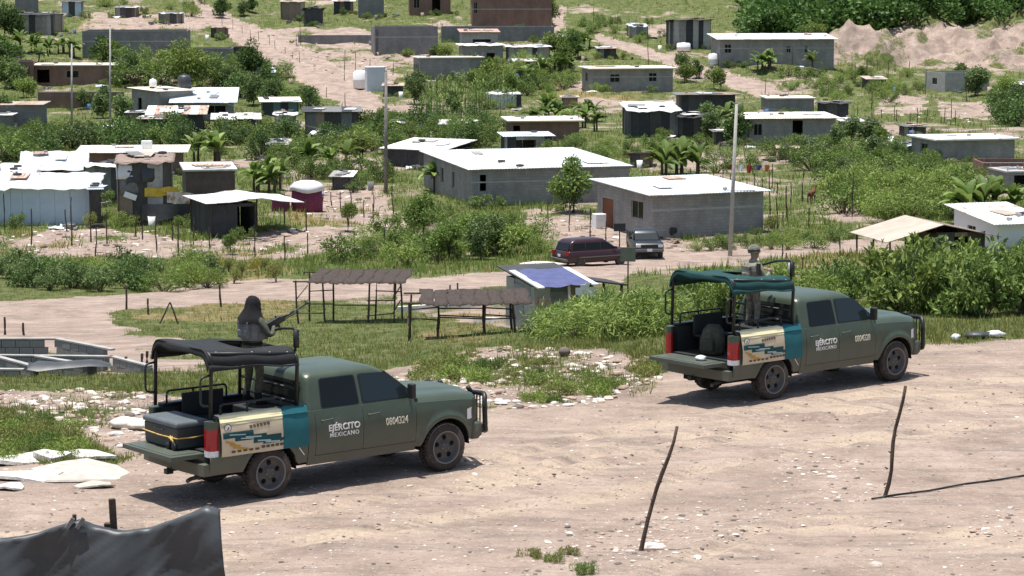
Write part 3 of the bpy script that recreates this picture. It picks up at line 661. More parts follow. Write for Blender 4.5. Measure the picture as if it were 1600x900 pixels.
    tq = sheet('teal_banner', .785, 1.12, .02, 1.0, .004, M_bteal, T, 0, 8)
    q = MB(); q.grid(lambda u, v: (-.965 + 1.20 * u, -1.005 + (.05 * v * 2 if v <= .5 else .05 + .15 * (v * 2 - 1)), RAILZ - .05 + (.095 * v * 2 if v <= .5 else .095 + .012 * (v * 2 - 1))), 10, 2); q.build('banner_top', M_byel, B)
    q = MB(); q.grid(lambda u, v: (.225 + .50 * u, -1.008 + (.05 * v * 2 if v <= .5 else .05 + .15 * (v * 2 - 1)), RAILZ - .046 + (.095 * v * 2 if v <= .5 else .095 + .012 * (v * 2 - 1))), 6, 2); q.build('banner_top', M_bteal, tq)
    sheet('banner_stripe', .02, .79, .86, .92, .004, M_byel, B)
    for a in ((.02, .40, .50, .66), (.17, .57, .40, .53), (.40, .63, .29, .42), (.52, .76, .24, .47), (.75, .80, .27, .35)): sheet('banner_print', *a, .005, M_bgreen, B)
    for a in ((.10, .30, .58, .61), (.24, .40, .45, .48), (.30, .50, .47, .51), (.45, .62, .33, .37), (.55, .74, .27, .31)): sheet('banner_print', *a, .008, M_bpale, B, -.03)
    for a in ((.05, .17, .40, .46), (.10, .24, .30, .38), (.14, .34, .22, .28)): sheet('banner_print', *a, .005, M_borng, B, -.10)
    for k in range(5): sheet('banner_print', .12 + .075 * k, .17 + .075 * k, .10, .16, .006, M_bbrown, B, 0, 2)
    for k in range(5): sheet('banner_print', .50 + .06 * k, .545 + .06 * k, .13, .20, .006, M_bbrown, B, 0, 2)
    for k in range(6): sheet('banner_print', .36 + .045 * k, .395 + .045 * k, .71 + .006 * k, .79 + .006 * k, .006, M_bbrown, B, 0, 2)
    q = MB(); n = 18; c0 = bp(.09, .78, .007)
    q.add([c0] + [(c0[0] + .06 * math.cos(2 * math.pi * k / n), c0[1], c0[2] + .06 * math.sin(2 * math.pi * k / n)) for k in range(n)], [(0, 1 + (k + 1) % n, 1 + k) for k in range(n)])
    q.add([(c0[0] + r_ * math.cos(2 * math.pi * k / n), c0[1] - .002, c0[2] + r_ * math.sin(2 * math.pi * k / n)) for r_ in (.058, .068) for k in range(n)], [(k, (k + 1) % n, n + (k + 1) % n, n + k) for k in range(n)], 1)
    q.box((c0[0] + .005, c0[1] - .003, c0[2] - .01), (.016, .002, .05), (0, .6, 0), 1); q.build('banner_emblem', [M_white, M_black], B)
    # ---- lettering on the doors
    def letters(nm, body, size, x, z, mtl, bold, space, door):
        me = text_mesh(body, size, .004, bold, space); me.materials.clear(); me.materials.append(mtl)
        dw = [c for c in T.children if c.name.startswith(door) and c.data.vertices[0].co.y < 0][0]
        o = link(nm, me, dw, (x, -(sidey(x, z) + .006), z), (math.pi / 2, 0, 0)); return o
    letters('lettering', 'EJÉRCITO', .148, 1.445, 1.025, M_letter, .0035, 1.02, 'rear_door')
    letters('lettering', 'MEXICANO', .100, 1.445, .905, M_letter, .0012, 1.20, 'rear_door')
    letters('door_number', number, .150, 2.52, 1.0, M_letter2, .002, 1.02, 'front_door').scale = (.86, 1.15, 1)
    b = MB(); b.grid(lambda u, v: (.55 + .10 * u, -(sidey(.6, .72) + .008), .76 - .13 * u + .025 * v), 2, 1); b.build('mudguard_decal', M_letter, T)
    return T
TY1, TY2 = 0.667, 0.696
T1P = Vector((-4.539, 41.787, 0)); T2P = Vector((4.575, 50.80, 0))
def truck_z(p, a):
    return sum(gz(p.x + lx * math.cos(a) - ly * math.sin(a), p.y + lx * math.sin(a) + ly * math.cos(a)) for lx, ly in ((0, -.85), (0, .85), (WB, -.85), (WB, .85))) / 4 + .005
T1P.z = truck_z(T1P, TY1); T2P.z = truck_z(T2P, TY2)
T1 = truck('army green crew-cab pickup with black canopy and hooded gunner, nearest truck', T1P, TY1, '0804324', M_canvas, True)
T2 = truck('army green crew-cab pickup with teal canopy, farther truck on the right', T2P, TY2, '0804328', M_tealc, False)
# ================================================================ the crews and their gear
def skin_body(name, J, E, mtl, parent, root, lv=2):
    ks = list(J); me = bpy.data.meshes.new(name); me.from_pydata([J[k][0] for k in ks], [(ks.index(a), ks.index(b)) for a, b in E], [])
    o = bpy.data.objects.new(name, me); COL.objects.link(o); o.parent = parent
    o.modifiers.new('skin', 'SKIN')
    if not me.skin_vertices: me.attributes.new('skin_v', 'FLOAT', 'POINT')
    sv = me.skin_vertices[0].data
    for i, k in enumerate(ks):
        r = J[k][1]; sv[i].radius = r if isinstance(r, tuple) else (r, r); sv[i].use_root = (k == root)
    sb = o.modifiers.new('sub', 'SUBSURF'); sb.levels = lv; sb.render_levels = lv
    me.materials.append(mtl)
    dg = bpy.context.evaluated_depsgraph_get(); m2 = bpy.data.meshes.new_from_object(o.evaluated_get(dg)); o.modifiers.clear(); o.data = m2
    m2.polygons.foreach_set('use_smooth', [True] * len(m2.polygons)); m2.materials.clear(); m2.materials.append(mtl); return o
def ell(rx, ry, z, cx=0, cy=0, n=16): return [(cx + rx * math.cos(2 * math.pi * k / n), cy + ry * math.sin(2 * math.pi * k / n), z) for k in range(n)]
def hand(parent, wrist, tip, curl, side):
    """palm with five separate fingers curled round a grip"""
    e = bpy.data.objects.new('hand', None)
    w = Vector(wrist); d = (Vector(tip) - w).normalized(); sd = Vector((0, 0, 1)).cross(d).normalized() * side; up = d.cross(sd) * side
    b = MB(); rot = Matrix((d, sd, up)).transposed()
    b.loft([[w + d * a + sd * (s_ * wd) + up * (u_ * th) for s_, u_ in ((-1, -1), (1, -1), (1, 1), (-1, 1))] for a, wd, th in ((0, .026, .018), (.03, .040, .019), (.075, .043, .016), (.092, .038, .012))])
    for k, ln in enumerate((.068, .078, .072, .055)):
        o = (k - 1.5) * .021; p0 = w + d * .085 + sd * o
        p1 = p0 + d * ln * .45 - up * ln * .15; p2 = p1 + d * ln * .15 - up * ln * .42; p3 = p2 - d * ln * .25 - up * ln * .18
        b.tube([p0, p1, p2, p3], [.0105, .010, .009, .0075], 6)
    q0 = w + d * .03 + sd * (-.036); q1 = q0 + d * .03 - sd * .022 - up * .008; q2 = q1 + d * .028 + sd * .004 - up * .022
    b.tube([q0, q1, q2], [.013, .0115, .009], 6)
    return b
def soldier(T, label, x, y, z0, hooded, gun):
    c, s = math.cos(T.rotation_euler.z), math.sin(T.rotation_euler.z)
    loc = (T.location.x + x * c - y * s, T.location.y + x * s + y * c, T.location.z + z0)
    Pn = thing('person', label, 'person', loc, T.rotation_euler.z + (.12 if hooded else -.1), 'soldiers standing in the truck beds')
    cloth = mat('woodland_cloth', (.115, .112, .085), .9, col2=(.035, .04, .03), vscale=9) if hooded else M_camo
    J = {'pel': ((0, 0, .93), (.13, .15)), 'sp': ((.0, 0, 1.08), (.115, .14)), 'ch': ((.0, 0, 1.27), (.13, .165)), 'nb': ((.0, 0, 1.42), (.075, .085)), 'nk': ((.025, 0, 1.50), .055),
         'hd': ((.045, 0, 1.585), (.088, .078)), 'ht': ((.035, 0, 1.66), (.082, .074))}
    E = [('pel', 'sp'), ('sp', 'ch'), ('ch', 'nb'), ('nb', 'nk'), ('nk', 'hd'), ('hd', 'ht')]
    for n, q in (('l', 1), ('r', -1)):
        J.update({'hp' + n: ((0, q * .105, .86), .092), 'kn' + n: ((.035, q * .125, .49), .066), 'sh' + n: ((.01, q * .13, .30), .056), 'an' + n: ((-.02, q * .135, .10), .045), 'to' + n: ((.12, q * .155, .045), .040),
                  'so' + n: ((.0, q * .195, 1.385), .068), 'ua' + n: ((.02, q * .255, 1.28), .056), 'el' + n: ((.06, q * .315, 1.13), .046), 'fa' + n: ((.20, q * .25, 1.16), .042), 'wr' + n: ((.36 if q > 0 else .33, q * .11, 1.24), .030)})
        E += [('pel', 'hp' + n), ('hp' + n, 'kn' + n), ('kn' + n, 'sh' + n), ('sh' + n, 'an' + n), ('an' + n, 'to' + n), ('ch', 'so' + n), ('so' + n, 'ua' + n), ('ua' + n, 'el' + n), ('el' + n, 'fa' + n), ('fa' + n, 'wr' + n)]
    skin_body('body', J, E, cloth, Pn, 'pel')
    for q in (1, -1):
        hand(Pn, (.36 if q > 0 else .33, q * .11, 1.24), (.46 if q > 0 else .43, q * .045, 1.265), 1, q).build('hand', M_skin if not hooded else M_hood, Pn, True)
        b = MB(); b.loft([ell(.062, .052, .20, -.02, q * .135, 10), ell(.058, .050, .10, -.015, q * .138, 10), ell(.10, .052, .05, .035, q * .145, 10), ell(.13, .055, .0, .045, q * .148, 10)]); b.build('boot', M_hood, Pn, True)
    # head with face
    b = MB(); b.loft([ell(.055, .052, 1.475, .03), ell(.078, .066, 1.51, .045), ell(.092, .074, 1.56, .045), ell(.098, .078, 1.61, .04), ell(.094, .076, 1.66, .035), ell(.07, .058, 1.705, .03), ell(.02, .02, 1.725, .03)])
    b.add([(.138, -.012, 1.60), (.138, .012, 1.60), (.162, 0, 1.565), (.135, -.018, 1.56), (.135, .018, 1.56)], [(0, 1, 2), (0, 2, 3), (1, 4, 2), (2, 4, 3)])
    for q in (1, -1):
        b.box((.04, q * .080, 1.60), (.03, .012, .05)); b.box((.132, q * .032, 1.612), (.012, .026, .010))
    b.box((.132, 0, 1.53), (.01, .045, .008)); b.build('head', M_skin if not hooded else M_hood, Pn, True)
    v = MB()                                     # load vest with pouches and rear plate
    v.loft([ell(.155, .185, 1.04), ell(.165, .19, 1.12), ell(.172, .195, 1.25), ell(.155, .18, 1.36), ell(.11, .14, 1.41)])
    v.box((-.165, 0, 1.22), (.06, .24, .27)); v.box((-.185, 0, 1.17), (.05, .20, .10)); v.box((.02, -.20, 1.12), (.10, .05, .12)); v.box((.02, .20, 1.12), (.10, .05, .12))
    for q in (-.1, 0, .1): v.box((.175, q, 1.11), (.05, .075, .14))
    bevel(v.build('vest', M_grey if hooded else M_camo, Pn), .01)
    bl = MB(); bl.loft([ell(.14, .172, .965), ell(.142, .174, 1.01)]); bl.build('belt', M_hood, Pn, True)
    if hooded:
        b = MB(); n = 20; rg = []
        for z, rx, ry, cx in ((1.745, .012, .012, .01), (1.735, .055, .05, .015), (1.70, .10, .088, .02), (1.63, .122, .105, .025), (1.55, .128, .112, .015), (1.47, .15, .155, -.01), (1.42, .165, .19, -.02), (1.385, .182, .215, -.025), (1.33, .19, .22, -.03)):
            rg.append([(cx + rx * math.cos(2 * math.pi * k / n) + .012 * math.sin(5 * k + z * 9), ry * math.sin(2 * math.pi * k / n), z - (.14 if (z < 1.3 and abs(k - n / 2) < 4) else 0) + .015 * math.sin(3 * k)) for k in range(n)])
        b.loft(rg, cap1=False); b.build('hood', M_hood, Pn, True)
    else:
        b = MB(); b.loft([ell(.128, .112, 1.605, .025), ell(.135, .118, 1.625, .025), ell(.132, .116, 1.68, .022), ell(.108, .098, 1.735, .02), ell(.055, .052, 1.768, .018), ell(.01, .01, 1.775, .018)]); b.box((.13, 0, 1.625), (.05, .16, .012)); b.build('helmet', M_camo, Pn, True)
        b = MB(); b.loft([ell(.138, .122, 1.645, .024), ell(.138, .122, 1.672, .022)], False, False); b.build('goggle_strap', M_blackm, Pn, True)
        b = MB(); b.grid(lambda u, v_: (lambda a: (.075 * math.cos(a) - .02, -.24 + .06 * math.sin(a), 1.20 + .22 * v_))(math.pi * (.2 + 1.2 * u)), 6, 2); b.build('sleeve_patch', M_uniform, Pn)
    return Pn
def machine_gun(T, label, x0, z0, y0, pitch, yawo):
    c, s = math.cos(T.rotation_euler.z), math.sin(T.rotation_euler.z)
    A = thing('machine_gun', label, 'machine gun', (T.location.x + x0 * c - y0 * s, T.location.y + x0 * s + y0 * c, T.location.z + z0), T.rotation_euler.z + yawo)
    A.rotation_euler = (0, -pitch, T.rotation_euler.z + yawo)
    b = MB(); b.bx(-.16, .22, -.035, .035, -.045, .055); b.bx(-.12, .16, -.045, .045, .055, .075); bevel(b.build('receiver', M_gun, A), .008)
    b = MB(); b.tube([(.22, 0, .01), (.74, 0, .01)], .013, 8); b.tube([(.22, 0, .01), (.42, 0, .01)], .024, 8); b.tube([(.70, 0, .01), (.77, 0, .01)], .019, 8); b.tube([(.22, 0, -.03), (.50, 0, -.03)], .009, 6); b.build('barrel', M_gun, A, True)
    b = MB(); b.add([(-.16, -.022, .035), (-.16, .022, .035), (-.16, .022, -.03), (-.16, -.022, -.03), (-.42, -.022, .02), (-.42, .022, .02), (-.42, .022, -.11), (-.42, -.022, -.11)], [(0, 1, 2, 3), (7, 6, 5, 4), (0, 4, 5, 1), (1, 5, 6, 2), (2, 6, 7, 3), (3, 7, 4, 0)]); bevel(b.build('stock', M_gun, A), .01)
    b = MB(); b.box((-.08, 0, -.10), (.045, .03, .12), (0, -.25, 0)); b.build('grip', M_gun, A)
    b = MB(); b.bx(-.02, .12, .05, .15, -.10, .02); bevel(b.build('ammunition_box', M_grey, A), .01)
    b = MB(); b.bx(.08, .10, -.008, .008, .075, .11); b.bx(.68, .695, -.006, .006, .02, .075); b.build('sight', M_gun, A)
    b = MB(); b.tube([(.08, 0, -.04), (.08, 0, -.16)], .02, 8); b.build('pintle', M_blackm, A)
    return A
def mount(T):
    b = MB()
    b.tube(bent([(.62, -.80, 2.34), (.64, -.80, 2.72), (.60, -.40, 2.68), (.58, .0, 2.56)], .07), .022); b.tube([(.61, .75, 2.34), (.59, 0, 2.56)], .02); b.bx(.60, .68, -.83, -.77, 2.40, 2.70); b.build('gun_mount', M_blackm, T, True)
mount(T1); mount(T2)
soldier(T1, 'person in black hood and dark vest standing behind a machine gun above the black canopy', .30, .0, 1.40, True, True).scale = (1.1, 1.12, 1.03)
soldier(T2, 'person in helmet and camouflage shirt standing above the teal canopy', .34, .0, 1.22, False, True)
machine_gun(T1, 'black machine gun tilted up beside the hooded person on the nearer truck', .70, 2.70, -.02, .42, -.1)
b = MB(); b.loft([ell(.03, .03, 2.46, .66, -.74, 10), ell(.045, .045, 2.54, .66, -.74, 10), ell(.055, .055, 2.66, .66, -.74, 10), ell(.03, .03, 2.70, .66, -.74, 10)]); b.build('work_light', M_white, T2, True)
def on_truck(T, x, y, z): 
    c, s = math.cos(T.rotation_euler.z), math.sin(T.rotation_euler.z)
    return (T.location.x + x * c - y * s, T.location.y + x * s + y * c, T.location.z + z)
C = thing('hard_case', 'large dark grey hard case with yellow strap on the nearer truck tailgate', 'case', on_truck(T1, -1.12, .12, .865), TY1)
b = MB(); b.loft([[(sx * .30 * k, sy * .52 * k, z) for sx, sy in ((-1, -1), (1, -1), (1, 1), (-1, 1))] for z, k in ((0, .94), (.03, .97), (.36, 1.0))]); bevel(b.build('case_body', M_case, C), .03)
b = MB(); b.loft([[(sx * .315 * k, sy * .535 * k, z) for sx, sy in ((-1, -1), (1, -1), (1, 1), (-1, 1))] for z, k in ((.36, 1), (.42, 1), (.455, .95))]); bevel(b.build('case_lid', M_caselid, C), .025)
b = MB(); b.tube([(-.312, -.53, .20), (-.312, .0, .19), (-.312, .53, .21)], .012, 5); b.tube([(-.312, -.53, .20), (.0, -.545, .19), (.30, -.53, .21)], .012, 5)
for k in range(9): b.tube([(-.32 - .01 * (k % 3), -.30 - .02 * k, .17 + .02 * (k % 4)), (-.335, -.36 - .015 * k, .21 - .012 * k), (-.325, -.42, .15 + .01 * k)], .009, 5)
b.build('case_strap', M_strap, C, True)
for q in (-.28, -.46):
    b = MB(); b.lathe([(.06, -.02), (.06, .03)], (-.31, q, .06), 'x', 14); b.build('case_wheel', M_blackm, C, True)
b = MB(); b.tube(bent([(-.315, -.12, .30), (-.345, -.12, .29), (-.345, .12, .29), (-.315, .12, .30)], .02), .012, 6); b.build('case_handle', M_blackm, C, True)
# seated pack and bag in the farther truck
K = thing('backpack', 'camouflage backpack leaning inside the bed of the farther truck', 'backpack', on_truck(T2, -.72, .05, .88), TY2 + .3)
b = MB(); b.loft([ell(.17, .24, 0, n=12), ell(.20, .27, .08, n=12), ell(.20, .26, .30, .01, n=12), ell(.16, .22, .48, .03, n=12), ell(.09, .13, .58, .04, n=12)]); b.build('pack_body', mat('pack_camouflage', (.10, .105, .075), .9, col2=(.03, .035, .025), vscale=8), K, True)
b = MB(); b.box((-.22, 0, .20), (.10, .30, .24)); bevel(b.build('pocket', M_uniform, K), .03)
b = MB(); b.tube(bent([(.16, -.1, .5), (.26, -.12, .40), (.22, -.12, .08)], .1), .02, 6); b.tube(bent([(.16, .1, .5), (.26, .12, .40), (.22, .12, .08)], .1), .02, 6); b.build('shoulder_strap', M_hood, K, True)
def lump(name, label, cat, loc, rx, ry, rz_, mtl, seed, group=None, n=10, rough=.35):
    b = MB(); rg = []
    for i in range(6):
        t = i / 5; r = math.sin(math.pi * (.12 + .80 * t)) ** .7
        rg.append([(rx * r * math.cos(2 * math.pi * k / n) * (1 + rough * (mnoise.noise((k * .9 + seed, t * 3, 0)))), ry * r * math.sin(2 * math.pi * k / n) * (1 + rough * mnoise.noise((k * .9, t * 3 + seed, 4))), rz_ * t) for k in range(n)])
    b.loft(rg); o = b.build(name, mtl, None, True); o.location = loc; return tag(o, label, cat, group) if label else o
lump('plastic_bag', 'small white plastic bag on the open tailgate of the farther truck', 'bag', on_truck(T2, -1.38, -.30, .862), .11, .15, .09, M_tarpw, 3, rough=.8)
# ================================================================ houses and shacks
def wall_mesh(length, z0, z1, th, openings):
    """a wall slab from x=0..length standing on y=0..th with real openings (x0,x1,z0,z1)"""
    xs = sorted({0, length, *[a for o in openings for a in o[:2]]}); zs = sorted({z0, z1, *[a for o in openings for a in o[2:4]]}); b = MB()
    V = {}; 
    def solid(i, k):
        if i < 0 or k < 0 or i >= len(xs) - 1 or k >= len(zs) - 1: return False
        cx, cz = (xs[i] + xs[i + 1]) / 2, (zs[k] + zs[k + 1]) / 2
        return not any(o[0] < cx < o[1] and o[2] < cz < o[3] for o in openings)
    for i in range(len(xs) - 1):
        for k in range(len(zs) - 1):
            if not solid(i, k): continue
            x0, x1, a, c = xs[i], xs[i + 1], zs[k], zs[k + 1]
            b.add([(x0, 0, a), (x1, 0, a), (x1, 0, c), (x0, 0, c)], [(0, 1, 2, 3)]); b.add([(x0, th, a), (x1, th, a), (x1, th, c), (x0, th, c)], [(3, 2, 1, 0)])
            if not solid(i - 1, k): b.add([(x0, 0, a), (x0, 0, c), (x0, th, c), (x0, th, a)], [(0, 1, 2, 3)])
            if not solid(i + 1, k): b.add([(x1, 0, a), (x1, th, a), (x1, th, c), (x1, 0, c)], [(0, 1, 2, 3)])
            if not solid(i, k - 1): b.add([(x0, 0, a), (x0, th, a), (x1, th, a), (x1, 0, a)], [(0, 1, 2, 3)])
            if not solid(i, k + 1): b.add([(x0, 0, c), (x1, 0, c), (x1, th, c), (x0, th, c)], [(0, 1, 2, 3)])
    return b
def cloth_mb(w, d, zf, sag=.15, rag=.25, hang=.2, nx=14, ny=10, seed=0):
    b = MB(); nx = max(nx, int(w * 2.2)); ny = max(ny, int(d * 2))
    def fn(u, v):
        x, y = (u - .5) * w, v * d; e = min(u, 1 - u, v, 1 - v)
        z = zf(x, y) - sag * math.sin(math.pi * u * 2) ** 2 * .4 + rag * .5 * mnoise.noise((x * .9 + seed, y * .9, seed)) + .06 * mnoise.noise((x * 3, y * 3, seed))
        if e < .01: z -= hang * (.6 + .8 * mnoise.noise((x * 1.7 + seed, y * 1.7, 7.1)))
        k = 1 + .03 * mnoise.noise((u * 6, v * 6, seed))
        return (x * k, y * k, z)
    return b.grid(fn, nx, ny)
def house(name, label, cat, xl, xr, yb, top, yaw=0., depth=5., roof='metal', rmat=None, wall=None, fo=(), lo=(), ro=(), over=.35, tilt=.0, group=None, sheets=None, base=None, rth=.05, hcap=None, wave=0., side_over=None, beam=False, seed=1, back=True):
    rnd = random.Random(seed * 31 + int(xl)); yaw = R(yaw)
    if base is None: base = G((xl + xr) / 2, yb)
    s = S(base); W = (xr - xl) / s / math.cos(yaw); h = (yb - top) / s
    if hcap: h = min(h, hcap)
    T = thing(name, label, cat, base, yaw, group); T['kind'] = 'thing'
    wall = wall or M_block; D = depth; th = .15; so_ = over if side_over is None else side_over
    zf = lambda x, y: h + tilt * min(max(y, -1), D + 1) / D
    # openings are given as fractions of the wall (u0, u1, v0, v1, kind)
    def mk(nm, ln, ops, loc, rz, hh, skip=None):
        op = [(o[0] * ln, o[1] * ln, o[2] * hh, o[3] * hh) for o in ops]
        if sheets and rnd is not None:
            e = bpy.data.objects.new('wall', None); COL.objects.link(e); e.parent = T; e.location = loc; e.rotation_euler = (0, 0, rz); e.empty_display_size = .1
            x = 0
            while x < ln - .05:
                w_ = min(rnd.uniform(.7, 1.25), ln - x)
                cx = (x + w_ / 2) / ln
                dr = [o for o in ops if o[0] < cx < o[1]]
                z0 = -.5; z1 = hh - rnd.uniform(0, .06)
                if dr and dr[0][4] == 'door': z0 = dr[0][3] * hh
                if z1 - z0 > .1:
                    q = MB(); q.box((0, 0, (z0 + z1) / 2), (w_ - .015, .03, z1 - z0), (rnd.uniform(-.02, .02), 0, rnd.uniform(-.03, .03))); q.build('wall_sheet', rnd.choice(sheets), e).location = (x + w_ / 2, rnd.uniform(-.02, .02), 0)
                x += w_
            return e
        wl = wall_mesh(ln, -.8, hh, th, op).build('wall', wall, T); wl.location = loc; wl.rotation_euler = (0, 0, rz)
        for o, a in zip(op, ops):
            kind = a[4] if len(a) > 4 else 'window'
            if kind == 'window':
                q = MB(); fr = .05; x0, x1, z0, z1 = o
                for c_, sz in (((x0 + fr / 2, .10, (z0 + z1) / 2), (fr, .05, z1 - z0)), ((x1 - fr / 2, .10, (z0 + z1) / 2), (fr, .05, z1 - z0)), (((x0 + x1) / 2, .10, z0 + fr / 2), (x1 - x0, .05, fr)), (((x0 + x1) / 2, .10, z1 - fr / 2), (x1 - x0, .05, fr)), (((x0 + x1) / 2, .10, (z0 + z1) / 2), (fr * .7, .04, z1 - z0))): q.box(c_, sz)
                wn = q.build('window', M_conc, wl); q = MB(); q.bx(x0, x1, .115, .125, z0, z1); q.build('pane', M_glass, wn)
            elif kind == 'door':
                q = MB(); x0, x1, z0, z1 = o; q.bx(x0 + .04, x1 - .04, .06, .11, z0, z1 - .04); dd = q.build('door', mat('brown_door', (.16, .055, .025), .6, var=.2), wl)
                q = MB(); q.bx(x0, x0 + .05, -.01, .12, z0, z1); q.bx(x1 - .05, x1, -.01, .12, z0, z1); q.bx(x0, x1, -.01, .12, z1 - .05, z1); q.build('door_frame', M_conc, dd)
                q = MB(); q.lathe([(.03, -.05), (.03, 0)], (x1 - .14, .06, 1.0), 'y', 8); q.build('door_knob', M_chrome, dd)
        return wl
    hb = zf(0, D)
    mk('f', W, fo, (-W / 2, 0, 0), 0, h); 
    if back: mk('b', W, (), (W / 2, D, 0), math.pi, hb)
    for sd, ops in ((-1, lo), (1, ro)):
        hs = min(h, hb)
        wl = mk('s', D - .3 if not sheets else D, ops, ((-W / 2, D - .15, 0) if sd < 0 else (W / 2, .15, 0)), -math.pi / 2 if sd < 0 else math.pi / 2, hs)
        if tilt and not sheets:                  # gable wedge under the sloping roof
            q = MB(); x = sd * (W / 2 - .075)
            pts = [(0, hs), (D, hs), (D, hb)] if hb > h else [(0, hs), (D, hs), (0, h)]
            n = 3; q.add([(x - .07, y, z) for y, z in pts] + [(x + .07, y, z) for y, z in pts], [(0, 1, 2), (5, 4, 3)] + [(i, (i + 1) % 3, 3 + (i + 1) % 3, 3 + i) for i in range(3)]); q.build('gable', wall, T, fix=True)
    if sheets:
        for sx in (-1, 1):
            for yy in (0, D): q = MB(); q.tube([(sx * W / 2, yy, -.6), (sx * W / 2 + rnd.uniform(-.05, .05), yy, zf(0, yy) + .02)], .05, 6); q.build('corner_post', M_wood, T)
    if beam:
        q = MB(); zb_ = h * .62; q.bx(-W / 2 - .004, W / 2 + .004, -.006, .15, zb_, zb_ + .12); q.build('concrete_band', M_conc, T)
    rmats = rmat if isinstance(rmat, list) else [rmat or M_roofw]
    if roof == 'metal':
        n = max(2, int(round((W + 2 * so_) / .95))); ww = (W + 2 * so_) / n; L_ = D + 2 * over
        for i in range(n):
            q = MB(); x = -W / 2 - so_ + (i + .5) * ww; dz = rnd.uniform(0, .018) + wave * mnoise.noise((i * .7, seed, 0)); nn = 4; lj = rnd.uniform(-.07, .07)
            V = []
            for yy in (-over + lj, D + over):
                for k in range(nn * 2 + 1):
                    V.append((-ww / 2 - .03 + (ww + .06) * k / (nn * 2), yy, zf(0, yy) + .03 + dz + (.022 if k % 2 else 0)))
            m_ = nn * 2 + 1
            V += [(a, y, z - rth) for a, y, z in V]
            Fc = [(k, k + 1, m_ + k + 1, m_ + k) for k in range(m_ - 1)] + [(2 * m_ + k, 3 * m_ + k, 3 * m_ + k + 1, 2 * m_ + k + 1) for k in range(m_ - 1)]
            Fc += [(k, 2 * m_ + k, 2 * m_ + k + 1, k + 1) for k in range(m_ - 1)] + [(m_ + k, m_ + k + 1, 3 * m_ + k + 1, 3 * m_ + k) for k in range(m_ - 1)] + [(0, m_, 3 * m_, 2 * m_), (m_ - 1, 3 * m_ - 1, 4 * m_ - 1, 2 * m_ - 1)]
            q.add(V, Fc); o = q.build('roof_sheet', rnd.choice(rmats), T); o.location.x = x
        q = MB()
        for yy in (.1, D / 2, D - .1): q.bx(-W / 2 - so_ + .1, W / 2 + so_ - .1, yy - .04, yy + .04, zf(0, yy) - .07, zf(0, yy) - .012)
        q.build('roof_beam', M_wood, T)
    elif roof == 'slab':
        q = MB(); V = [(sx * (W / 2 + so_), yy, zf(0, yy) + dz) for dz in (.004, .16) for sx, yy in ((-1, -over), (1, -over), (1, D + over), (-1, D + over))]
        q.add(V, [(3, 2, 1, 0), (4, 5, 6, 7), (0, 1, 5, 4), (1, 2, 6, 5), (2, 3, 7, 6), (3, 0, 4, 7)]); bevel(q.build('roof_slab', rmats[0], T), .02)
    elif roof == 'tarp':
        q = cloth_mb(W + 2 * so_, D + 2 * over, lambda x, y: zf(0, y - over) + .06, seed=seed); o = q.build('tarp_roof', rmats[0], T, True); o.location.y = -over; sd = o.modifiers.new('t', 'SOLIDIFY'); sd.thickness = .02
    # patches, tyres and weights lying on the roof; bare rods left at the corners of block houses
    ztop = {'metal': .075, 'slab': .175, 'tarp': .16}.get(roof)
    if ztop and s > 9:
        for k in range(rnd.choice((1, 2, 3)) if roof != 'tarp' else 2):
            pw, pd = rnd.uniform(.7, 1.9), rnd.uniform(.8, min(2.4, D * .6)); x, y = rnd.uniform(-W / 2 + .6, W / 2 - .6), rnd.uniform(.6, max(.8, D - .8))
            q = MB(); q.box((0, 0, 0), (pw, pd, .03), (math.atan2(tilt, D), 0, rnd.uniform(-.3, .3))); o = q.build('roof_patch', rnd.choice([M_rust, M_scrap, M_roofw, M_beige, M_grey, M_tarpb]), T); o.location = (x, y, zf(0, y) + ztop + .03 + .02 * k)
        for k in range(rnd.choice((1, 2, 3))):
            x, y = rnd.uniform(-W / 2 + .3, W / 2 - .3), rnd.uniform(.2, D - .3); q = MB()
            if rnd.random() < .4: q.lathe([(.16, 0), (.30, .02), (.33, .09), (.30, .17), (.16, .19)], (0, 0, 0), 'z', 12, cap=False); nm, mm = 'roof_tyre', M_dark
            else: q.box((0, 0, .09), (.36, .18, .18), (0, 0, rnd.uniform(0, 3))); nm, mm = 'roof_block', M_conc
            q.build(nm, mm, T, fix=True).location = (x, y, zf(0, y) + ztop + .02)
    if wall in (M_block, M_block2, M_brick) and not sheets and roof in ('none', 'slab'):
        for sx in (-1, 1):
            for yy in (.08, D - .08):
                q = MB()
                for dx, dy in ((-.05, 0), (.05, .03), (0, -.04)): q.tube([(dx, dy, 0), (dx + rnd.uniform(-.08, .08), dy, rnd.uniform(.3, .7))], .014, 4)
                q.build('column_rods', M_rust, T).location = (sx * (W / 2 - .08), yy, zf(0, yy) + (.15 if roof == 'slab' else 0))
    if roof == 'none' and not sheets:
        q = MB(); q.bx(-W / 2 - .006, W / 2 + .006, -.008, .16, h - .001, h + .05); q.build('wall_cap', M_conc, T)
    HOUSES.append((T, W, D, label, s)); return T
HOUSES = []
Wn = 'window'; Dr = 'door'; Hl = 'hole'
SCR = [M_scrap, M_board, M_darkboard, M_dark]
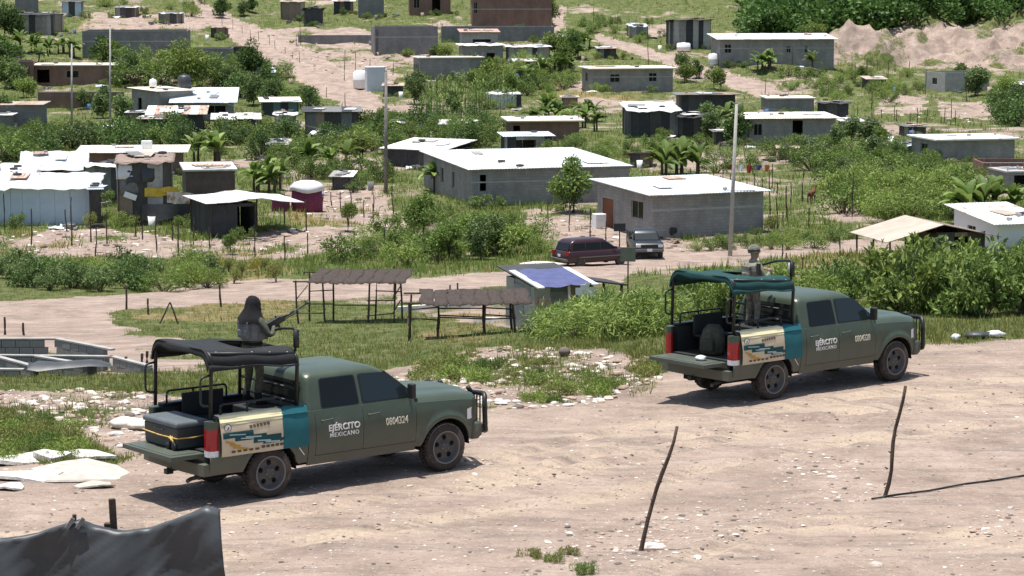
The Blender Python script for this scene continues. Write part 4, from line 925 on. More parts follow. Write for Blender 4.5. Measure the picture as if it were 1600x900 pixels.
# ---- middle ground
H1 = house('block_house', 'grey block house with white metal roof and brown door behind the parked cars', 'house', 1018, 1196, 368, 301, 24, 8.6, 'metal', M_roofb, M_block, fo=(), lo=((.07, .30, .0, .74, Dr), (.62, .84, .38, .80, Wn)), over=.45, tilt=.35, beam=True)
house('block_house', 'long block house with patched white roof left of the small round tree', 'house', 738, 984, 318, 262, 16, 15, 'metal', [M_roofw, M_roofb], M_block, fo=((.05, .09, .4, .85, Hl),), lo=((.15, .23, .36, .78, Wn), (.36, .43, .36, .80, Wn), (.60, .66, .30, .78, Wn)), over=.3, tilt=.3, beam=True)
house('shed', 'dark shed with bright white roof in front of the long block house', 'shed', 600, 690, 262, 233, -28, 5.5, 'metal', [M_roofw], sheets=[M_dark, M_darkboard], over=.4, tilt=.5)
house('shed', 'low pale shed with white roof behind the long block house', 'shed', 792, 862, 240, 213, 8, 4, 'metal', M_roofb, sheets=[M_scrap, M_dark, mat('pale_panel', (.5, .52, .52), .7)], fo=((.25, .6, 0, .8, Dr),), tilt=.1)
house('brick_house', 'tan-roofed low brick house with dark walls left of the banana grove', 'house', 800, 905, 220, 190, 6, 6, 'slab', M_roofc, M_brick, fo=((.02, .12, .1, .8, Hl),), over=.5)
house('shed', 'small shed roof half hidden in bushes, plain white sheet', 'shed', 690, 742, 212, 194, 0, 3.5, 'metal', M_roofw, sheets=SCR, tilt=.2)
# near right
house('shed', 'open wooden shed with sloping beige roof at right edge of the back road', 'shed', 1462, 1538, 410, 362, 14, 5.0, 'none', None, sheets=[M_darkboard, M_board], fo=((.3, .55, 0, .85, Dr),), tilt=-.1)
def gable_roof():
    base = G(1462, 410); s = S(base); T = [o for o in bpy.data.objects if o.get('label', '').startswith('open wooden shed')][0]
    W = 76 / s / math.cos(R(14)); h = 48 / s
    for i in range(6):                            # long slope reaching out to the left on posts
        y0 = -.6 + i * 1.02; q = MB(); a, c = Vector((-W / 2 + .15, 0, h + .55)), Vector((-W / 2 - 3.6, 0, h - .45))
        q.add([(a.x, y0 - .02, a.z), (c.x, y0 - .02, c.z), (c.x, y0 + 1.04, c.z), (a.x, y0 + 1.04, a.z)] + [(a.x, y0 - .02, a.z - .04), (c.x, y0 - .02, c.z - .04), (c.x, y0 + 1.04, c.z - .04), (a.x, y0 + 1.04, a.z - .04)], [(0, 1, 2, 3), (7, 6, 5, 4), (0, 4, 5, 1), (1, 5, 6, 2), (2, 6, 7, 3), (3, 7, 4, 0)]); q.build('roof_sheet', M_beige, T, fix=True)
        q = MB(); c = Vector((W / 2 + .9, 0, h - .30))
        q.add([(a.x, y0 - .02, a.z), (c.x, y0 - .02, c.z), (c.x, y0 + 1.04, c.z), (a.x, y0 + 1.04, a.z)] + [(a.x, y0 - .02, a.z - .04), (c.x, y0 - .02, c.z - .04), (c.x, y0 + 1.04, c.z - .04), (a.x, y0 + 1.04, a.z - .04)], [(3, 2, 1, 0), (4, 5, 6, 7), (1, 5, 4, 0), (2, 6, 5, 1), (3, 7, 6, 2), (0, 4, 7, 3)]); q.build('roof_sheet', M_board, T, fix=True)
    for yy in (-.3, 2.4, 5.2): q = MB(); q.tube([(-W / 2 - 3.2, yy, -.5), (-W / 2 - 3.25, yy, h - .42)], .06, 6); q.build('roof_post', M_wood, T)
gable_roof()
house('cottage', 'white walled house with curved white roof at the right edge of the picture', 'house', 1556, 1640, 395, 348, 18, 6, 'metal', M_roofw, M_white, lo=((.3, .5, .5, .75, Wn),), over=.5, tilt=.6)
house('garden_wall', 'brown block enclosure without roof at right edge above the trash heap', 'wall', 1536, 1625, 279, 255, 0, 5, 'none', None, M_brick)
house('hut', 'grey concrete hut with dark opening at right edge beside the brown wall', 'hut', 1572, 1630, 294, 270, 10, 4, 'slab', M_conc, M_block, fo=((.2, .8, .1, .85, Hl),), over=.1)
house('block_house', 'long grey block house with flat white roof at right above the green thicket', 'house', 1462, 1588, 252, 219, 14, 6, 'slab', M_roofw, M_block, lo=((.35, .62, .35, .78, Wn),), over=.35)
house('block_house', 'grey block house with white roof and dark doorway behind the tall concrete pole', 'house', 1170, 1306, 226, 185, 6, 6.5, 'metal', M_roofc, M_block, fo=((.05, .15, .35, .8, Wn), (.50, .62, 0, .92, Hl)), over=.5, tilt=.15)
house('block_house', 'small block house whose pale roof shows behind the one by the pole', 'house', 1200, 1272, 180, 155, 4, 5, 'slab', M_roofc, M_block, over=.2)
house('shed', 'black tarred shed with torn roof right of the small pale-roofed house', 'shed', 1278, 1324, 186, 160, -8, 4, 'tarp', M_dark, sheets=[M_dark, M_darkboard], tilt=-.2)
house('unfinished_house', 'unfinished pale block house with one window below the eroded bank', 'house', 1474, 1548, 143, 113, 22, 5, 'none', None, M_conc, fo=(), lo=((.35, .6, .35, .7, Wn),))
house('shed', 'bright white sheet roof at right edge beneath the eroded bank', 'shed', 1578, 1640, 142, 130, 0, 4, 'tarp', M_tarpw, sheets=SCR, hcap=2.4)
house('block_house', 'wide block house with stepped white roof under the eroded bank', 'house', 1124, 1304, 100, 61, 6, 7, 'metal', [M_roofw], M_block, fo=((.04, .10, .45, .8, Wn), (.58, .62, .45, .72, Wn), (.74, .77, .45, .72, Wn)), over=.5, tilt=.5, beam=True)
house('shack', 'ruined pale shack with sagging dark roof left of the wide block house', 'shack', 1052, 1110, 76, 30, 10, 4.5, 'tarp', M_dark, sheets=[M_conc, M_scrap, M_dark], tilt=-.3, over=.6)
house('block_house', 'low block house with flat white roof and three windows on the far slope', 'house', 925, 1052, 142, 108, 10, 6.5, 'slab', M_roofc, M_block, fo=((.22, .34, .40, .78, Wn), (.70, .80, .42, .82, Wn)), lo=((.30, .55, .40, .80, Wn),), over=.5, beam=True)
house('shack', 'patchwork shack under two bright white tarps below the low block house', 'shack', 985, 1060, 214, 172, 5, 6, 'tarp', M_tarpw, sheets=[M_dark, M_grey, M_darkboard], over=.4, tilt=.5, seed=4)
house('shack', 'black shack with drooping torn tarps right of the white tarp shack', 'shack', 1066, 1118, 216, 182, 12, 4, 'tarp', M_dark, sheets=[M_dark, M_darkboard], seed=6, tilt=.1)
house('shed', 'dark plastic shed with flat grey roof behind the torn tarp shack', 'shed', 1064, 1148, 184, 148, 4, 4, 'metal', [M_grey, M_board], sheets=[M_tarpk, M_dark], over=.6)
# ---- centre far
house('block_house', 'long low block house with three small windows and patched white roof', 'house', 656, 755, 126, 92, 10, 6, 'slab', M_roofc, M_block, fo=(), lo=((.1, .3, .35, .7, Wn), (.42, .56, .15, .75, Hl), (.68, .88, .4, .75, Wn)), over=.2, tilt=-.1)
house('unfinished_house', 'roofless grey block house with high walls above the bare dirt slope', 'house', 586, 684, 86, 42, 8, 6, 'none', None, M_block2, fo=((.0, .06, .0, .92, Hl),), beam=True)
house('brick_house', 'tall red brick house with concrete columns at the top edge', 'house', 738, 862, 46, -4, 3, 8, 'slab', M_conc, M_brick, fo=((.02, .07, .5, .85, Wn),), over=.15, beam=True)
house('brick_house', 'plain red brick house left of the tall brick house at the top edge', 'house', 640, 704, 24, -14, 4, 6, 'slab', M_conc, M_brick, fo=((.1, .25, .3, .7, Wn), (.55, .75, .1, .8, Hl)), over=.1)
house('block_house', 'narrow grey block house at the top edge beside the brick houses', 'house', 560, 600, 26, -8, 4, 5, 'slab', M_conc, M_block2, over=.1)
house('block_house', 'grey terrace wall house under the tall brick house', 'house', 690, 866, 66, 42, 3, 5, 'none', None, M_block2)
house('shed', 'pale shed with faded red roof below the tall brick house', 'shed', 722, 778, 78, 50, 6, 4, 'metal', [M_rust, mat('faded_red_sheet', (.45, .27, .22), .8, var=.2)], M_conc, fo=((.3, .8, .15, .6, Hl),), tilt=.3)
house('block_house', 'small grey house with draped white roof right above the three-window house', 'house', 722, 786, 102, 70, 6, 5, 'tarp', M_tarpw, M_block, fo=((.6, .8, .0, .6, Hl),), over=.5)
house('shed', 'tan shed with white sheet roof beside the small draped-roof house', 'shed', 794, 858, 100, 72, 4, 4, 'tarp', M_tarpw, sheets=[M_beige, M_dark, M_scrap], over=.4)
house('shed', 'tiny white panel shed standing among the maize', 'shed', 766, 814, 168, 146, 8, 3, 'tarp', M_tarpw, sheets=[M_tarpw, M_dark, M_white], over=.15)
house('shack', 'beige cloth hut with black side tarp at the top edge', 'shack', 440, 476, 32, 2, 6, 4, 'tarp', M_beige, sheets=[M_beige, M_board], over=.3)
house('shack', 'black tarp lean-to beside the beige cloth hut', 'shack', 478, 504, 40, 12, 10, 3, 'tarp', M_tarpk, sheets=[M_tarpk], over=.5, tilt=-.5)
# ---- left far
house('unfinished_house', 'big dark block building shell without roof at upper left', 'house', 130, 292, 92, 49, 4, 9, 'none', None, M_block2, fo=((.72, .98, 0, .45, Hl),), beam=True)
house('block_house', 'grey block annex stepping down right of the big building shell', 'house', 292, 362, 104, 76, 3, 5, 'none', None, M_block2)
house('brick_house', 'brick house with long white flat roof behind two slim poles', 'house', 52, 182, 132, 103, 2, 6, 'slab', M_roofc, M_brick, fo=((.05, .2, .1, .8, Hl), (.4, .55, .35, .75, Wn)), over=.25)
house('brick_house', 'open red brick room with corner columns at far left', 'house', 26, 52, 134, 96, 8, 5, 'none', None, M_brick, fo=((.3, .8, .1, .8, Hl),))
house('garden_wall', 'long low red brick wall below the flat-roofed brick house', 'wall', 60, 192, 168, 144, 2, 1.5, 'none', None, M_brick)
house('shack', 'scrap-board shack with grey panels at the top left corner', 'shack', 26, 80, 54, 22, 4, 5, 'tarp', M_dark, sheets=[M_scrap, M_conc, M_dark], over=.3)
house('hut', 'grey block hut at the very top left corner', 'hut', 24, 56, 22, -8, 4, 4, 'slab', M_conc, M_block2, over=.1)
house('block_house', 'grey house with cream roof and water tanks at left', 'house', 252, 300, 186, 142, 34, 7, 'metal', M_roofc, M_block, over=.4, tilt=.1, lo=((.2, .35, .0, .7, Hl),))
house('shed', 'wide shed under a sloping blue-white metal roof right of the tank house', 'shed', 274, 362, 188, 159, 4, 6, 'metal', M_roofb, M_block2, fo=((.5, .9, .3, .8, Wn),), over=.6, tilt=1.1)
house('shed', 'open lean-to with rusty orange roof sheets below the blue-white shed', 'shed', 236, 316, 212, 178, 4, 4, 'metal', [M_rust, M_rust, M_roofw], sheets=[M_dark, M_darkboard], over=.5, tilt=.5)
house('shed', 'low shed under a tan board roof left of the rusty lean-to', 'shed', 216, 260, 216, 186, -4, 3.5, 'metal', [M_beige, M_board], sheets=SCR, over=.4, tilt=.1)
house('block_house', 'grey house with weathered flat roof at the left edge', 'house', -30, 62, 200, 164, 3, 6, 'metal', [M_rust, M_beige, M_board], M_block2, over=.4)
house('hut', 'small dark hut with white roof at the left edge', 'hut', -20, 14, 206, 180, 2, 3.5, 'metal', M_roofw, M_block2, fo=((.3, .6, .3, .7, Wn),))
house('shed', 'white sheet roof shed amid the dark green maize', 'shed', 336, 402, 206, 186, 6, 4, 'metal', M_roofw, sheets=SCR, over=.4, tilt=.3, wave=.15)
house('shed', 'teal walled shed with cream roof by the dirt track', 'shed', 412, 466, 182, 159, 8, 4, 'metal', M_roofc, sheets=[mat('teal_panel', (.10, .17, .18), .7, var=.2), M_dark], over=.4, tilt=.25)
house('shack', 'white cloth covered shack just below the teal walled shed', 'shack', 430, 462, 200, 178, 4, 3, 'tarp', M_tarpw, sheets=[M_tarpw, M_scrap], over=.3)
house('shack', 'dark board shack with flat black roof beside the dirt track', 'shack', 478, 560, 210, 175, 4, 5, 'metal', [M_dark, M_grey], sheets=[M_board, M_darkboard, M_grey], over=.35, tilt=.2)
house('shed', 'curved white sheet shelter hidden in green below the flat black roof', 'shed', 486, 520, 222, 208, 0, 2.5, 'tarp', M_tarpw, sheets=SCR, over=.2)
# ---- left near cluster
house('brick_house', 'long brick house with white roof and air conditioner behind the plastic shack', 'house', 130, 282, 272, 238, 5, 6, 'metal', [M_roofw, M_roofc], M_brick, fo=((.55, .75, .2, .8, Hl),), over=.6, tilt=.1)
house('shack', 'long shack with pale blue plastic walls and white sheet roof at left edge', 'shack', -60, 142, 352, 291, 3, 4.5, 'tarp', M_tarpw, sheets=[M_tarpb], over=.5, tilt=.55, side_over=.6, seed=12)
house('shack', 'brown board end room at the right end of the blue plastic shack', 'shack', 142, 158, 354, 296, 10, 4, 'metal', M_roofb, sheets=[M_board, M_darkboard], over=.2)
house('shack', 'shack with peaked crumpled white roof behind the blue plastic shack', 'shack', 40, 128, 306, 262, 8, 5, 'tarp', M_tarpw, sheets=SCR, over=.5, tilt=.9, seed=3)
house('shack', 'flat white roofed shack at left edge behind the blue plastic shack', 'shack', -40, 46, 318, 272, 3, 5, 'tarp', M_tarpw, sheets=SCR, over=.4, tilt=.4, seed=8)
house('shack', 'tall shack with sloping white roof and white cloth left of the scrap tower', 'shack', 132, 182, 318, 258, -6, 4, 'tarp', M_tarpw, sheets=[M_darkboard, M_scrap, M_tarpb], over=.4, tilt=-.2, seed=11)
SC = house('shack', 'scrap tower shack on stilts with yellow sign panel and crumpled tarps', 'shack', 186, 268, 352, 252, 6, 3.5, 'tarp', mat('brown_tarp', (.24, .18, .15), .8, var=.25), sheets=[M_darkboard, M_scrap, M_board, M_grey, M_scrap], over=.25, tilt=.3, seed=5)
house('brick_house', 'brown block house with white roof between scrap tower and banana plants', 'house', 292, 367, 322, 267, 10, 6, 'slab', M_roofw, mat('brown_render', (.125, .095, .08), .9, var=.25, vscale=1.5), over=.2, tilt=.05)
BS = house('shack', 'black tarred board shack with white awning roof beside the dirt yard', 'shack', 332, 398, 372, 318, 24, 4.6, 'none', None, sheets=[M_dark], fo=((.72, .98, 0, .9, Dr),))
def awning():
    T = BS; s = S(T.location); W = 66 / s / math.cos(R(24)); h = 54 / s
    n = 9
    for i in range(n):
        x0 = -W / 2 - .5 + i * .78; x1 = x0 + .80; q = MB()
        zf = lambda x: h + .16 + .25 * math.exp(-((x - W / 2 - .1) / 1.3) ** 2) - .05 * max(0, x - W / 2)
        q.add([(x, y, zf(x) + .012 * (i % 2) + .05 * (y - 2) / 3 - dz) for dz in (0, .04) for x, y in ((x0, -.5), (x1, -.5), (x1, 5.0), (x0, 5.0))], [(0, 1, 2, 3), (7, 6, 5, 4), (0, 4, 5, 1), (1, 5, 6, 2), (2, 6, 7, 3), (3, 7, 4, 0)]); q.build('roof_sheet', M_roofw, T)
    for x, y in ((W / 2 + 3.6, -.2), (W / 2 + 3.6, 4.4), (W / 2 + 1.6, 4.5)): q = MB(); q.tube([(x, y, -.6), (x, y, h + .08)], .05, 6); q.build('awning_post', M_wood, T)
awning()
def scrap_extras():
    T = SC; s = S(T.location); h = 100 / s; W = 82 / s
    q = MB(); q.grid(lambda u, v: (.0 + 2.3 * u, -.12 - .06 * math.sin(9 * u + 4 * v), h * .45 + .62 * v + .08 * u + .05 * math.sin(11 * u)), 8, 4); q.build('yellow_panel', M_yellow, T)
    q = MB(); q.grid(lambda u, v: (W / 2 - .3 + 1.7 * u, -.25 - .05 * math.sin(6 * u), h * .36 + .8 * v - .12 * u), 5, 3); q.build('rusty_panel', mat('rusty_white_sheet', (.62, .55, .48), .8, stain=((.30, .13, .05), 1.4, .5)), T)
    for k, (x, z, m_) in enumerate(((-1.1, h * .55, M_grey), (-.6, h * .72, M_tarpk), (-1.3, h * .8, M_tarpw), (.5, h * .75, M_tarpk))):
        q = cloth_mb(1.3, 1.1, lambda a, c: 0, .1, .3, .2, 6, 6, k + 2); o = q.build('crumpled_tarp', m_, T, True); o.location = (x, -.15, z - .3); o.rotation_euler = (1.45, 0, .1 * k)
    q = MB(); q.box((-1.0, -.25, h * .47), (.9, .03, .4), (0, .35, 0)); q.build('white_board', M_white, T)
    q = MB(); q.grid(lambda u, v: (-.2 + 4.2 * u, -.3 - .25 * math.sin(5 * u) * v, h * .34 - 1.1 * v - .12 * math.sin(8 * u) * v), 12, 4); q.build('hanging_tarp', M_dark, T, True)
scrap_extras()
PT_ = thing('tent_hut', 'small maroon cloth hut with domed white cover in the dirt yard', 'hut', G(480, 330), R(8))
s_ = S(PT_.location); hh = 48 / s_
q = MB(); q.loft([[(1.15 * k * math.cos(a), .95 * k * math.sin(a), z) for a in np.linspace(0, 2 * math.pi, 16, endpoint=False)] for z, k in ((-.2, 1.0), (.8, 1.02), (hh * .72, .96))]); q.build('cloth_wall', M_purple, PT_, True)
q = MB(); q.loft([[(1.3 * k * math.cos(a) * (1 + .04 * math.sin(5 * a)), 1.08 * k * math.sin(a), z - .12 * (k > .95) * math.sin(3 * a)) for a in np.linspace(0, 2 * math.pi, 20, endpoint=False)] for z, k in ((hh * .66, 1.0), (hh * .80, .98), (hh * .92, .75), (hh * .99, .4), (hh * 1.0, .05))]); q.build('cover', M_tarpw, PT_, True)
q = MB(); q.bx(-2.6, -1.3, -.5, .5, -.1, 1.0); bevel(q.build('cloth_stall', M_purple, PT_), .08)
# ---- two open market frames with thatched roofs
def frame_stall(label, xl, xr, yf, yroof, base_d, depth, yaw, rot):
    base = P((xl + xr) / 2, base_d); s = S(base); W = (xr - xl) / s; h = rot
    T = thing('market_frame', label, 'stall', base, R(yaw), 'open thatched market frames')
    rnd = random.Random(int(xl))
    xs = [-W / 2, -W / 2 + W * .27, W * .22, W / 2]
    ends = {}
    for x in xs:
        for y in (0, depth):
            q = MB(); b0 = (x + rnd.uniform(-.05, .05), y, -.4 + gz(base.x + x, base.y + y) - base.z); t0 = (x + rnd.uniform(-.12, .12), y + rnd.uniform(-.05, .05), h + rnd.uniform(-.05, .05))
            m0 = tuple((a + c) / 2 + rnd.uniform(-.05, .05) for a, c in zip(b0, t0)); q.tube([b0, m0, t0], [.045, .04, .035], 6); q.build('post', M_wood, T); ends[x, y] = t0
    for y in (0, depth):
        for z in (.35, h * .55):
            for a, c in zip(xs[:-1], xs[1:]):
                if rnd.random() < .72: q = MB(); q.tube([(a, y - .04, z + rnd.uniform(-.06, .06)), (c, y - .04, z + rnd.uniform(-.06, .06))], .024, 5); q.build('rail', M_wood, T)
    for x in (xs[0], xs[-1]):
        for z in (.4, h * .6): q = MB(); q.tube([(x - .04, 0, z), (x - .04, depth, z + .1)], .024, 5); q.build('rail', M_wood, T)
    for y in (0, depth): q = MB(); q.tube([(xs[0] - .2, y, h), (xs[-1] + .3, y, h + .02)], .035, 6); q.build('roof_beam', M_wood, T)
    n = 8; x0 = xs[0] + W * .10; ww = (xs[-1] + .45 - x0) / n
    for i in range(n):
        q = MB(); sd = rnd.random() * 9; lj = rnd.uniform(-.16, .16)
        q.grid(lambda u, v: (x0 + ww * (i + u * 1.06) + .04 * math.sin(9 * v + sd), -.45 + lj + (depth + .8) * v, h + .04 + .05 * v + .012 * math.sin(7 * u + sd) + .035 * mnoise.noise((u * 1.5 + i, v * 2, 3.3)) - .03 * (v < .01) * (1 + math.sin(9 * u + sd))), 4, 7); o = q.build('thatch_strip', M_soil, T, True); sd_ = o.modifiers.new('t', 'SOLIDIFY'); sd_.thickness = .018
    return T
frame_stall('open pole frame with sloping thatched roof nearer the back road, left one of two', 466, 616, 500, 428, 97, 3.0, -3, 1.6)
frame_stall('open pole frame with lower thatched roof beside the blue tarp hut, right one of two', 640, 806, 525, 475, 80, 2.4, 2, 1.08)
# ---- hut with blue tarp
BT = thing('scrap_hut', 'patched scrap hut with blue and white tarp roof beside the market frames', 'hut', P(874, 86), R(24))
sB = S(BT.location); rnd = random.Random(4)
wl_, dp, hf = 1.8, 2.4, 1.45
for face, ln, org, rz_, mats_ in (('f', wl_, (-wl_ / 2, 0, 0), 0, [M_scrap, M_rust, mat('blue_grey_sheet', (.11, .135, .16), .6, var=.2)]), ('r', dp, (wl_ / 2, 0, 0), math.pi / 2, [M_darkboard, M_dark, M_board]), ('l', dp, (-wl_ / 2, dp, 0), -math.pi / 2, [M_scrap, mat('galvanised', (.22, .24, .25), .5, .5, var=.25)]), ('b', wl_, (wl_ / 2, dp, 0), math.pi, [M_board])):
    e = bpy.data.objects.new('wall', None); COL.objects.link(e); e.parent = BT; e.location = org; e.rotation_euler = (0, 0, rz_)
    x = 0
    while x < ln - .05:
        w_ = min(rnd.uniform(.5, .8), ln - x)
        for z0, z1 in ((-.4, rnd.uniform(.9, 1.3)), (None, None)):
            if z0 is None: z0, z1 = zp, hf - .02
            q = MB(); q.box((0, 0, (z0 + z1) / 2), (w_ - .01, .025, z1 - z0), (rnd.uniform(-.02, .02), 0, rnd.uniform(-.03, .03))); q.build('wall_sheet', rnd.choice(mats_ if z0 < 0 else mats_ + [M_rust, M_board]), e).location = (x + w_ / 2, rnd.uniform(-.02, .02), 0); zp = z1
        x += w_
q = MB(); q.box((0, dp / 2 + .1, hf + .10), (wl_ + .4, dp + .6, .04), (R(7), 0, 0)); q.build('roof_board', M_dark, BT)
q = cloth_mb(wl_ + .30, 2.3, lambda x, y: hf - .02 + .13 * y, .02, .06, .10, 12, 10, 3); o = q.build('tarp_roof', M_navy, BT, True); o.location.y = -.50
q = MB(); q.bx(-wl_ / 2 - .22, -wl_ / 2 + .02, -.55, 1.9, hf - .02, hf + .03); o = q.build('white_tarp_edge', M_tarpw, BT); o.rotation_euler = (.128, 0, 0)
q = MB(); q.bx(wl_ / 2 + .02, wl_ / 2 + .22, -.55, 1.9, hf - .01, hf + .04); o = q.build('white_tarp_edge', M_tarpw, BT); o.rotation_euler = (.128, 0, 0)
q = MB(); q.grid(lambda u, v: (wl_ / 2 - .55 + .77 * u, -.53 - .02 * math.sin(7 * u), hf - .16 - .55 * v * (.4 + .6 * u)), 6, 4); q.build('white_tarp_flap', M_tarpw, BT, True)
for k, (u0, u1, v0, v1) in enumerate(((.52, .62, .05, .28), (.70, .80, .10, .30), (.60, .72, .22, .30))):
    q = MB(); q.box((-wl_ / 2 + wl_ * (u0 + u1) / 2 + .5, -.50, hf - .18 + k * .03), (.16, .012, .22), (.2, .2 * k, 0)); q.build('tarp_print', M_white if k != 1 else M_blackm, BT)
q = MB(); q.box((wl_ / 2 + .9, 1.2, hf - .15), (1.9, 1.7, .05), (0, R(9), 0)); q.build('side_awning', M_dark, BT)
for y in (.5, 1.9): q = MB(); q.tube([(wl_ / 2 + 1.7, y, -.4), (wl_ / 2 + 1.7, y, hf - .30)], .05, 6); q.build('awning_post', M_wood, BT)
q = MB(); q.tube([(-wl_ / 2 + 1.25, -.06, 0), (-wl_ / 2 + 1.22, -.08, hf - .1)], .05, 6); q.build('white_post', M_white, BT)
# ---- square board on a post
SB = thing('sign_board', 'plain square grey board on a post beside the back road', 'sign', P(981, 128), R(-6))
q = MB(); q.box((0, 0, 2.0), (.75, .04, .72)); q.build('board', mat('grey_green_board', (.15, .16, .13), .8, var=.2), SB)
q = MB(); q.box((0, .05, .8), (.07, .06, 2.9)); q.build('post', M_wood, SB)
SB2 = thing('sign_board', 'small dark sign on a post between the parked cars', 'sign', G(968, 398), R(4)); q = MB(); q.box((0, 0, 1.75), (.75, .04, .5)); q.build('board', M_dark, SB2); q = MB(); q.box((0, .05, .7), (.07, .06, 2.2)); q.build('post', M_wood, SB2)
# ---- block foundation at left
def foundation():
    T = thing('house_foundation', 'open grid of low grey block walls, an unfinished foundation on the left', 'foundation', G(0, 590) + Vector((0, 1.2, 0)), R(-4))
    blk = MB(); blk.bx(-.19, .19, -.075, .075, 0, .19); bm_ = blk.mesh('block', M_block)
    blk2 = MB(); blk2.bx(-.19, .19, -.075, .075, 0, .19); bm2 = blk2.mesh('block', M_conc)
    rnd = random.Random(2); cnt = 0
    def wall(p0, p1, courses, cap=True):
        nonlocal cnt
        p0, p1 = Vector((p0[0] * .85, p0[1] * .62, 0)), Vector((p1[0] * .85, p1[1] * .62, 0)); d = p1 - p0; n = max(1, int(d.length / .40)); a = math.atan2(d.y, d.x)
        w_ = bpy.data.objects.new('wall', None); COL.objects.link(w_); w_.parent = T; w_.location = p0; w_.rotation_euler = (0, 0, a); w_.empty_display_size = .1
        for c in range(courses):
            for i in range(n):
                o = link('block', bm_, w_, (.2 + .40 * i + (.1 if c % 2 else 0), rnd.uniform(-.008, .008), c * .20 - .25), (0, 0, rnd.uniform(-.02, .02)))
        if cap:
            q = MB(); q.bx(0, d.length, -.085, .085, courses * .20 - .25 + .001, courses * .20 - .25 + .06); bevel(q.build('cap', mat('pale_cement', (.33, .32, .30), .9, var=.2, vscale=3), w_), .01)
    wall((-2.6, 4.8), (.6, 5.2), 3); wall((.6, 5.2), (3.0, 2.2), 3); wall((-2.6, 2.2), (3.0, 2.2), 2)
    wall((-2.3, 2.1), (-.2, -1.5), 2); wall((-.9, 2.1), (1.0, -.8), 2); wall((.5, 2.1), (2.9, -.4), 2); wall((-3.2, -1.6), (.8, -1.6), 2); wall((3.0, 2.2), (4.6, -.3), 2); wall((-2.6, 4.8), (-2.6, -1.4), 2)
    q = cloth_mb(2.2, .8, lambda x, y: .30, .05, .12, .2, 8, 5, 4); o = q.build('plastic_sheet', M_tarpk, T, True); o.location = (1.9, -1.0, .05); o.rotation_euler = (0, 0, .2)
foundation()
# ---- white-topped kerbs beside the hut
def kerb(label, a, b, h=.22, w=.16, m=None):
    d = Vector(b) - Vector(a); q = MB(); q.bx(0, d.length, -w / 2, w / 2, -.4, h); o = bevel(q.build('kerb_beam', m or mat('white_beam', (.62, .60, .55), .85, var=.15)), .015); o.location = a; o.rotation_euler = (0, -math.asin(d.z / d.length), math.atan2(d.y, d.x)); tag(o, label, 'kerb', kind='thing')
kerb('long pale concrete kerb along the back road left of the blue tarp hut', P(622, 112), P(792, 112))
kerb('pale concrete beam running toward the viewer between market frame and blue tarp hut', P(742, 96), P(850, 84))

house('garden_wall', 'low grey retaining wall beside the beige cloth hut', 'wall', 466, 586, 68, 55, 3, 1.2, 'none', None, M_block2)
house('shed', 'scrap lean-to at the top edge left of the narrow grey house', 'shed', 522, 552, 20, 2, 4, 3, 'metal', [M_rust, M_roofw], sheets=SCR, tilt=.2)
house('shack', 'black plastic tent shack near the top edge at left', 'shack', 98, 128, 26, 2, 6, 4, 'tarp', M_tarpk, sheets=[M_tarpk, M_tarpb], over=.3)
house('shed', 'tan tent-like shed right of the scrap-board shack at top left', 'shed', 80, 96, 50, 20, 4, 3, 'tarp', M_beige, sheets=[M_beige], over=.2, tilt=-.3)
house('hut', 'small white-roofed hut half hidden left of the tank house', 'hut', 200, 232, 196, 176, 3, 3, 'metal', M_roofw, sheets=SCR)
house('shed', 'low shed with patched roof behind the tall red brick house', 'shed', 866, 900, 74, 56, 4, 3, 'tarp', M_tarpw, sheets=SCR)
house('shack', 'board shack with pale roof behind the banana plants at centre', 'shack', 806, 850, 118, 96, 4, 3.5, 'metal', [M_beige, M_roofw], sheets=[M_beige, M_board, M_scrap], tilt=.2)
house('shed', 'low dark shed below the patchwork shack with white tarps', 'shed', 1120, 1146, 226, 206, 4, 3, 'metal', [M_grey, M_dark], sheets=SCR)
house('shed', 'white sheet covered woodshed right of the grey pole house', 'shed', 1318, 1346, 204, 188, 4, 2.5, 'tarp', M_tarpw, sheets=SCR)
house('shed', 'low tarp shelter beside the flat-roofed house at right', 'shed', 1414, 1440, 244, 226, 4, 3, 'tarp', M_tarpb, sheets=SCR)
house('shack', 'half fallen board shack in the bushes below the concrete pole', 'shack', 985, 1016, 262, 240, -6, 3, 'metal', [M_board, M_grey], sheets=[M_darkboard, M_board], tilt=-.4)

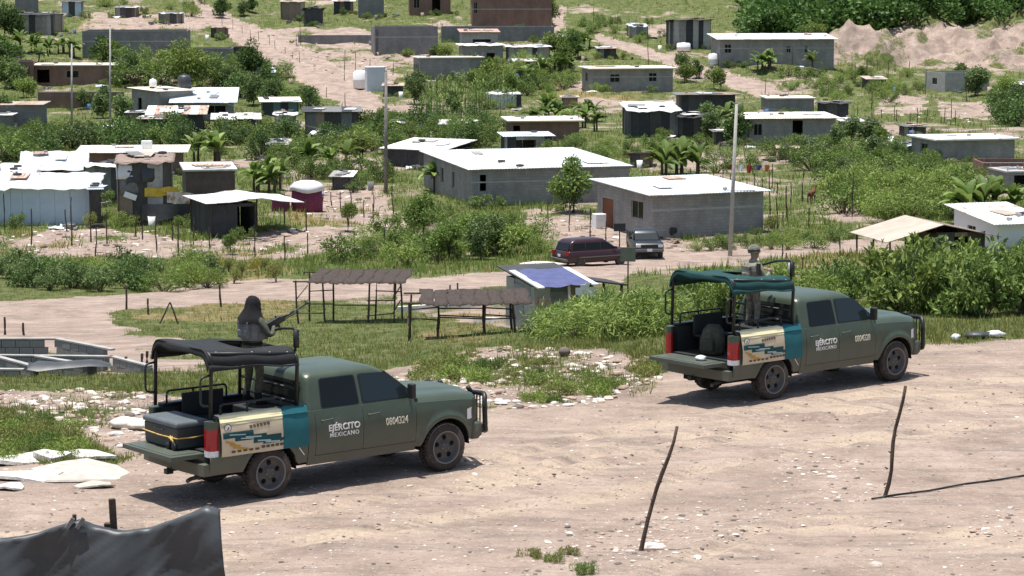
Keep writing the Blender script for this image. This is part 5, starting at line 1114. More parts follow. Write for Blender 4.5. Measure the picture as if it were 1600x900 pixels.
for i, (xl, xr, yb_, tp, rf, wl2, lab) in enumerate(((360, 392, 92, 74, 'metal', SCR, 'small rusty-roofed shed on the left side of the upper track'), (402, 428, 128, 112, 'tarp', SCR, 'tiny tarp hut on the right of the dark track tree'), (330, 352, 60, 44, 'metal', SCR, 'small board shed high on the upper left slope'),
    (248, 280, 36, 20, 'tarp', SCR, 'pale tarp hut on the upper left slope near the top'), (180, 210, 28, 12, 'metal', SCR, 'small metal shed near the top edge at upper left'), (600, 628, 150, 134, 'metal', SCR, 'small shed right of the white panel box'), (690, 716, 122, 106, 'metal', [M_board, M_dark], 'dark board shed at the end of the long low house'),
    (936, 962, 92, 76, 'metal', SCR, 'small shed above the upper right track bend'), (985, 1012, 58, 40, 'tarp', [M_beige, M_scrap], 'beige shelter left of the ruined pale shack'), (1356, 1384, 140, 124, 'metal', SCR, 'small shed in the green lot under the eroded bank'), (880, 902, 168, 152, 'metal', SCR, 'little shed above the banana grove at centre'),
    (610, 634, 206, 190, 'tarp', SCR, 'white tarp hut right of the flat black roof'), (420, 446, 246, 226, 'metal', SCR, 'small shed in the dark green patch left of centre'), (520, 546, 296, 276, 'metal', [M_darkboard], 'dark hut beside the dirt yard behind the maroon hut'), (1218, 1244, 250, 232, 'metal', SCR, 'small shed below the grey pole house'), (1420, 1446, 214, 198, 'metal', SCR, 'pale shed left above the flat-roofed right house'))):
    house('shed', lab, 'shed', xl, xr, yb_, tp, random.uniform(-8, 14), random.uniform(2.5, 4), rf, random.choice([[M_rust, M_scrap, M_roofw], [M_roofw], [M_grey, M_scrap], [M_beige, M_rust]]) if rf == 'metal' else random.choice([M_tarpw, M_beige, M_tarpb]), sheets=wl2, over=.3, tilt=random.uniform(-.2, .4), seed=i + 40)
ORD = ['leftmost', 'second-from-left', 'third-from-left', 'fourth-from-left', 'fifth-from-left', 'sixth-from-left', 'seventh-from-left']
def ranked(i, n, label):
    if n == 1: return label
    w_ = ORD[i] if i < min(7, (n + 1) // 2) else ORD[n - 1 - i].replace('left', 'right') if n - 1 - i < min(7, n // 2) else None
    if w_ == 'rightmost' or w_ is None: pass
    return label if w_ is None or len(label.split()) > 15 else w_ + ' ' + label
# ================================================================ parked cars
M_maroon = mat('maroon_paint', (.034, .013, .016), .3, .5, var=.1)
M_navyp = mat('dark_blue_paint', (.014, .019, .026), .3, .5, var=.1)
def taper_ring(x0, x1, w, z, r=.12, n=4): return rring(x0, x1, w, z, r, 0, n)
def far_wheels(T, xs, w, r):
    for x in xs:
        for s in (-1, 1): wheel(T, x, s * (w - .10), r, r, s, False)
VAN = thing('minivan', 'dark maroon minivan parked on the back road, seen from behind', 'minivan', G(926, 414), R(30))
b = MB(); b.loft([taper_ring(-2.30, 2.35, .86, .28), taper_ring(-2.38, 2.42, .92, .42), taper_ring(-2.36, 2.40, .94, .70), taper_ring(-2.30, 2.25, .91, .93), taper_ring(-2.22, 1.35, .87, 1.02)]); b.build('body', M_maroon, VAN, True)
b = MB(); b.loft([taper_ring(-2.20, 1.32, .865, 1.02), taper_ring(-2.02, .55, .76, 1.52), taper_ring(-1.85, .38, .70, 1.66, .2), taper_ring(-1.5, .1, .45, 1.71, .2)]); b.build('cabin', M_maroon, VAN, True)
def sidewin(T, pts, yf, s, m_, nm='side_window'):
    q = MB(); n = len(pts); q.add([(x, s * (yf(z) + .012), z) for x, z in pts] + [(x, s * (yf(z) - .03), z) for x, z in pts], [tuple(range(n))] + [(i, (i + 1) % n, n + (i + 1) % n, n + i) for i in range(n)]); q.build(nm, m_, T, fix=True)
yv = lambda z: .865 - (z - 1.02) * .21
for s in (-1, 1):
    sidewin(VAN, [(-1.95, 1.08), (-1.05, 1.08), (-1.05, 1.48), (-1.82, 1.48)], yv, s, M_glass); sidewin(VAN, [(-.95, 1.08), (.02, 1.08), (.02, 1.48), (-.95, 1.48)], yv, s, M_glass); sidewin(VAN, [(.10, 1.08), (1.10, 1.08), (.55, 1.47), (.10, 1.48)], yv, s, M_glass)
    q = MB(); q.bx(-2.36, -2.22, min(s * .62, s * .90), max(s * .62, s * .90), .78, 1.0); q.build('tail_light', M_red, VAN)
    q = MB(); q.bx(2.28, 2.40, min(s * .55, s * .88), max(s * .55, s * .88), .68, .84); q.build('headlight', M_clear, VAN)
    q = MB(); q.bx(.95, 1.10, min(s * .90, s * 1.08), max(s * .90, s * 1.08), 1.05, 1.2); bevel(q.build('wing_mirror', M_maroon, VAN), .03)
    q = MB(); q.bx(-1.5, 1.6, min(s * .935, s * .955), max(s * .935, s * .955), .60, .66); q.build('side_moulding', M_rimlip, VAN)
q = MB(); q.grid(lambda u, v: (-2.20 + .17 * v - .012, (u * 2 - 1) * (.74 - .08 * v), 1.06 + .42 * v), 2, 2); q.build('rear_window', M_glass, VAN)
q = MB(); q.grid(lambda u, v: (1.26 - .70 * v + .014, (u * 2 - 1) * (.78 - .08 * v), 1.05 + .44 * v), 2, 2); q.build('windshield', M_glass, VAN)
q = MB(); q.loft([taper_ring(-2.46, -2.2, .90, .42, .06), taper_ring(-2.48, -2.2, .91, .56, .06)]); q.build('rear_bumper', M_rimlip, VAN)
q = MB(); q.box((-2.395, 0, .74), (.02, .30, .15)); q.build('number_plate', M_white, VAN)
q = MB(); q.box((-2.16, .1, 1.14), (.02, .22, .16), (0, R(18), 0)); q.build('window_sticker', M_white, VAN)
far_wheels(VAN, (-1.40, 1.45), .93, .33)
PK = thing('parked_pickup', 'dark blue pickup truck facing the viewer beside the block house', 'pickup truck', G(1007, 398), R(-86))
b = MB(); b.loft([taper_ring(-2.5, 2.50, .84, .36), taper_ring(-2.55, 2.58, .90, .46), taper_ring(-2.55, 2.56, .92, .80), taper_ring(-2.5, 2.40, .90, 1.02), taper_ring(-2.5, 1.15, .86, 1.06)]); b.build('body', M_navyp, PK, True)
b = MB(); b.loft([taper_ring(-.55, 1.15, .855, 1.06), taper_ring(-.45, .52, .74, 1.56), taper_ring(-.38, .38, .66, 1.66, .18), taper_ring(-.2, .2, .4, 1.69, .1)]); b.build('cab', M_navyp, PK, True)
q = MB(); q.grid(lambda u, v: (1.13 - .60 * v + .016, (u * 2 - 1) * (.76 - .09 * v), 1.09 + .44 * v), 2, 2); q.build('windshield', M_glassf, PK)
for s in (-1, 1):
    sidewin(PK, [(-.35, 1.11), (.95, 1.11), (.48, 1.50), (-.30, 1.52)], lambda z: .855 - (z - 1.06) * .23, s, M_glass)
    q = MB(); q.bx(2.50, 2.575, min(s * .55, s * .86), max(s * .55, s * .86), .76, .92); q.build('headlight', M_clear, PK)
    q = MB(); q.bx(.72, .85, min(s * .88, s * 1.08), max(s * .88, s * 1.08), 1.10, 1.28); bevel(q.build('wing_mirror', M_blackm, PK), .03)
    q = MB(); q.bx(-2.5, -.6, min(s * .82, s * .90), max(s * .82, s * .90), 1.06, 1.45); bevel(q.build('bed_side_board', M_dark, PK), .02)
q = MB(); q.loft([taper_ring(2.4, 2.68, .90, .50, .06), taper_ring(2.4, 2.70, .91, .66, .06)]); q.build('front_bumper', M_rimlip, PK)
q = MB(); q.box((2.575, 0, .84), (.03, 1.04, .16)); q.build('grille', M_blackm, PK)
q = MB(); q.box((2.715, 0, .60), (.02, .32, .17)); q.build('number_plate', M_white, PK)
q = MB(); q.grid(lambda u, v: (1.3 + 1.0 * u, (v * 2 - 1) * .7, 1.075 - .04 * u ** 2), 4, 4); q.build('hood', M_navyp, PK, True)
far_wheels(PK, (-1.5, 1.62), .91, .37)
# ================================================================ poles, posts, sticks
def zat(p, py): return H - math.tan(PITCH + (py - 450) / F) * p.y      # height on the vertical line through p that shows at image row py
def crooked(p0, p1, r0, r1, seed, n=5, bend=.04, sides=6):
    p0, p1 = Vector(p0), Vector(p1); L_ = (p1 - p0).length; pts = []; rd = []
    for i in range(n + 1):
        t = i / n; w_ = bend * L_ * math.sin(math.pi * t)
        pts.append(p0.lerp(p1, t) + Vector((mnoise.noise((seed, t * 2.2, 0)) * w_, mnoise.noise((seed, t * 2.2, 5)) * w_, 0))); rd.append((r0 + (r1 - r0) * t) * (1 + .18 * mnoise.noise((seed, t * 7, 9))))
    q = MB(); q.tube(pts, rd, sides); return q
def pole(label, pxb, pyb, pxt, pyt, r, m_, cross=False, d=None):
    g = P(pxb, d) if d else G(pxb, pyb); zt_ = zat(g, pyt); xt = (pxt - 800) / F * (g.y * math.cos(PITCH) - (zt_ - H) * math.sin(PITCH))
    T = thing('utility_pole', label, 'pole', g)
    q = MB(); q.tube([(0, 0, -.8), (xt - g.x, 0, zt_ - g.z)], [r, r * .62], 10); q.build('shaft', m_, T, True)
    h = zt_ - g.z; q = MB(); q.lathe([(r * .66, h - .01), (r * .66, h + .05), (0, h + .09)], (xt - g.x, 0, 0), 'z', 10, cap=False); q.build('cap', M_grey, T)
    if cross: q = MB(); q.box((xt - g.x, -.1, h - .6), (1.3, .09, .09)); q.build('crossarm', M_wood, T)
    return Vector((xt, g.y, zt_))
w0 = pole('tall pale concrete pole rising right of the grey block house with brown door', 1140, 400, 1151, 162, .15, M_woodg)
w3 = pole('dark wooden pole with pale top standing left of the long block house', 603, 302, 603, 112, .17, mat('two_tone_pole', (.20, .185, .17), .9, var=.3), False)
w2 = pole('slim pale pole in front of the big building shell, right of a pair', 172, 204, 172, 42, .13, M_woodg)
w1 = pole('slim pale pole in front of the long white flat roof, left of a pair', 112, 196, 112, 70, .13, M_woodg)
def wire(label, a, b, sag):
    q = MB(); q.tube([a.lerp(b, t) - Vector((0, 0, sag * 4 * t * (1 - t))) for t in np.linspace(0, 1, 16)], .012, 4); tag(q.build('overhead_wire', M_grey), label, 'wire')
wire('thin wire sagging between the dark wooden pole and the pale pole pair', w2 - Vector((0, 0, 3)), w3 - Vector((0, 0, 5.5)), 1.2)
wire('thin wire leading left from the pale pole pair', w1, Vector((-75, w1.y - 15, w1.z - 4)), .8)
def posts(lst, label, group, r=.055, m_=None):
    lst = sorted(lst)
    for i, (px, yt, yb_) in enumerate(lst):
        g = G(px, yb_); h = (yb_ - yt) / S(g); ln = Vector((random.uniform(-.05, .05) * h, random.uniform(-.05, .05) * h, h))
        q = crooked((0, 0, -.3), ln, r, r * .75, px * .37 + yt); o = q.build('fence_post', m_ or M_wood); o.location = g; tag(o, ranked(i, len(lst), label), 'post', group)
posts([(8, 302, 362), (49, 325, 386), (104, 327, 362), (112, 307, 384), (142, 312, 378), (150, 350, 412), (167, 335, 381), (212, 330, 373), (222, 335, 375), (244, 338, 395), (270, 345, 376), (278, 350, 406), (302, 340, 383), (328, 355, 389)], 'crooked dark wooden post in the fence before the blue plastic shack and scrap tower', 'fence posts before the left shacks')
posts([(399, 352, 402), (445, 368, 408), (480, 364, 405), (518, 367, 393), (554, 361, 389), (602, 355, 393), (573, 375, 394), (649, 360, 388)], 'thin dark post of the yard fence between black shack and the mesquite bushes', 'yard fence posts')
posts([(549, 300, 322), (584, 304, 330), (615, 290, 345), (744, 345, 384), (730, 365, 384), (855, 315, 358), (889, 318, 362), (923, 325, 376), (947, 345, 376)], 'thin crooked post among the bushes and rubble beside the long block house', 'posts by the long block house')
posts([(1204, 265, 356), (1214, 285, 358), (1230, 290, 346), (1236, 285, 322), (1253, 265, 318), (1223, 330, 352), (1264, 325, 357), (1312, 370, 402), (1331, 270, 342), (1254, 402, 421), (1287, 404, 426), (1222, 380, 408), (1228, 395, 410)], 'crooked post in the loose fence right of the block house with brown door', 'posts right of the block house')
posts([(1237, 75, 113), (1388, 96, 140), (1421, 95, 119), (1446, 108, 149), (1361, 143, 182), (1433, 168, 198), (1476, 168, 192), (1485, 155, 196), (1510, 128, 158), (1401, 172, 190), (1354, 95, 126), (1337, 98, 126)], 'dark post standing in the green lot below the eroded bank', 'posts below the eroded bank')
posts([(928, 12, 46), (964, 18, 46), (1013, 52, 102), (853 + 160, 30, 60), (1195, 124, 158), (470, 30, 70), (538, 78, 126), (556, 82, 116), (578, 92, 112), (614, 95, 118), (540, 145, 172), (510, 136, 152), (463, 55, 72), (635, 75, 90)], 'dark post beside a dirt track on the far slope', 'posts on the far slope')
posts([(198, 447, 484), (232, 466, 492), (8, 495, 523), (37, 504, 524), (198, 557, 582), (345, 445, 480), (616, 415, 466), (715, 442, 470), (703, 445, 462), (230, 548, 575), (222, 552, 572)], 'dark post standing at the edge of the back road and foundation', 'posts along the back road')
g = G(262, 506); q = crooked((-.35, 0, -.1), (0.1, 0, .85), .04, .03, 3); o = q.build('stake', M_wood); o.location = g; tag(o, 'leaning stake, left leg of the small dark A-shape on the grass', 'stake')
q = crooked((.45, 0, -.1), (0.1, .05, .85), .04, .03, 8); o = q.build('stake', M_wood); o.location = g; tag(o, 'upright stake, right leg of the small dark A-shape on the grass', 'stake')
def stick(label, b_, t_, r, seed):
    g = G(*b_); zt_ = zat(g, t_[1]); xt = (t_[0] - 800) / F * (g.y * math.cos(PITCH) - (zt_ - H) * math.sin(PITCH))
    q = crooked((0, 0, -.25), (xt - g.x, 0, zt_ - g.z), r, r * .72, seed, 9, .05, 8)
    for k in range(5): a = (k + .8) / 7; p = Vector((0, 0, 0)).lerp(Vector((xt - g.x, 0, zt_ - g.z)), a); q.tube([p, p + Vector((-.045 if k % 3 else .04, -.01, .03))], [.016, .008], 5)
    o = q.build('wooden_stake', M_wood, None, True); o.location = g; tag(o, label, 'stake')
stick('crooked dark wooden stake leaning on the foreground dirt, nearer the centre', (997, 860), (1058, 666), .036, 1.5)
stick('crooked dark wooden stake at the end of the black hose on the right', (1377, 777), (1415, 603), .036, 6.2)
# black hose on the ground
hp = [G(1362, 781) + Vector((0, 0, .02)), G(1400, 775) + Vector((0, 0, .02)), G(1450, 768) + Vector((0, 0, .02)), G(1510, 759) + Vector((0, 0, .02)), G(1560, 750) + Vector((0, 0, .02)), G(1620, 741) + Vector((0, 0, .02)), G(1700, 733) + Vector((0, 0, .02))]
q = MB(); q.tube([p - hp[0] + Vector((0, .04 * math.sin(2.6 * i), 0)) for i, p in enumerate(hp)], .015, 6); o = q.build('hose', M_blackm, None, True); o.location = hp[0]; tag(o, 'black hose lying on the dirt from the right stake to the right edge', 'hose')
wire('thin wire running right from the pale concrete pole', w0, Vector((45, w0.y + 6, w0.z - 2)), .9)
def far_fences():
    k = 0
    for line, lab in (([(40, 205), (140, 212), (230, 222)], 'thin stick in the broken fence below the pale pole pair'), ([(430, 150), (500, 185), (560, 196)], 'thin stick in the fence along the lower upper-track edge'), ([(640, 128), (720, 136), (800, 150)], 'thin stick in the fence above the maize plot'),
        ([(1010, 232), (1090, 238), (1180, 246)], 'thin stick in the fence below the white tarp shack'), ([(1320, 178), (1420, 190), (1540, 198)], 'thin stick in the fence across the bare right lot'), ([(1230, 100), (1330, 108), (1440, 116)], 'thin stick in the fence at the foot of the bank'),
        ([(440, 300), (520, 322), (600, 352)], 'thin stick in the fence of the dirt yard by the dark pole'), ([(820, 62), (900, 66), (960, 96)], 'thin stick in the fence beside the upper right track'), ([(1080, 282), (1140, 290), (1200, 300)], 'thin stick in the fence behind the block house'), ([(350, 40), (420, 70), (480, 105)], 'thin stick along the upper dirt track')):
        pts = [Vector((*p, 0)) for p in line]; lst = []
        for a, b in zip(pts[:-1], pts[1:]):
            for t in np.linspace(0, 1, 6)[:-1]: p = a.lerp(b, float(t)); lst.append((p.x + random.uniform(-4, 4), p.y - random.uniform(12, 24) * (.6 + p.y / 500), p.y))
        k += 1; posts(lst, lab, 'stick fence %s' % lab[13:], .05)
far_fences()
# ================================================================ foreground black tarp fence
dT = 33.0
def tarpz(px):
    xs = [-160, 0, 60, 108, 128, 150, 190, 235, 290, 326, 346]; ys = [850, 838, 829, 813, 807, 818, 825, 823, 801, 785, 793]
    return float(np.interp(px, xs, ys))
TF = thing('tarp_fence', 'black plastic sheet fence sagging between stakes in the lower left corner', 'tarp fence', P(170, dT))
q = MB(); o0 = TF.location
def tf(u, v):
    px = -160 + 506 * u; g = P(px, dT); zt_ = H - math.tan(PITCH + (tarpz(px) - 450) / F) * dT
    zb_ = g.z - .05; x = g.x + (.16 * v * max(0, (u - .9) / .1)); t = v
    fold = .03 * math.sin(u * 42 + 3 * v) * (.3 + .7 * v) + .12 * mnoise.noise((u * 7, v * 1.6, 1)) + .03 * mnoise.noise((u * 30 + v * 12, v * 2, 3)) + .09 * math.sin(math.pi * v) * math.sin(u * 17)
    rr = -.16 * math.exp(-(v / .10) ** 2)
    return (x - o0.x, dT - o0.y + fold - .25 * v + (.12 if v < .001 else 0), zt_ + (zb_ - zt_) * t - o0.z - (.05 if v < .001 else 0))
q.grid(tf, 110, 26); o = q.build('sheet', M_tarpk, TF, True); o.modifiers.new('t', 'SOLIDIFY').thickness = .006
for px, pt in ((120, 803), (330, 786), (-60, 836)):
    g = P(px, dT + .12); q = crooked((g.x - o0.x, g.y - o0.y, g.z - o0.z - .3), (g.x - o0.x, g.y - o0.y, zat(g, pt) - o0.z), .035, .03, px); q.build('stake', M_wood, TF)
for k, px in enumerate((114, 130)):
    g = P(px, dT); q = MB(); q.box((g.x - o0.x, g.y - o0.y - .06, zat(g, 815) - o0.z), (.05, .04, .16), (0, .6, .2)); q.build('clip', M_grey, TF)
g = P(183, dT + .35); q = MB(); zt_ = zat(g, 778) - g.z; q.box((0, 0, zt_ / 2 - .1), (.09, .07, zt_ + .2), (0, -.04, .3)); q.box((-.08, 0, zt_ - .36), (.13, .09, .06)); o = bevel(q.build('stake', M_wood), .01); o.location = g; tag(o, 'thick dark wooden stub poking up behind the black sheet fence', 'stake')
# ================================================================ vegetation prototypes
L_light = leafmat('leaf_light', (.105, .150, .040), (.165, .215, .062), (.260, .310, .105))
L_mid = leafmat('leaf_mid', (.070, .112, .032), (.115, .165, .050), (.190, .240, .082))
L_dark = leafmat('leaf_dark', (.042, .078, .028), (.070, .118, .040), (.120, .175, .062))
L_yel = leafmat('leaf_yellow', (.12, .13, .03), (.24, .21, .05), (.40, .32, .08))
L_blue = leafmat('leaf_blue_green', (.070, .108, .048), (.110, .155, .068), (.185, .225, .105))
L_grass = leafmat('grass_blade', (.120, .145, .046), (.185, .200, .070), (.280, .262, .115), .25, .1)
L_dry = leafmat('dry_blade', (.20, .16, .07), (.30, .23, .10), (.40, .30, .15), .2, .1)
M_bark = mat('bark', (.10, .075, .055), .95, var=.3, vscale=9)
def leafcloud(n, lobes, ll, lw, up=.35, seed=0, shell=.55, droop=0.0):
    r = np.random.default_rng(seed); W_ = np.array([l[3] ** 2 if len(l) < 5 else l[3] * l[4] for l in lobes]); W_ = W_ / W_.sum()
    k = r.choice(len(lobes), n, p=W_); C_ = np.array([l[:3] for l in lobes])[k]; Rh = np.array([l[3] for l in lobes])[k]; Rv = np.array([l[4] if len(l) > 4 else l[3] for l in lobes])[k]
    d = r.normal(size=(n, 3)); d /= np.linalg.norm(d, axis=1, keepdims=True); rad = np.where(r.random(n) < .7, r.uniform(shell, 1.05, n), r.random(n) ** .5)
    pos = C_ + d * (rad[:, None] * np.stack([Rh, Rh, Rv], 1)); pos[:, 2] = np.abs(pos[:, 2]) + .01
    ax = r.normal(size=(n, 3)) * .8 + d * .8; ax[:, 2] += .1 - droop; ax /= np.linalg.norm(ax, axis=1, keepdims=True)
    nr = r.normal(size=(n, 3)); nr[:, 2] += up * 3; sd = np.cross(nr, ax); sd /= np.linalg.norm(sd, axis=1, keepdims=True) + 1e-9
    L_ = ll * r.uniform(.6, 1.35, n)[:, None]; w_ = lw * r.uniform(.7, 1.3, n)[:, None]
    nn = np.cross(ax, sd)
    v = np.stack([pos, pos + ax * L_ * .5 + sd * w_ + nn * L_ * .06, pos + ax * L_ - nn * L_ * .12, pos + ax * L_ * .5 - sd * w_ + nn * L_ * .06], 1).reshape(-1, 3)
    return v, n
def stems(b, lobes, rad, m=1, seed=0):
    rr = random.Random(seed)
    for l in lobes:
        p = Vector(l[:3]); b.tube([(p.x * .05, p.y * .05, -.06), (p.x * .4 + rr.uniform(-.04, .04), p.y * .4, p.z * .55), p + Vector((0, 0, l[3] * .4))], [rad, rad * .7, rad * .25], 4, m)
def rlobes(n, spread, zlo, zhi, rlo, rhi, seed):
    rr = random.Random(seed); out = []
    for i in range(n):
        a = rr.uniform(0, 6.28); q_ = spread * rr.random() ** .6; out.append((q_ * math.cos(a), q_ * math.sin(a), rr.uniform(zlo, zhi) * (1 - .35 * q_ / max(spread, .01)), rr.uniform(rlo, rhi)))
    return out
def bushproto(name, n, lobes, ll, lw, mtl, seed, up=.35, droop=0, srad=.018):
    v, n = leafcloud(n, lobes, ll, lw, up, seed, .55, droop); b = MB(); stems(b, lobes, srad, 1, seed)
    b.add(v.tolist(), [(4 * i, 4 * i + 1, 4 * i + 2, 4 * i + 3) for i in range(n)], 0); return b.mesh(name, [mtl, M_bark])
PB = {}
for k in range(3):
    PB['feather%d' % k] = bushproto('feathery_bush', 1250, rlobes(15, .72, .22, .84, .11, .26, k + 1), .14, .013, [L_light, L_mid, L_light][k], k + 1, .2, .15)
    PB['dense%d' % k] = bushproto('dense_bush', 1100, rlobes(14, .66, .20, .84, .11, .26, k + 11), .085, .026, [L_mid, L_dark, L_mid][k], k + 5, .35)
    PB['dark%d' % k] = bushproto('dark_bush', 1150, rlobes(13, .62, .22, .84, .12, .28, k + 21), .09, .028, [L_dark, L_dark, L_blue][k], k + 9, .35)
    PB['broad%d' % k] = bushproto('broad_shrub', 1350, rlobes(18, .70, .16, .88, .09, .22, k + 31), .125, .030, [L_mid, L_light, L_blue][k], k + 15, .55, .25, .012)
    PB['herb%d' % k] = bushproto('feathery_herb', 1400, rlobes(16, .85, .12, .72, .12, .28, k + 41), .19, .014, [L_light, L_mid, L_light][k], k + 19, .4, .25, .012)
    PB['yellow%d' % k] = bushproto('yellow_weed', 700, rlobes(7, .45, .30, .75, .14, .26, k + 51), .10, .018, [L_yel, L_grass, L_yel][k], k + 23, .2)
    PB['low%d' % k] = bushproto('low_weed', 900, [(a[0] * 2.2, a[1] * 2.2, a[2] * .5, a[3] * 1.5, a[3] * .9) for a in rlobes(8, .6, .2, .7, .22, .36, k + 61)], .20, .030, [L_grass, L_mid, L_light][k], k + 29, .4)
def banana_mesh(seed):
    rr = random.Random(seed); b = MB()
    for t in range(rr.choice((2, 3))):
        ox, oy = rr.uniform(-.25, .25), rr.uniform(-.25, .25); hh_ = rr.uniform(.35, .5)
        b.tube([(ox, oy, -.05), (ox * 1.1, oy, hh_)], [.05, .03], 7, 1)
        for i in range(9):
            a = rr.uniform(0, 6.28); el = rr.uniform(.3, 1.35); ln = rr.uniform(.46, .70); pts = []; V = []; n = 7; p = Vector((ox, oy, hh_)); d_ = Vector((math.cos(a) * math.cos(el), math.sin(a) * math.cos(el), math.sin(el))); sd = Vector((-math.sin(a), math.cos(a), 0))
            for j in range(n + 1):
                tt = j / n; w_ = .105 * math.sin(math.pi * (.06 + .92 * tt)) ** .6; nrm = d_.cross(sd)
                V += [p + sd * w_ - nrm * w_ * -.45, p, p - sd * w_ - nrm * w_ * -.45]
                p = p + d_ * (ln / n); d_ = (d_ + Vector((0, 0, -.19))).normalized()
            b.add(V, [f for j in range(n) for f in ((3 * j, 3 * j + 3, 3 * j + 4, 3 * j + 1), (3 * j + 1, 3 * j + 4, 3 * j + 5, 3 * j + 2))], 0)
    return b.mesh('banana_plant', [L_mid, M_bark])
def maize_mesh(seed):
    rr = random.Random(seed); b = MB()
    for t in range(10):
        ox, oy = rr.uniform(-.5, .5), rr.uniform(-.5, .5); hh_ = rr.uniform(.75, 1.0); b.tube([(ox, oy, -.05), (ox + rr.uniform(-.05, .05), oy, hh_)], [.014, .006], 4, 0)
        for i in range(8):
            a = rr.uniform(0, 6.28); z = hh_ * (.2 + .7 * i / 8); ln = rr.uniform(.22, .36); p = Vector((ox, oy, z)); d_ = Vector((math.cos(a) * .6, math.sin(a) * .6, .8)).normalized(); sd = Vector((-math.sin(a), math.cos(a), 0)); V = []; n = 4
            for j in range(n + 1):
                w_ = .022 * math.sin(math.pi * (.15 + .84 * j / n)); V += [p + sd * w_, p - sd * w_]; p = p + d_ * (ln / n); d_ = (d_ + Vector((0, 0, -.36))).normalized()
            b.add(V, [(2 * j, 2 * j + 2, 2 * j + 3, 2 * j + 1) for j in range(n)], 0)
        b.tube([(ox, oy, hh_), (ox + .02, oy, hh_ + .08)], [.006, .003], 3, 2)
    return b.mesh('maize', [L_mid, M_bark, L_dry])
BAN = [banana_mesh(k) for k in range(3)]; MAZ = [maize_mesh(k) for k in range(3)]
def plant(name, me, p, h, label, cat, group, wide=1.0):
    o = link(name, me, None, p, (0, 0, random.uniform(0, 6.28)), (h * wide * random.uniform(.88, 1.15), h * wide * random.uniform(.88, 1.15), h)); return tag(o, label, cat, group)
def thicket(spots, kinds, hl, hh_, label, group, name='bush', cat='bush', wide=1.0):
    spots = sorted(spots, key=lambda p: p.x / p.y)
    for i, p in enumerate(spots):
        k = random.choice(kinds); me = PB[k] if isinstance(k, str) else k
        plant(name, me, p, random.uniform(hl, hh_), ranked(i, len(spots), label), cat, group, wide)
def in_img(poly, n, mind=10):
    xs = [p[0] for p in poly]; ys = [p[1] for p in poly]; out = []; pts = []; tries = 0
    while len(pts) < n and tries < n * 60:
        tries += 1; x, y = random.uniform(min(xs), max(xs)), random.uniform(min(ys), max(ys))
        if not inpoly(np.array([x]), np.array([y]), poly)[0]: continue
        if any(abs(x - a) + 2.2 * abs(y - c) < mind for a, c in pts): continue
        pts.append((x, y))
    return [G(*p) for p in pts]
def in_depth(x0, x1, d0, d1, n, mind=12):
    out = []; k = 0
    while len(out) < n and k < n * 60:
        k += 1; x, d = random.uniform(x0, x1), random.uniform(d0, d1)
        if any(abs(x - a) / mind + abs(d - c) / 1.2 < 1 for a, c in out): continue
        out.append((x, d))
    return [P(*p) for p in out]
rng3 = lambda k: [k + '0', k + '1', k + '2']
# near shrubs
thicket(in_depth(1400, 1640, 61.5, 73, 28, 22), rng3('broad'), 1.0, 2.2, 'leafy broad-leaved shrub in the tall mass at right beyond the farther truck', 'shrubs beyond the farther truck', 'shrub', 'shrub', .8)
thicket(in_depth(1290, 1405, 68, 78, 9, 16), rng3('broad'), .9, 1.5, 'slender weed shrub behind the hood of the farther truck', 'weeds behind the farther truck hood', 'shrub', 'shrub', .7)
thicket(in_depth(875, 1055, 60.5, 72, 26, 18), rng3('herb'), .75, 1.35, 'feathery green herb mound between blue tarp hut and the farther truck', 'herb mounds by the farther truck', 'shrub', 'shrub', 1.0)
thicket(in_depth(1055, 1275, 63, 74, 20, 18), rng3('herb') + rng3('broad'), .9, 1.45, 'leafy shrub right behind the teal canopy truck bed', 'shrubs behind the farther truck bed', 'shrub', 'shrub', .8)
# low ground-hugging weeds beside the near road
thicket(in_img([(825, 600), (960, 590), (965, 628), (820, 634)], 12, 22), rng3('low'), .26, .42, 'low sprawling weed on the rubble verge between the two trucks', 'weeds between the trucks', 'weed', 'weed', .85)
thicket(in_img([(1000, 560), (1050, 556), (1045, 590), (990, 596)], 5, 18), rng3('low'), .26, .42, 'low weed clump under the tailgate of the farther truck', 'weeds by the farther tailgate', 'weed', 'weed', .8)
thicket(in_img([(630, 565), (770, 560), (760, 592), (640, 600)], 11, 20), rng3('low'), .28, .45, 'low green weed behind the hood of the nearer truck', 'weeds behind the nearer hood', 'weed', 'weed', .85)
thicket(in_img([(-40, 655), (120, 660), (200, 700), (120, 718), (-40, 722)], 18, 22), rng3('low'), .26, .44, 'thick low green weed on the left verge beside the tailgate', 'weeds on the left verge', 'weed', 'weed', .85)
thicket(in_img([(780, 562), (860, 566), (850, 590), (780, 585)], 5, 18), rng3('low'), .22, .34, 'small weed among the stones of the centre verge', 'weeds among the stones', 'weed', 'weed', .7)
thicket(in_img([(820, 862), (910, 850), (940, 895), (820, 900)], 4, 30), rng3('low'), .22, .34, 'small weed sprouting at the bottom edge left of the centre stake', 'weeds at the bottom edge', 'weed', 'weed', .5)
plant('shrub', PB['broad1'], P(78, 32.2), .62, 'small leafy sprig in front of the black sheet fence', 'shrub', None, .5)
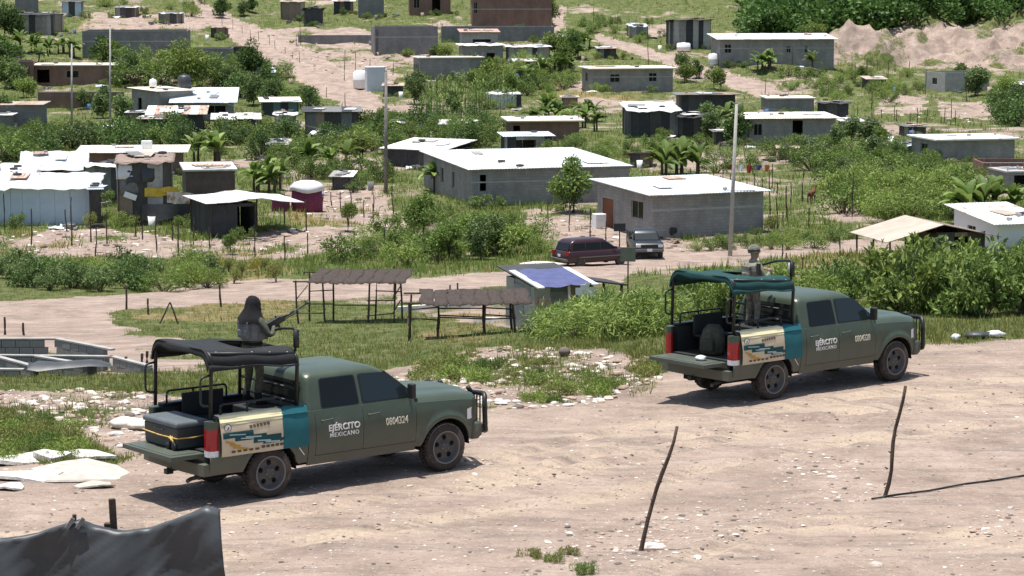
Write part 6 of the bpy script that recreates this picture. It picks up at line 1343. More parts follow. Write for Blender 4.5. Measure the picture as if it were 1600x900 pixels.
# mid distance bushes
thicket(in_img([(640, 350), (720, 340), (830, 350), (870, 402), (650, 418), (520, 416)], 26, 26), ['feather0', 'feather1', 'feather2', 'dense0', 'dense2'], 1.1, 2.3, 'feathery green bush in the thicket between the yard fence and the maroon minivan', 'bushes left of the minivan')
thicket(in_img([(10, 425), (345, 420), (345, 455), (10, 468)], 26, 20), ['feather0', 'feather1', 'dense1', 'dark2'], 1.2, 1.9, 'green bush in the row along the far side of the back road at left', 'bushes along the back road')
thicket(in_img([(330, 418), (440, 412), (440, 442), (330, 446)], 10, 12), rng3('yellow'), .8, 1.4, 'yellowing weed in the patch beside the yard fence corner', 'yellow weeds', 'weed', 'weed')
thicket(in_img([(1285, 300), (1500, 288), (1545, 335), (1420, 352), (1300, 335)], 30, 24), ['feather0', 'feather2', 'dense0', 'dense2'], 1.8, 3.0, 'bright feathery bush in the big thicket above the beige shed roof', 'bushes above the beige shed')
thicket(in_img([(1170, 232), (1420, 240), (1450, 285), (1330, 295), (1210, 262)], 22, 22), ['feather1', 'dense0', 'dense2', 'dark2'], 1.6, 2.6, 'green bush in the belt below the pole house and rubble heap', 'bushes below the pole house')
thicket(in_img([(1085, 376), (1335, 372), (1335, 388), (1090, 392)], 14, 16), ['dense0', 'feather2', 'dense2'], .8, 1.3, 'low green bush in the hedge along the back road right of the block house', 'hedge bushes by the back road')
thicket(in_img([(0, 222), (150, 215), (290, 210), (280, 236), (100, 232), (0, 258)], 22, 24), rng3('dark') + ['dense1', 'feather1', 'dense2'], 1.5, 3.4, 'tall dark bush behind the white-roofed shacks at left', 'dark bushes behind the left shacks')
thicket(in_img([(285, 206), (560, 214), (590, 235), (480, 256), (285, 240)], 26, 20), ['dark0', 'dense1', 'dense0', 'feather1'], 1.4, 2.8, 'dark green bush in the dense patch above the banana plants at left centre', 'dark bushes left of centre')
thicket(in_img([(440, 262), (600, 272), (600, 292), (520, 290), (430, 285)], 10, 20), ['feather1', 'dense0', 'dense2'], 1.4, 2.4, 'green bush beside the dirt yard left of the dark wooden pole', 'bushes by the dirt yard')
thicket(in_img([(570, 195), (780, 190), (780, 236), (690, 224), (570, 216)], 22, 20), ['dense0', 'dense1', 'dark1', 'feather1'], 1.8, 3.0, 'green bush around the half hidden shed and dark wooden pole', 'bushes around the dark pole')
thicket(in_img([(800, 225), (960, 215), (1150, 235), (1190, 270), (1000, 272), (880, 250)], 20, 24), ['feather1', 'dense0', 'feather2', 'dense2'], 1.2, 2.2, 'loose green bush between the long block house and the white tarp shack', 'bushes below the tarp shack')
thicket(in_img([(190, 105), (380, 112), (390, 160), (310, 128), (190, 135)], 12, 20), ['dense0', 'dark1', 'feather1'], 2.5, 4.2, 'leafy bush around the big building shell at upper left', 'bushes by the building shell')
thicket(in_img([(375, 100), (430, 120), (520, 172), (400, 178), (380, 150)], 10, 16), ['dense1', 'dark0', 'feather1'], 2.0, 3.2, 'green bush on the left side of the upper dirt track', 'bushes left of the upper track')
thicket(in_img([(1225, 110), (1430, 120), (1440, 150), (1350, 172), (1230, 150)], 22, 20), ['feather0', 'feather2', 'dense0', 'dense2'], 1.3, 2.2, 'bright green bush in the lot below the wide block house', 'bushes in the upper right lot')
thicket(in_img([(1520, 160), (1610, 152), (1620, 195), (1560, 200)], 7, 18), ['dark0', 'dark1', 'dense1'], 2.5, 4.0, 'dark bushy tree clump at right edge below the eroded bank', 'dark bushes at right edge')
thicket(in_img([(1330, 245), (1460, 250), (1540, 290), (1480, 290)], 8, 22), ['dense0', 'feather1'], 1.2, 2.0, 'green bush around the pale trash heap at right', 'bushes around the trash heap')
thicket(in_img([(800, 108), (920, 100), (910, 145), (820, 152)], 12, 18), ['feather0', 'dense0', 'dense1'], 2.0, 3.2, 'leafy bush left of the three-window house on the far slope', 'bushes on the far slope')
thicket(in_img([(900, 30), (1050, 25), (1040, 75), (960, 62), (900, 50)], 10, 18), ['dense2', 'feather0', 'dense0'], 1.2, 2.4, 'green bush along the upper right dirt track', 'bushes by the upper right track')
thicket(in_img([(1180, 20), (1300, 30), (1290, 52), (1200, 55)], 10, 16), ['dense0', 'dense2', 'dark1'], 2.0, 3.6, 'bush at the foot of the forest beside the eroded bank', 'bushes at the forest foot')
thicket(in_img([(120, 4), (320, 0), (310, 30), (200, 22)], 8, 18), ['dense2', 'feather0'], 1.2, 2.4, 'small bush at the top edge on the upper left slope', 'bushes on the upper left slope')
# bananas, maize, trees
def bananas(lst, hl, hh_, label, group):
    lst = sorted(lst)
    for i, (px, py) in enumerate(lst): plant('banana_plant', random.choice(BAN), G(px, py), random.uniform(hl, hh_), ranked(i, len(lst), label), 'banana plant', group)
bananas([(1060, 272), (1085, 275), (1035, 276)], 2.6, 3.4, 'banana plant behind the block house with brown door', 'bananas behind the block house')
bananas([(395, 300), (418, 304), (440, 298), (330, 258), (348, 252), (310, 254), (415, 286)], 2.4, 3.4, 'banana plant right of the brown block house at left', 'bananas at left')
bananas([(1500, 352), (1530, 345), (1562, 335), (1585, 340)], 2.6, 3.6, 'banana plant behind the white house at right edge', 'bananas at right edge')
bananas([(5, 82), (28, 80), (50, 84), (75, 86), (98, 84), (118, 90), (15, 98), (60, 98)], 2.4, 3.6, 'banana plant in the dark grove at upper left', 'bananas at upper left')
bananas([(850, 122), (868, 115), (890, 112), (905, 92), (880, 82), (915, 75), (880, 68), (820, 132)], 2.4, 3.4, 'banana plant in the grove left of the upper right dirt track', 'bananas at upper centre')
bananas([(840, 200), (865, 196), (890, 202), (915, 200), (935, 205), (855, 186), (920, 190)], 2.4, 3.2, 'banana plant right of the tan-roofed brick house', 'bananas right of the tan roof')
bananas([(1150, 200), (1135, 196), (1120, 210)], 2.2, 3.0, 'banana plant beside the tall concrete pole', 'bananas by the concrete pole')
bananas([(1190, 112), (1200, 108), (1266, 108)], 2.4, 3.2, 'banana plant before the wide block house', 'bananas before the wide house')
bananas([(480, 262), (510, 268), (540, 264), (690, 300), (705, 302), (735, 110), (755, 118)], 2.0, 3.0, 'banana plant beside a dirt yard near the centre', 'bananas near the centre')
thicket(in_img([(645, 140), (790, 130), (790, 182), (680, 190)], 34, 12), MAZ, 2.2, 3.0, 'clump of tall maize in the plot below the long low block house', 'maize clumps', 'maize', 'maize', .9)
def tree(label, px, py, h, crown, kind, seed, w=1.0):
    g = G(px, py); T = thing('tree', label, 'tree', g)
    lobes = [(a * w, c * w, z, r_) for a, c, z, r_ in crown]
    q = MB(); q.tube([(0, 0, -.3), (.03 * h, 0, .25 * h), (.0, .02 * h, .55 * h)], [.035 * h, .026 * h, .015 * h], 7)
    for l in lobes: q.tube([(.01 * h, 0, .32 * h), (l[0] * h * .6, l[1] * h * .6, (l[2] * .8) * h), (l[0] * h, l[1] * h, l[2] * h)], [.014 * h, .009 * h, .003 * h], 5)
    q.build('trunk', M_bark, T, True)
    v, n = leafcloud(2600, lobes, .055 if kind != 'f' else .09, .016 if kind != 'f' else .011, .35, seed); b = MB(); b.add((v * h).tolist(), [(4 * i, 4 * i + 1, 4 * i + 2, 4 * i + 3) for i in range(n)]); b.build('crown', {'m': L_mid, 'd': L_dark, 'f': L_light, 'b': L_blue}[kind], T)
def rcrown(n, sp, z0, z1, r0, r1, s): return rlobes(n, sp, z0, z1, r0, r1, s)
tree('small round leafy tree in front of the long block house', 895, 332, 4.7, rcrown(17, .30, .22, .86, .09, .16, 3), 'm', 3)
tree('small papaya-like sapling with bare trunk in the dirt yard', 543, 362, 2.1, rcrown(7, .30, .72, .92, .12, .18, 4), 'f', 4)
tree('tiny round sapling in front of the black tarred shack', 359, 398, 1.5, rcrown(6, .2, .68, .85, .16, .22, 5), 'm', 5)
tree('broad light green tree before the big building shell', 290, 140, 7.5, rcrown(14, .34, .40, .80, .14, .22, 6), 'f', 6)
tree('dark leafy tree between flat white roof and light green tree', 200, 128, 5.0, rcrown(10, .28, .40, .80, .16, .22, 7), 'd', 7)
tree('dark tree beside the upper dirt track at left', 388, 122, 6.0, rcrown(10, .22, .40, .85, .13, .20, 8), 'd', 8)
tree('slender tree leaning over the right end of the black awning', 700, 412, 3.2, rcrown(9, .28, .45, .85, .12, .2, 9), 'm', 9)
tree('mesquite tree with dark crown right of the yard fence', 660, 372, 3.4, rcrown(10, .34, .45, .80, .14, .2, 10), 'm', 10)
tree('dark tree at the left edge below the banana grove', 8, 122, 6.5, rcrown(10, .22, .35, .85, .14, .2, 11), 'd', 11)
tree('dark tree at the top left corner', 6, 62, 8, rcrown(10, .26, .35, .85, .14, .22, 12), 'd', 12)
tree('yellow-green tree beside the tall red brick house', 852, 40, 6, rcrown(9, .25, .45, .85, .14, .2, 13), 'f', 13)
tree('bare-trunked tree beside the wide block house', 1345, 128, 2.4, rcrown(7, .2, .70, .9, .12, .18, 14), 'm', 14)
tree('dark shade tree between the market frame and the yard fence', 748, 398, 3.0, rcrown(9, .26, .45, .82, .14, .2, 15), 'm', 15)
# village trees scattered between the houses: four kinds, copied
def wood():
    prot = []
    for k, (sp_, z0, r0, r1, kind) in enumerate(((.30, .30, .12, .2, L_mid), (.26, .25, .12, .18, L_dark), (.34, .38, .12, .2, L_light), (.24, .28, .1, .18, L_blue))):
        lb = rlobes(13, sp_, z0, .84, r0, r1, 90 + k); q = MB(); q.tube([(0, 0, -.08), (.02, 0, .25), (0, .02, .55)], [.03, .022, .012], 6)
        for l in lb: q.tube([(.01, 0, .22 + .1 * (l[2] > .5)), (l[0] * .6, l[1] * .6, l[2] * .8), l[:3]], [.012, .008, .003], 4)
        tm = q.mesh('trunk', M_bark, True); v, n = leafcloud(1700, lb, .075, .022, .3, 70 + k); q = MB(); q.add(v.tolist(), [(4 * i, 4 * i + 1, 4 * i + 2, 4 * i + 3) for i in range(n)]); prot.append((tm, q.mesh('crown', kind)))
    for poly, n, hl, hh_, lab in (([(0, 100), (60, 140), (60, 160), (0, 150)], 4, 3, 5, 'leafy tree at left edge beside the brick houses'), ([(300, 125), (420, 150), (470, 165), (380, 168), (330, 128)], 6, 3, 5, 'leafy tree between blue-white shed and the upper track'),
        ([(620, 130), (760, 125), (900, 165), (880, 182), (640, 180)], 9, 2.5, 4, 'small tree in the band above the maize and tan-roofed house'), ([(860, 60), (940, 80), (930, 108), (850, 110)], 5, 3, 4.5, 'tree left of the upper right dirt track'),
        ([(1055, 105), (1130, 118), (1120, 140), (1060, 140)], 4, 2.5, 4, 'tree right of the three-window house'), ([(1100, 190), (1160, 190), (1180, 232), (1110, 232)], 4, 2.5, 4, 'tree beside the concrete pole and dark sheds'),
        ([(1300, 205), (1420, 235), (1400, 262), (1300, 240)], 6, 2, 3.4, 'tree behind the thicket right of the pole house'), ([(560, 225), (640, 235), (660, 280), (560, 265)], 5, 2.5, 4, 'tree around the dark wooden pole'),
        ([(0, 140), (110, 165), (200, 178), (190, 208), (0, 215)], 8, 2.5, 4, 'tree in the dark belt at left'), ([(1480, 128), (1600, 145), (1600, 165), (1500, 160)], 4, 3, 4.5, 'dark tree at right edge under the bank'),
        ([(330, 10), (430, 20), (420, 45), (350, 30)], 4, 2.5, 4, 'tree at the top edge beside the upper track'), ([(1180, 55), (1300, 60), (1300, 75), (1190, 70)], 5, 3, 5, 'tree above the wide block house'), ([(130, 95), (290, 100), (290, 118), (140, 112)], 5, 2.5, 4.5, 'tree in front of the big building shell'),
        ([(690, 375), (860, 370), (860, 400), (690, 410)], 4, 2.4, 3.2, 'taller mesquite rising from the thicket left of the minivan'), ([(640, 60), (720, 88), (720, 100), (640, 92)], 3, 2, 3, 'small tree between the roofless house and the red-roofed shed')):
        sp = sorted(in_img(poly, n, 14), key=lambda p: p.x / p.y)
        for i, p in enumerate(sp):
            tm, cm = random.choice(prot); h = random.uniform(hl, hh_); T = thing('tree', ranked(i, len(sp), lab), 'tree', p, random.uniform(0, 6.28), 'trees between the houses'); T.scale = (h * random.uniform(.9, 1.2), h * random.uniform(.9, 1.2), h); link('trunk', tm, T); link('crown', cm, T)
wood()
# forest above the bank: reads as one mass
def forest():
    vs_ = []; tot = 0
    for i in range(300):
        px = random.uniform(1170, 1760); d = random.uniform(384, 452); lo_ = 1270 if d < 392 else 1160
        if px < lo_: continue
        p = P(px, d); h = random.uniform(3.5, 6.5); lb = rlobes(6, .45, .35, .8, .2, .36, i); v, n = leafcloud(420, lb, .12, .055, .35, i); vs_.append(v * h * np.array([1.05, 1.05, 1.0]) + np.array(p)); tot += n
    V = np.concatenate(vs_); b = MB(); b.add(V.tolist(), [(4 * i, 4 * i + 1, 4 * i + 2, 4 * i + 3) for i in range(tot)]); o = b.build('hillside_forest', leafmat('forest_leaf', (.042, .088, .026), (.070, .135, .038), (.125, .200, .060)))
    tag(o, 'dense dark green wood covering the hilltop at upper right', 'forest', kind='stuff')
forest()
# grass and ground cover
def grass(name, n, ylo, yhi, hl, hh_, label, mats_, blades=6, spread=.16, thr=.5, dryonly=False):
    V = []; Fc = []; M_ = []; k = 0; got = 0; r = random.Random(11)
    while got < n and k < n * 6:
        k += 1; px, py = r.uniform(-120, 1720), r.uniform(ylo, yhi)
        p = G(px, py); mk_, dr = mask_at(p)
        if mk_ > thr * r.uniform(.7, 1.3): continue
        got += 1; h = r.uniform(hl, hh_) * (1 + .5 * mnoise.noise((p.x * .3, p.y * .3, 0))); m_ = 1 if r.random() < .08 + dr * .55 else 0
        for j in range(blades):
            a = r.uniform(0, 6.28); q_ = spread * r.random(); bx_, by_ = p.x + q_ * math.cos(a), p.y + q_ * math.sin(a); l_ = r.uniform(.2, .9) * h; w_ = h * .06 + .006; a2 = r.uniform(0, 6.28)
            b0 = len(V); V += [(bx_ - w_ * math.cos(a2), by_ - w_ * math.sin(a2), p.z - .03), (bx_ + w_ * math.cos(a2), by_ + w_ * math.sin(a2), p.z - .03), (bx_ + l_ * .6 * math.cos(a), by_ + l_ * .6 * math.sin(a), p.z + h * r.uniform(.6, 1.1))]
            Fc.append((b0, b0 + 1, b0 + 2)); M_.append(m_)
    b = MB(); b.v = V; b.f = Fc; b.m = M_; o = b.build(name, mats_); tag(o, label, 'grass', kind='stuff')
grass('grass', 26000, 432, 725, .05, .17, 'green grass on the slopes behind the trucks and along the verge', [L_grass, L_dry], 5, .16, .46)
grass('ground_cover', 30000, 0, 432, .18, .60, 'patchy grass and weeds between the houses of the hillside', [L_light, L_dry], 6, .5, .46)
# ================================================================ stones, rubble, litter
def rockmesh(seed, n1=6):
    rr = random.Random(seed); b = MB(); rg = []
    for z, k in ((-.5, .55), (-.1, 1.0), (.35, .75), (.5, .3)): rg.append([(k * math.cos(2 * math.pi * j / n1) * rr.uniform(.75, 1.15), k * .8 * math.sin(2 * math.pi * j / n1) * rr.uniform(.75, 1.15), z * rr.uniform(.7, 1.1)) for j in range(n1)])
    b.loft(rg); return b
RK = [rockmesh(k) for k in range(6)]
def scatter_rocks(name, spots, slo, shi, label, mats_, flat=.6, weights=None):
    V = []; Fc = []; M_ = []; r = random.Random(5)
    for p in spots:
        rk = r.choice(RK); s = slo * (shi / slo) ** (r.random() ** 1.8); a = r.uniform(0, 6.28); c, sn = math.cos(a), math.sin(a); b0 = len(V); fl = flat * r.uniform(.6, 1.2)
        V += [(p.x + s * (x * c - y * sn), p.y + s * (x * sn + y * c), p.z + s * fl * (z + .25)) for x, y, z in rk.v]; mi = r.choices(range(len(mats_)), weights)[0] if weights else r.randrange(len(mats_))
        for f in rk.f: Fc.append(tuple(i + b0 for i in f)); M_.append(mi)
    b = MB(); b.v = V; b.f = Fc; b.m = M_; o = b.build(name, mats_); tag(o, label, 'stones', kind='stuff')
M_pale = mat('pale_rubble', (.60, .55, .48), .95, var=.2, vscale=5); M_pink = mat('pink_rubble', (.34, .25, .20), .95, var=.2, vscale=5); M_dkst = mat('dark_rubble', (.14, .115, .10), .95, var=.2, vscale=5)
def imgpts(polys, n):
    r = random.Random(9); out = []
    ar = [abs(sum(p[i][0] * p[(i + 1) % len(p)][1] - p[(i + 1) % len(p)][0] * p[i][1] for i in range(len(p)))) for p in polys]
    for p, a in zip(polys, ar):
        m_ = int(n * a / sum(ar)); xs = [q_[0] for q_ in p]; ys = [q_[1] for q_ in p]; k = 0
        while k < m_:
            x, y = r.uniform(min(xs), max(xs)), r.uniform(min(ys), max(ys))
            if inpoly(np.array([x]), np.array([y]), p)[0]: out.append(G(x, y)); k += 1
    return out
scatter_rocks('rubble', imgpts([[(-60, 612), (160, 606), (300, 625), (300, 690), (200, 705), (110, 660), (-60, 640)], [(610, 590), (760, 545), (880, 545), (1010, 565), (1040, 590), (940, 630), (820, 640), (640, 620)]], 1500), .03, .17, 'broken stones and rubble along the verge behind the trucks', [M_pale, M_pink, M_stone, M_dkst], .6, [3, 4, 3, 1])
scatter_rocks('pebbles', imgpts([[(-60, 735), (230, 705), (640, 625), (960, 630), (1440, 545), (1660, 530), (1660, 900), (-60, 900)]], 5200), .008, .050, 'small pale stones and grit scattered over the dirt road', [M_pale, M_pink, M_stone, M_dkst], .5, [1, 6, 3, 3])
scatter_rocks('gravel_litter', imgpts([[(860, 830), (1000, 800), (1240, 790), (1200, 830), (1000, 880), (820, 895)], [(1200, 690), (1360, 720), (1380, 780), (1240, 790)], [(1540, 800), (1600, 790), (1600, 840), (1500, 840)], [(-20, 712), (160, 705), (190, 735), (20, 750)]], 900), .012, .075, 'pale stones and scraps of litter round the foreground stakes', [M_pale, M_pink, M_stone, M_dkst], .5, [2, 4, 3, 2])
scatter_rocks('far_rubble', imgpts([[(810, 335), (1010, 345), (1070, 395), (900, 405), (830, 370)], [(1330, 200), (1440, 205), (1420, 232), (1340, 228)], [(1440, 285), (1500, 280), (1500, 303), (1440, 305)], [(330, 20), (400, 45), (640, 80), (620, 150), (480, 105)], [(480, 300), (600, 300), (600, 345), (480, 345)], [(130, 20), (320, 15), (320, 45), (130, 45)], [(1380, 145), (1590, 160), (1590, 195), (1330, 195)], [(0, 360), (480, 360), (640, 345), (640, 385), (300, 405), (0, 400)]], 1900), .05, .36, 'broken blocks and rubble lying between the houses', [M_pale, M_pink, M_white, M_dkst], .6, [3, 5, .5, 4])
# single larger stones
for i, (px, py, r_) in enumerate(((1018, 853, .22), (640, 760, .10), (742, 741, .09), (843, 560, .22), (905, 552, .20), (1370, 882, .16), (1300, 745, .09), (470, 770, .08), (1090, 870, .12), (985, 862, .11))):
    o = RK[i % 6].build('stone', [M_pale, M_stone][i % 2]); o.location = G(px, py); o.scale = (r_, r_ * .8, r_ * .5); o.rotation_euler = (0, 0, i)
    tag(o, ['flat pale stone at the foot of the centre stake', 'small pale stone beside the shadow of the nearer truck', 'pale stone just ahead of the nearer truck front wheel', 'pale boulder on the verge left of the herb mound', 'pale boulder at the foot of the herb mound', 'pale scrap stone at the bottom edge under the right stake', 'small stone on the dirt left of the right stake', 'small pale stone below the nearer truck rear wheel', 'grey stone at the bottom right of the centre stake', 'brown stone touching the base of the centre stake'][i], 'stone')
# white sheets on the left verge
for i, (px, py, w_, d_, a, t) in enumerate(((125, 742, 1.5, 1.9, .5, .02), (40, 748, 1.3, .8, .1, .03), (20, 722, .9, .8, .8, .04), (85, 718, .7, .6, .3, .06), (145, 716, .9, .5, -.2, .03), (150, 762, .7, .3, .2, .015), (15, 765, .5, .4, 0, .02))):
    q = MB(); n = 9; rr = random.Random(i); rg = [[(w_ / 2 * math.cos(2 * math.pi * k / n + .3) * (1 + .25 * math.sin(k * 2.7 + i)), d_ / 2 * math.sin(2 * math.pi * k / n + .3) * (1 + .2 * math.sin(k * 1.9 + i)), z + .03 * math.sin(k * 1.3 + i)) for k in range(n)] for z in (0, t * 1.6)]
    for rg_ in rg:
        for k in range(n): rg_[k] = (rg_[k][0] * rr.uniform(.8, 1.15) if rg_ is rg[0] else rg[0][k][0] * .97, rg_[k][1] * rr.uniform(.8, 1.15) if rg_ is rg[0] else rg[0][k][1] * .97, rg_[k][2])
    q.loft(rg); o = q.build('plaster_sheet', mat('dusty_plaster', (.44, .40, .35), .95, var=.25, vscale=4, bump=.5, bscale=7) if i in (0, 5) else mat('white_plaster', (.54, .52, .47), .95, var=.28, vscale=5, bump=.5, bscale=9)); o.location = G(px, py) + Vector((0, 0, .03)); o.rotation_euler = (R(2), R(2), a)
    tag(o, ['large flat pale sheet lying on the dirt left of the nearer tailgate', 'long white broken slab at the left edge of the dirt', 'white crumpled slab at left edge under the green weeds', 'bulky white lump of plaster at the weed edge', 'thin white slab behind the large flat pale sheet', 'narrow white scrap in front of the large flat pale sheet', 'small white scrap at the left edge, lowest one'][i], 'slab')
for i, (px, py, lab) in enumerate(((222, 672, 'white lump of rubble behind the hard case'), (195, 668, 'pale round lump left of the hard case'), (1395, 0, ''))):
    if lab: lump('rubble_lump', lab, 'rubble', G(px, py), .30, .26, .22, M_pale, i + 2)
# bags and tyres at the right verge
lump('white_bag', 'crumpled white sack on the verge ahead of the farther truck', 'bag', G(1493, 533), .12, .11, .17, M_tarpw, 5, rough=.9)
lump('white_bag', 'large white sheet bundle under the shrubs at the right verge', 'bag', G(1556, 527), .20, .14, .16, M_tarpw, 9, rough=.9)
lump('black_bag', 'black plastic rubbish bag between the white bundles at right', 'bag', G(1526, 529), .3, .2, .16, M_tarpk, 7)
lump('white_sack', 'white plastic sack lying beside the blue tarp hut', 'bag', P(880, 82), .5, .3, .22, M_tarpw, 13)
lump('cement_sacks', 'pale pile of sacks at the back road behind the blue tarp hut', 'sacks', G(845, 417), 1.3, .55, .32, M_pale, 17, rough=.9)
lump('dark_ball', 'dark round stone on the centre verge among pale rocks', 'stone', G(882, 556), .14, .14, .2, M_dkst, 2, rough=.1)
# yard clutter
def drum(name, label, cat, px, py, r_, h, m_, lid=True, z=None):
    g = G(px, py); T = thing(name, label, cat, g if z is None else (g.x, g.y, z))
    q = MB(); q.lathe([(r_ * .92, 0), (r_, .06 * h), (r_, .45 * h), (r_ * 1.03, .48 * h), (r_, .52 * h), (r_, .9 * h), (r_ * .8, h)], (0, 0, 0), 'z', 16); q.build('tank_body', m_, T, True)
    q = MB(); q.lathe([(r_ * .32, h - .01), (r_ * .32, h + .08), (0, h + .10)], (0, 0, 0), 'z', 12); q.build('lid', m_, T, True)
drum('water_tank', 'white plastic water tank beside the upper dirt track', 'water tank', 566, 138, 1.2, 2.3, M_white)
bx_ = thing('panel_box', 'white upright panel box with grey side next to the white water tank', 'cabin', G(588, 142), R(12)); q = MB(); q.bx(-1.2, 1.2, 0, 2, -.3, 3.0); bevel(q.build('panel', M_roofb, bx_), .03); q = MB(); q.bx(-1.25, 1.25, -.05, 2.05, 3.0, 3.08); q.build('lid', M_roofw, bx_)
drum('water_tank', 'fallen-looking white tank left of the wide block house', 'water tank', 1115, 101, .75, 1.5, M_white)
drum('water_tank', 'pale tank among weeds beside the ruined pale shack', 'water tank', 1068, 80, 1.0, 1.2, M_white)
hz = [o for o in bpy.data.objects if o.get('label', '').startswith('grey house with cream roof')][0]
sH = S(hz.location); zr = hz.location.z + 44 / sH + .25
for nm, lab, px, rr_, hh_, m_ in (('water_tank', 'black water tank on the blue-white roof at left', 289, .75, 1.35, M_tarpk), ('water_tank', 'small white tank on the cream roof at left', 240, .42, .85, M_white)):
    g = P(px, hz.location.y + 4.5); T = thing(nm, lab, 'water tank', (g.x, g.y, zr)); q = MB(); q.lathe([(rr_, -.2), (rr_ * 1.02, .3 * hh_), (rr_, .75 * hh_), (rr_ * .7, .95 * hh_), (rr_ * .3, hh_)], (0, 0, 0), 'z', 16); q.build('tank_body', m_, T, True); q = MB(); q.lathe([(rr_ * .3, hh_ - .01), (rr_ * .3, hh_ + .1)], (0, 0, 0), 'z', 10); q.build('lid', m_, T, True)
def crate(name, label, cat, p, w_, d_, h, m_, a=0.0, part='body'):
    T = thing(name, label, cat, p, a); q = MB(); q.bx(-w_ / 2, w_ / 2, -d_ / 2, d_ / 2, -.05, h); bevel(q.build(part, m_, T), .03); q = MB(); q.bx(-w_ / 2 + .05, w_ / 2 - .05, -d_ / 2 - .025, -d_ / 2 - .004, h * .08, h * .55); q.bx(-w_ / 2 + .05, w_ / 2 - .05, -d_ / 2 - .025, -d_ / 2 - .004, h * .60, h * .95); q.build('door_panel', m_, T); return T
crate('fridge', 'old white refrigerator standing outside the block house with brown door', 'refrigerator', G(936, 356), .8, .7, 1.0, M_white, .4)
crate('washing_machine', 'pale washing machine beside the white refrigerator', 'washer', G(950, 352), .7, .7, .8, M_roofb, .2)
ac = [o for o in bpy.data.objects if o.get('label', '').startswith('long brick house with white roof and air')][0]; crate('air_conditioner', 'white air conditioner box on the long brick house roof', 'air conditioner', (P(230, ac.location.y + 3).x, ac.location.y + 3, ac.location.z + 34 / S(ac.location) + .2), .9, .5, .6, M_white)
for i in range(5):
    g = G(1060 + i * 5, 366); q = MB(); q.box((0, 0, .95), (.14, .03, 2.0 - .15 * (i % 3)), (R(-14), R(-6 + 3 * i), 0)); o = q.build('plank', [M_board, M_beige][i % 2]); o.location = g; tag(o, ranked(i, 5, 'long plank leaning on the front of the block house with brown door'), 'plank', 'planks leaning on the block house')
lump('dark_bundle', 'dark covered heap beside the dark blue pickup', 'heap', G(1045, 372), .6, .5, 1.1, M_dark, 21)
lump('dark_bundle', 'black tarpaulin heap against the block house front wall', 'heap', G(1090, 366), .7, .5, 1.3, M_dark, 25)
for i, (px, py, w_) in enumerate(((1362, 218, 2.2), (1388, 222, 2.6), (1405, 228, 1.8), (1378, 232, 1.6), (1470, 300, 2.0), (1486, 296, 1.4))):
    q = cloth_mb(w_, w_ * .8, lambda x, y: .5, .2, .7, .3, 8, 7, i + 30); o = q.build('torn_sheet', M_tarpw, None, True); o.location = G(px, py); o.rotation_euler = (0, 0, i); tag(o, 'crumpled white sheet in the heap of scraps left of the flat-roofed house' if i < 4 else 'crumpled pale sheet on the trash heap in the right thicket', 'sheet', 'white scrap sheets' if i < 4 else 'trash heap sheets')
# ---- the small brown animal on the path
AN = thing('calf', 'small brown animal with dark raised head standing on the path at right', 'animal', G(1268, 317), R(62))
J = {'rump': ((-.45, 0, .80), .17), 'mid': ((0, 0, .78), .18), 'chest': ((.38, 0, .80), .19), 'neck': ((.62, 0, 1.05), .11), 'poll': ((.78, 0, 1.28), .085), 'muz': ((1.02, 0, 1.14), .055), 'tail0': ((-.60, 0, .82), .03), 'tail1': ((-.66, 0, .45), .018),
     'el': ((.72, .12, 1.34), .022), 'er': ((.72, -.12, 1.34), .022)}
E_ = [('rump', 'mid'), ('mid', 'chest'), ('chest', 'neck'), ('neck', 'poll'), ('poll', 'muz'), ('rump', 'tail0'), ('tail0', 'tail1'), ('poll', 'el'), ('poll', 'er')]
for n_, q_ in (('l', .11), ('r', -.11)):
    J.update({'st' + n_: ((-.44, q_, .62), .10), 'hk' + n_: ((-.56, q_, .34), .045), 'hf' + n_: ((-.48, q_, .03), .040), 'sh' + n_: ((.36, q_, .58), .08), 'kn' + n_: ((.38, q_, .32), .045), 'ff' + n_: ((.36, q_, .03), .040)})
    E_ += [('rump', 'st' + n_), ('st' + n_, 'hk' + n_), ('hk' + n_, 'hf' + n_), ('chest', 'sh' + n_), ('sh' + n_, 'kn' + n_), ('kn' + n_, 'ff' + n_)]
skin_body('body', J, E_, mat('brown_hide', (.17, .062, .032), .85, col2=(.05, .028, .02), vscale=1.6), AN, 'mid')

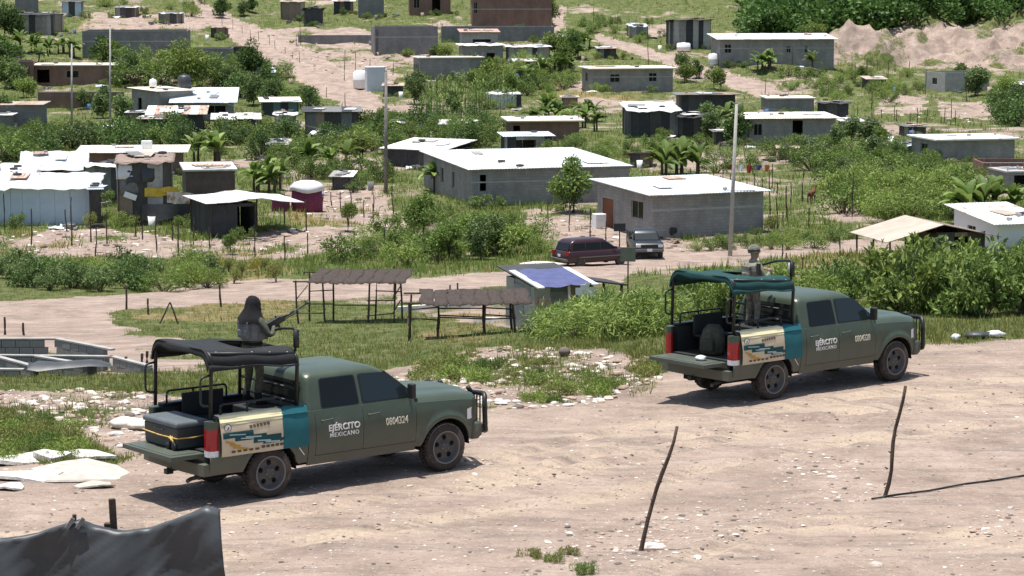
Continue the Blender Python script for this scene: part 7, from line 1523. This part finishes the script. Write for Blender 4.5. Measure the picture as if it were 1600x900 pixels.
# ---- weeds, scraps and junk around every house
def yards():
    rr = random.Random(77); nsh = 0
    for T, W, D, label, s in HOUSES:
        if T.location.y > 460: continue
        c, sn = math.cos(T.rotation_euler.z), math.sin(T.rotation_euler.z)
        def at(x, y): X, Y = T.location.x + x * c - y * sn, T.location.y + x * sn + y * c; return Vector((X, Y, gz(X, Y)))
        short = ' '.join(label.split()[:8]).replace(' with ', ' ').rstrip(' ')
        n = 3 if s < 16 else 2
        for k in range(n):
            x = rr.uniform(-W / 2 - 1, W / 2 + 1); p = at(x, -rr.uniform(.6, 2.0))
            plant('weed', PB[rr.choice(['dense0', 'dense2', 'feather0', 'feather2', 'yellow1', 'dark2', 'dense1'])], p, rr.uniform(.5, 1.5), ['left', 'middle', 'right'][k] + ' weed clump before ' + short if n == 3 else ['one', 'another'][k] + ' weed clump before ' + short, 'weed', 'weeds in the yards')
        for k in range(2):
            p = at(rr.uniform(-W / 2 - 2.5, W / 2 + 2.5), -rr.uniform(.5, 3.5)); q = MB(); kind = rr.choice(['boards', 'bucket', 'sheet', 'blocks'])
            if kind == 'boards':
                for j in range(5): q.box((rr.uniform(-.3, .3), rr.uniform(-.2, .2), .05 + .06 * j), (rr.uniform(1.0, 2.2), .16, .04), (0, rr.uniform(-.1, .1), rr.uniform(-.5, .5)))
                o = q.build('board_pile', rr.choice([M_board, M_beige, M_darkboard])); lb, ct = 'pile of loose boards by ', 'boards'
            elif kind == 'bucket':
                q.lathe([(.22, 0), (.28, .7), (.26, .7), (.2, .04)], (0, 0, 0), 'z', 12, cap=False); q.lathe([(.22, 0), (.22, .02)], (0, 0, .0), 'z', 12); o = q.build('drum', rr.choice([M_white, M_grey, mat('blue_plastic', (.06, .14, .3), .5), M_rust]), None, True); lb, ct = 'open drum by ', 'drum'
            elif kind == 'sheet':
                q = cloth_mb(rr.uniform(.9, 1.8), rr.uniform(.8, 1.4), lambda x, y: .25, .1, .4, .2, 6, 6, rr.random() * 50); o = q.build('crumpled_sheet', rr.choice([M_tarpw, M_tarpk, M_tarpb, M_scrap]), None, True); lb, ct = 'crumpled sheet on the ground by ', 'sheet'
            else:
                for j in range(9): q.box((rr.uniform(-.6, .6), rr.uniform(-.35, .35), .1 + .2 * (j % 3 == 0)), (.4, .19, .19), (0, 0, rr.uniform(0, 3)))
                o = q.build('block_pile', M_block); lb, ct = 'loose heap of grey blocks by ', 'blocks'
            o.location = p; o.rotation_euler = (0, 0, rr.uniform(0, 3)); tag(o, ('farther ' if k else '') + lb + short, ct, 'yard junk')
yards()
# laundry on a line beside the block house
LA = thing('clothes_line', 'clothes line with red and white laundry behind the block house with brown door', 'clothes line', G(1168, 292), R(-10))
q = MB(); q.tube([(-2, 0, -.3), (-2, 0, 1.9)], .04, 6); q.tube([(2, 0, -.3), (2, 0, 1.9)], .04, 6); q.build('post', M_wood, LA); q = MB(); q.tube([(-2, 0, 1.85), (0, 0, 1.75), (2, 0, 1.85)], .008, 4); q.build('line', M_grey, LA)
for k, m_ in enumerate((mat('red_cloth', (.35, .04, .035), .9), M_white, mat('red_cloth', (.35, .04, .035), .9), M_navy, mat('orange_cloth', (.5, .16, .06), .9))):
    q = MB(); q.grid(lambda u, v: (-1.5 + .72 * k + (.34 + .05 * (k % 2)) * u * (1 + .2 * math.sin(5 * v)), .06 * math.sin(6 * u + k) * v, 1.80 - (.42 + .12 * (k % 3)) * v), 5, 4); q.build('garment', m_, LA, True)
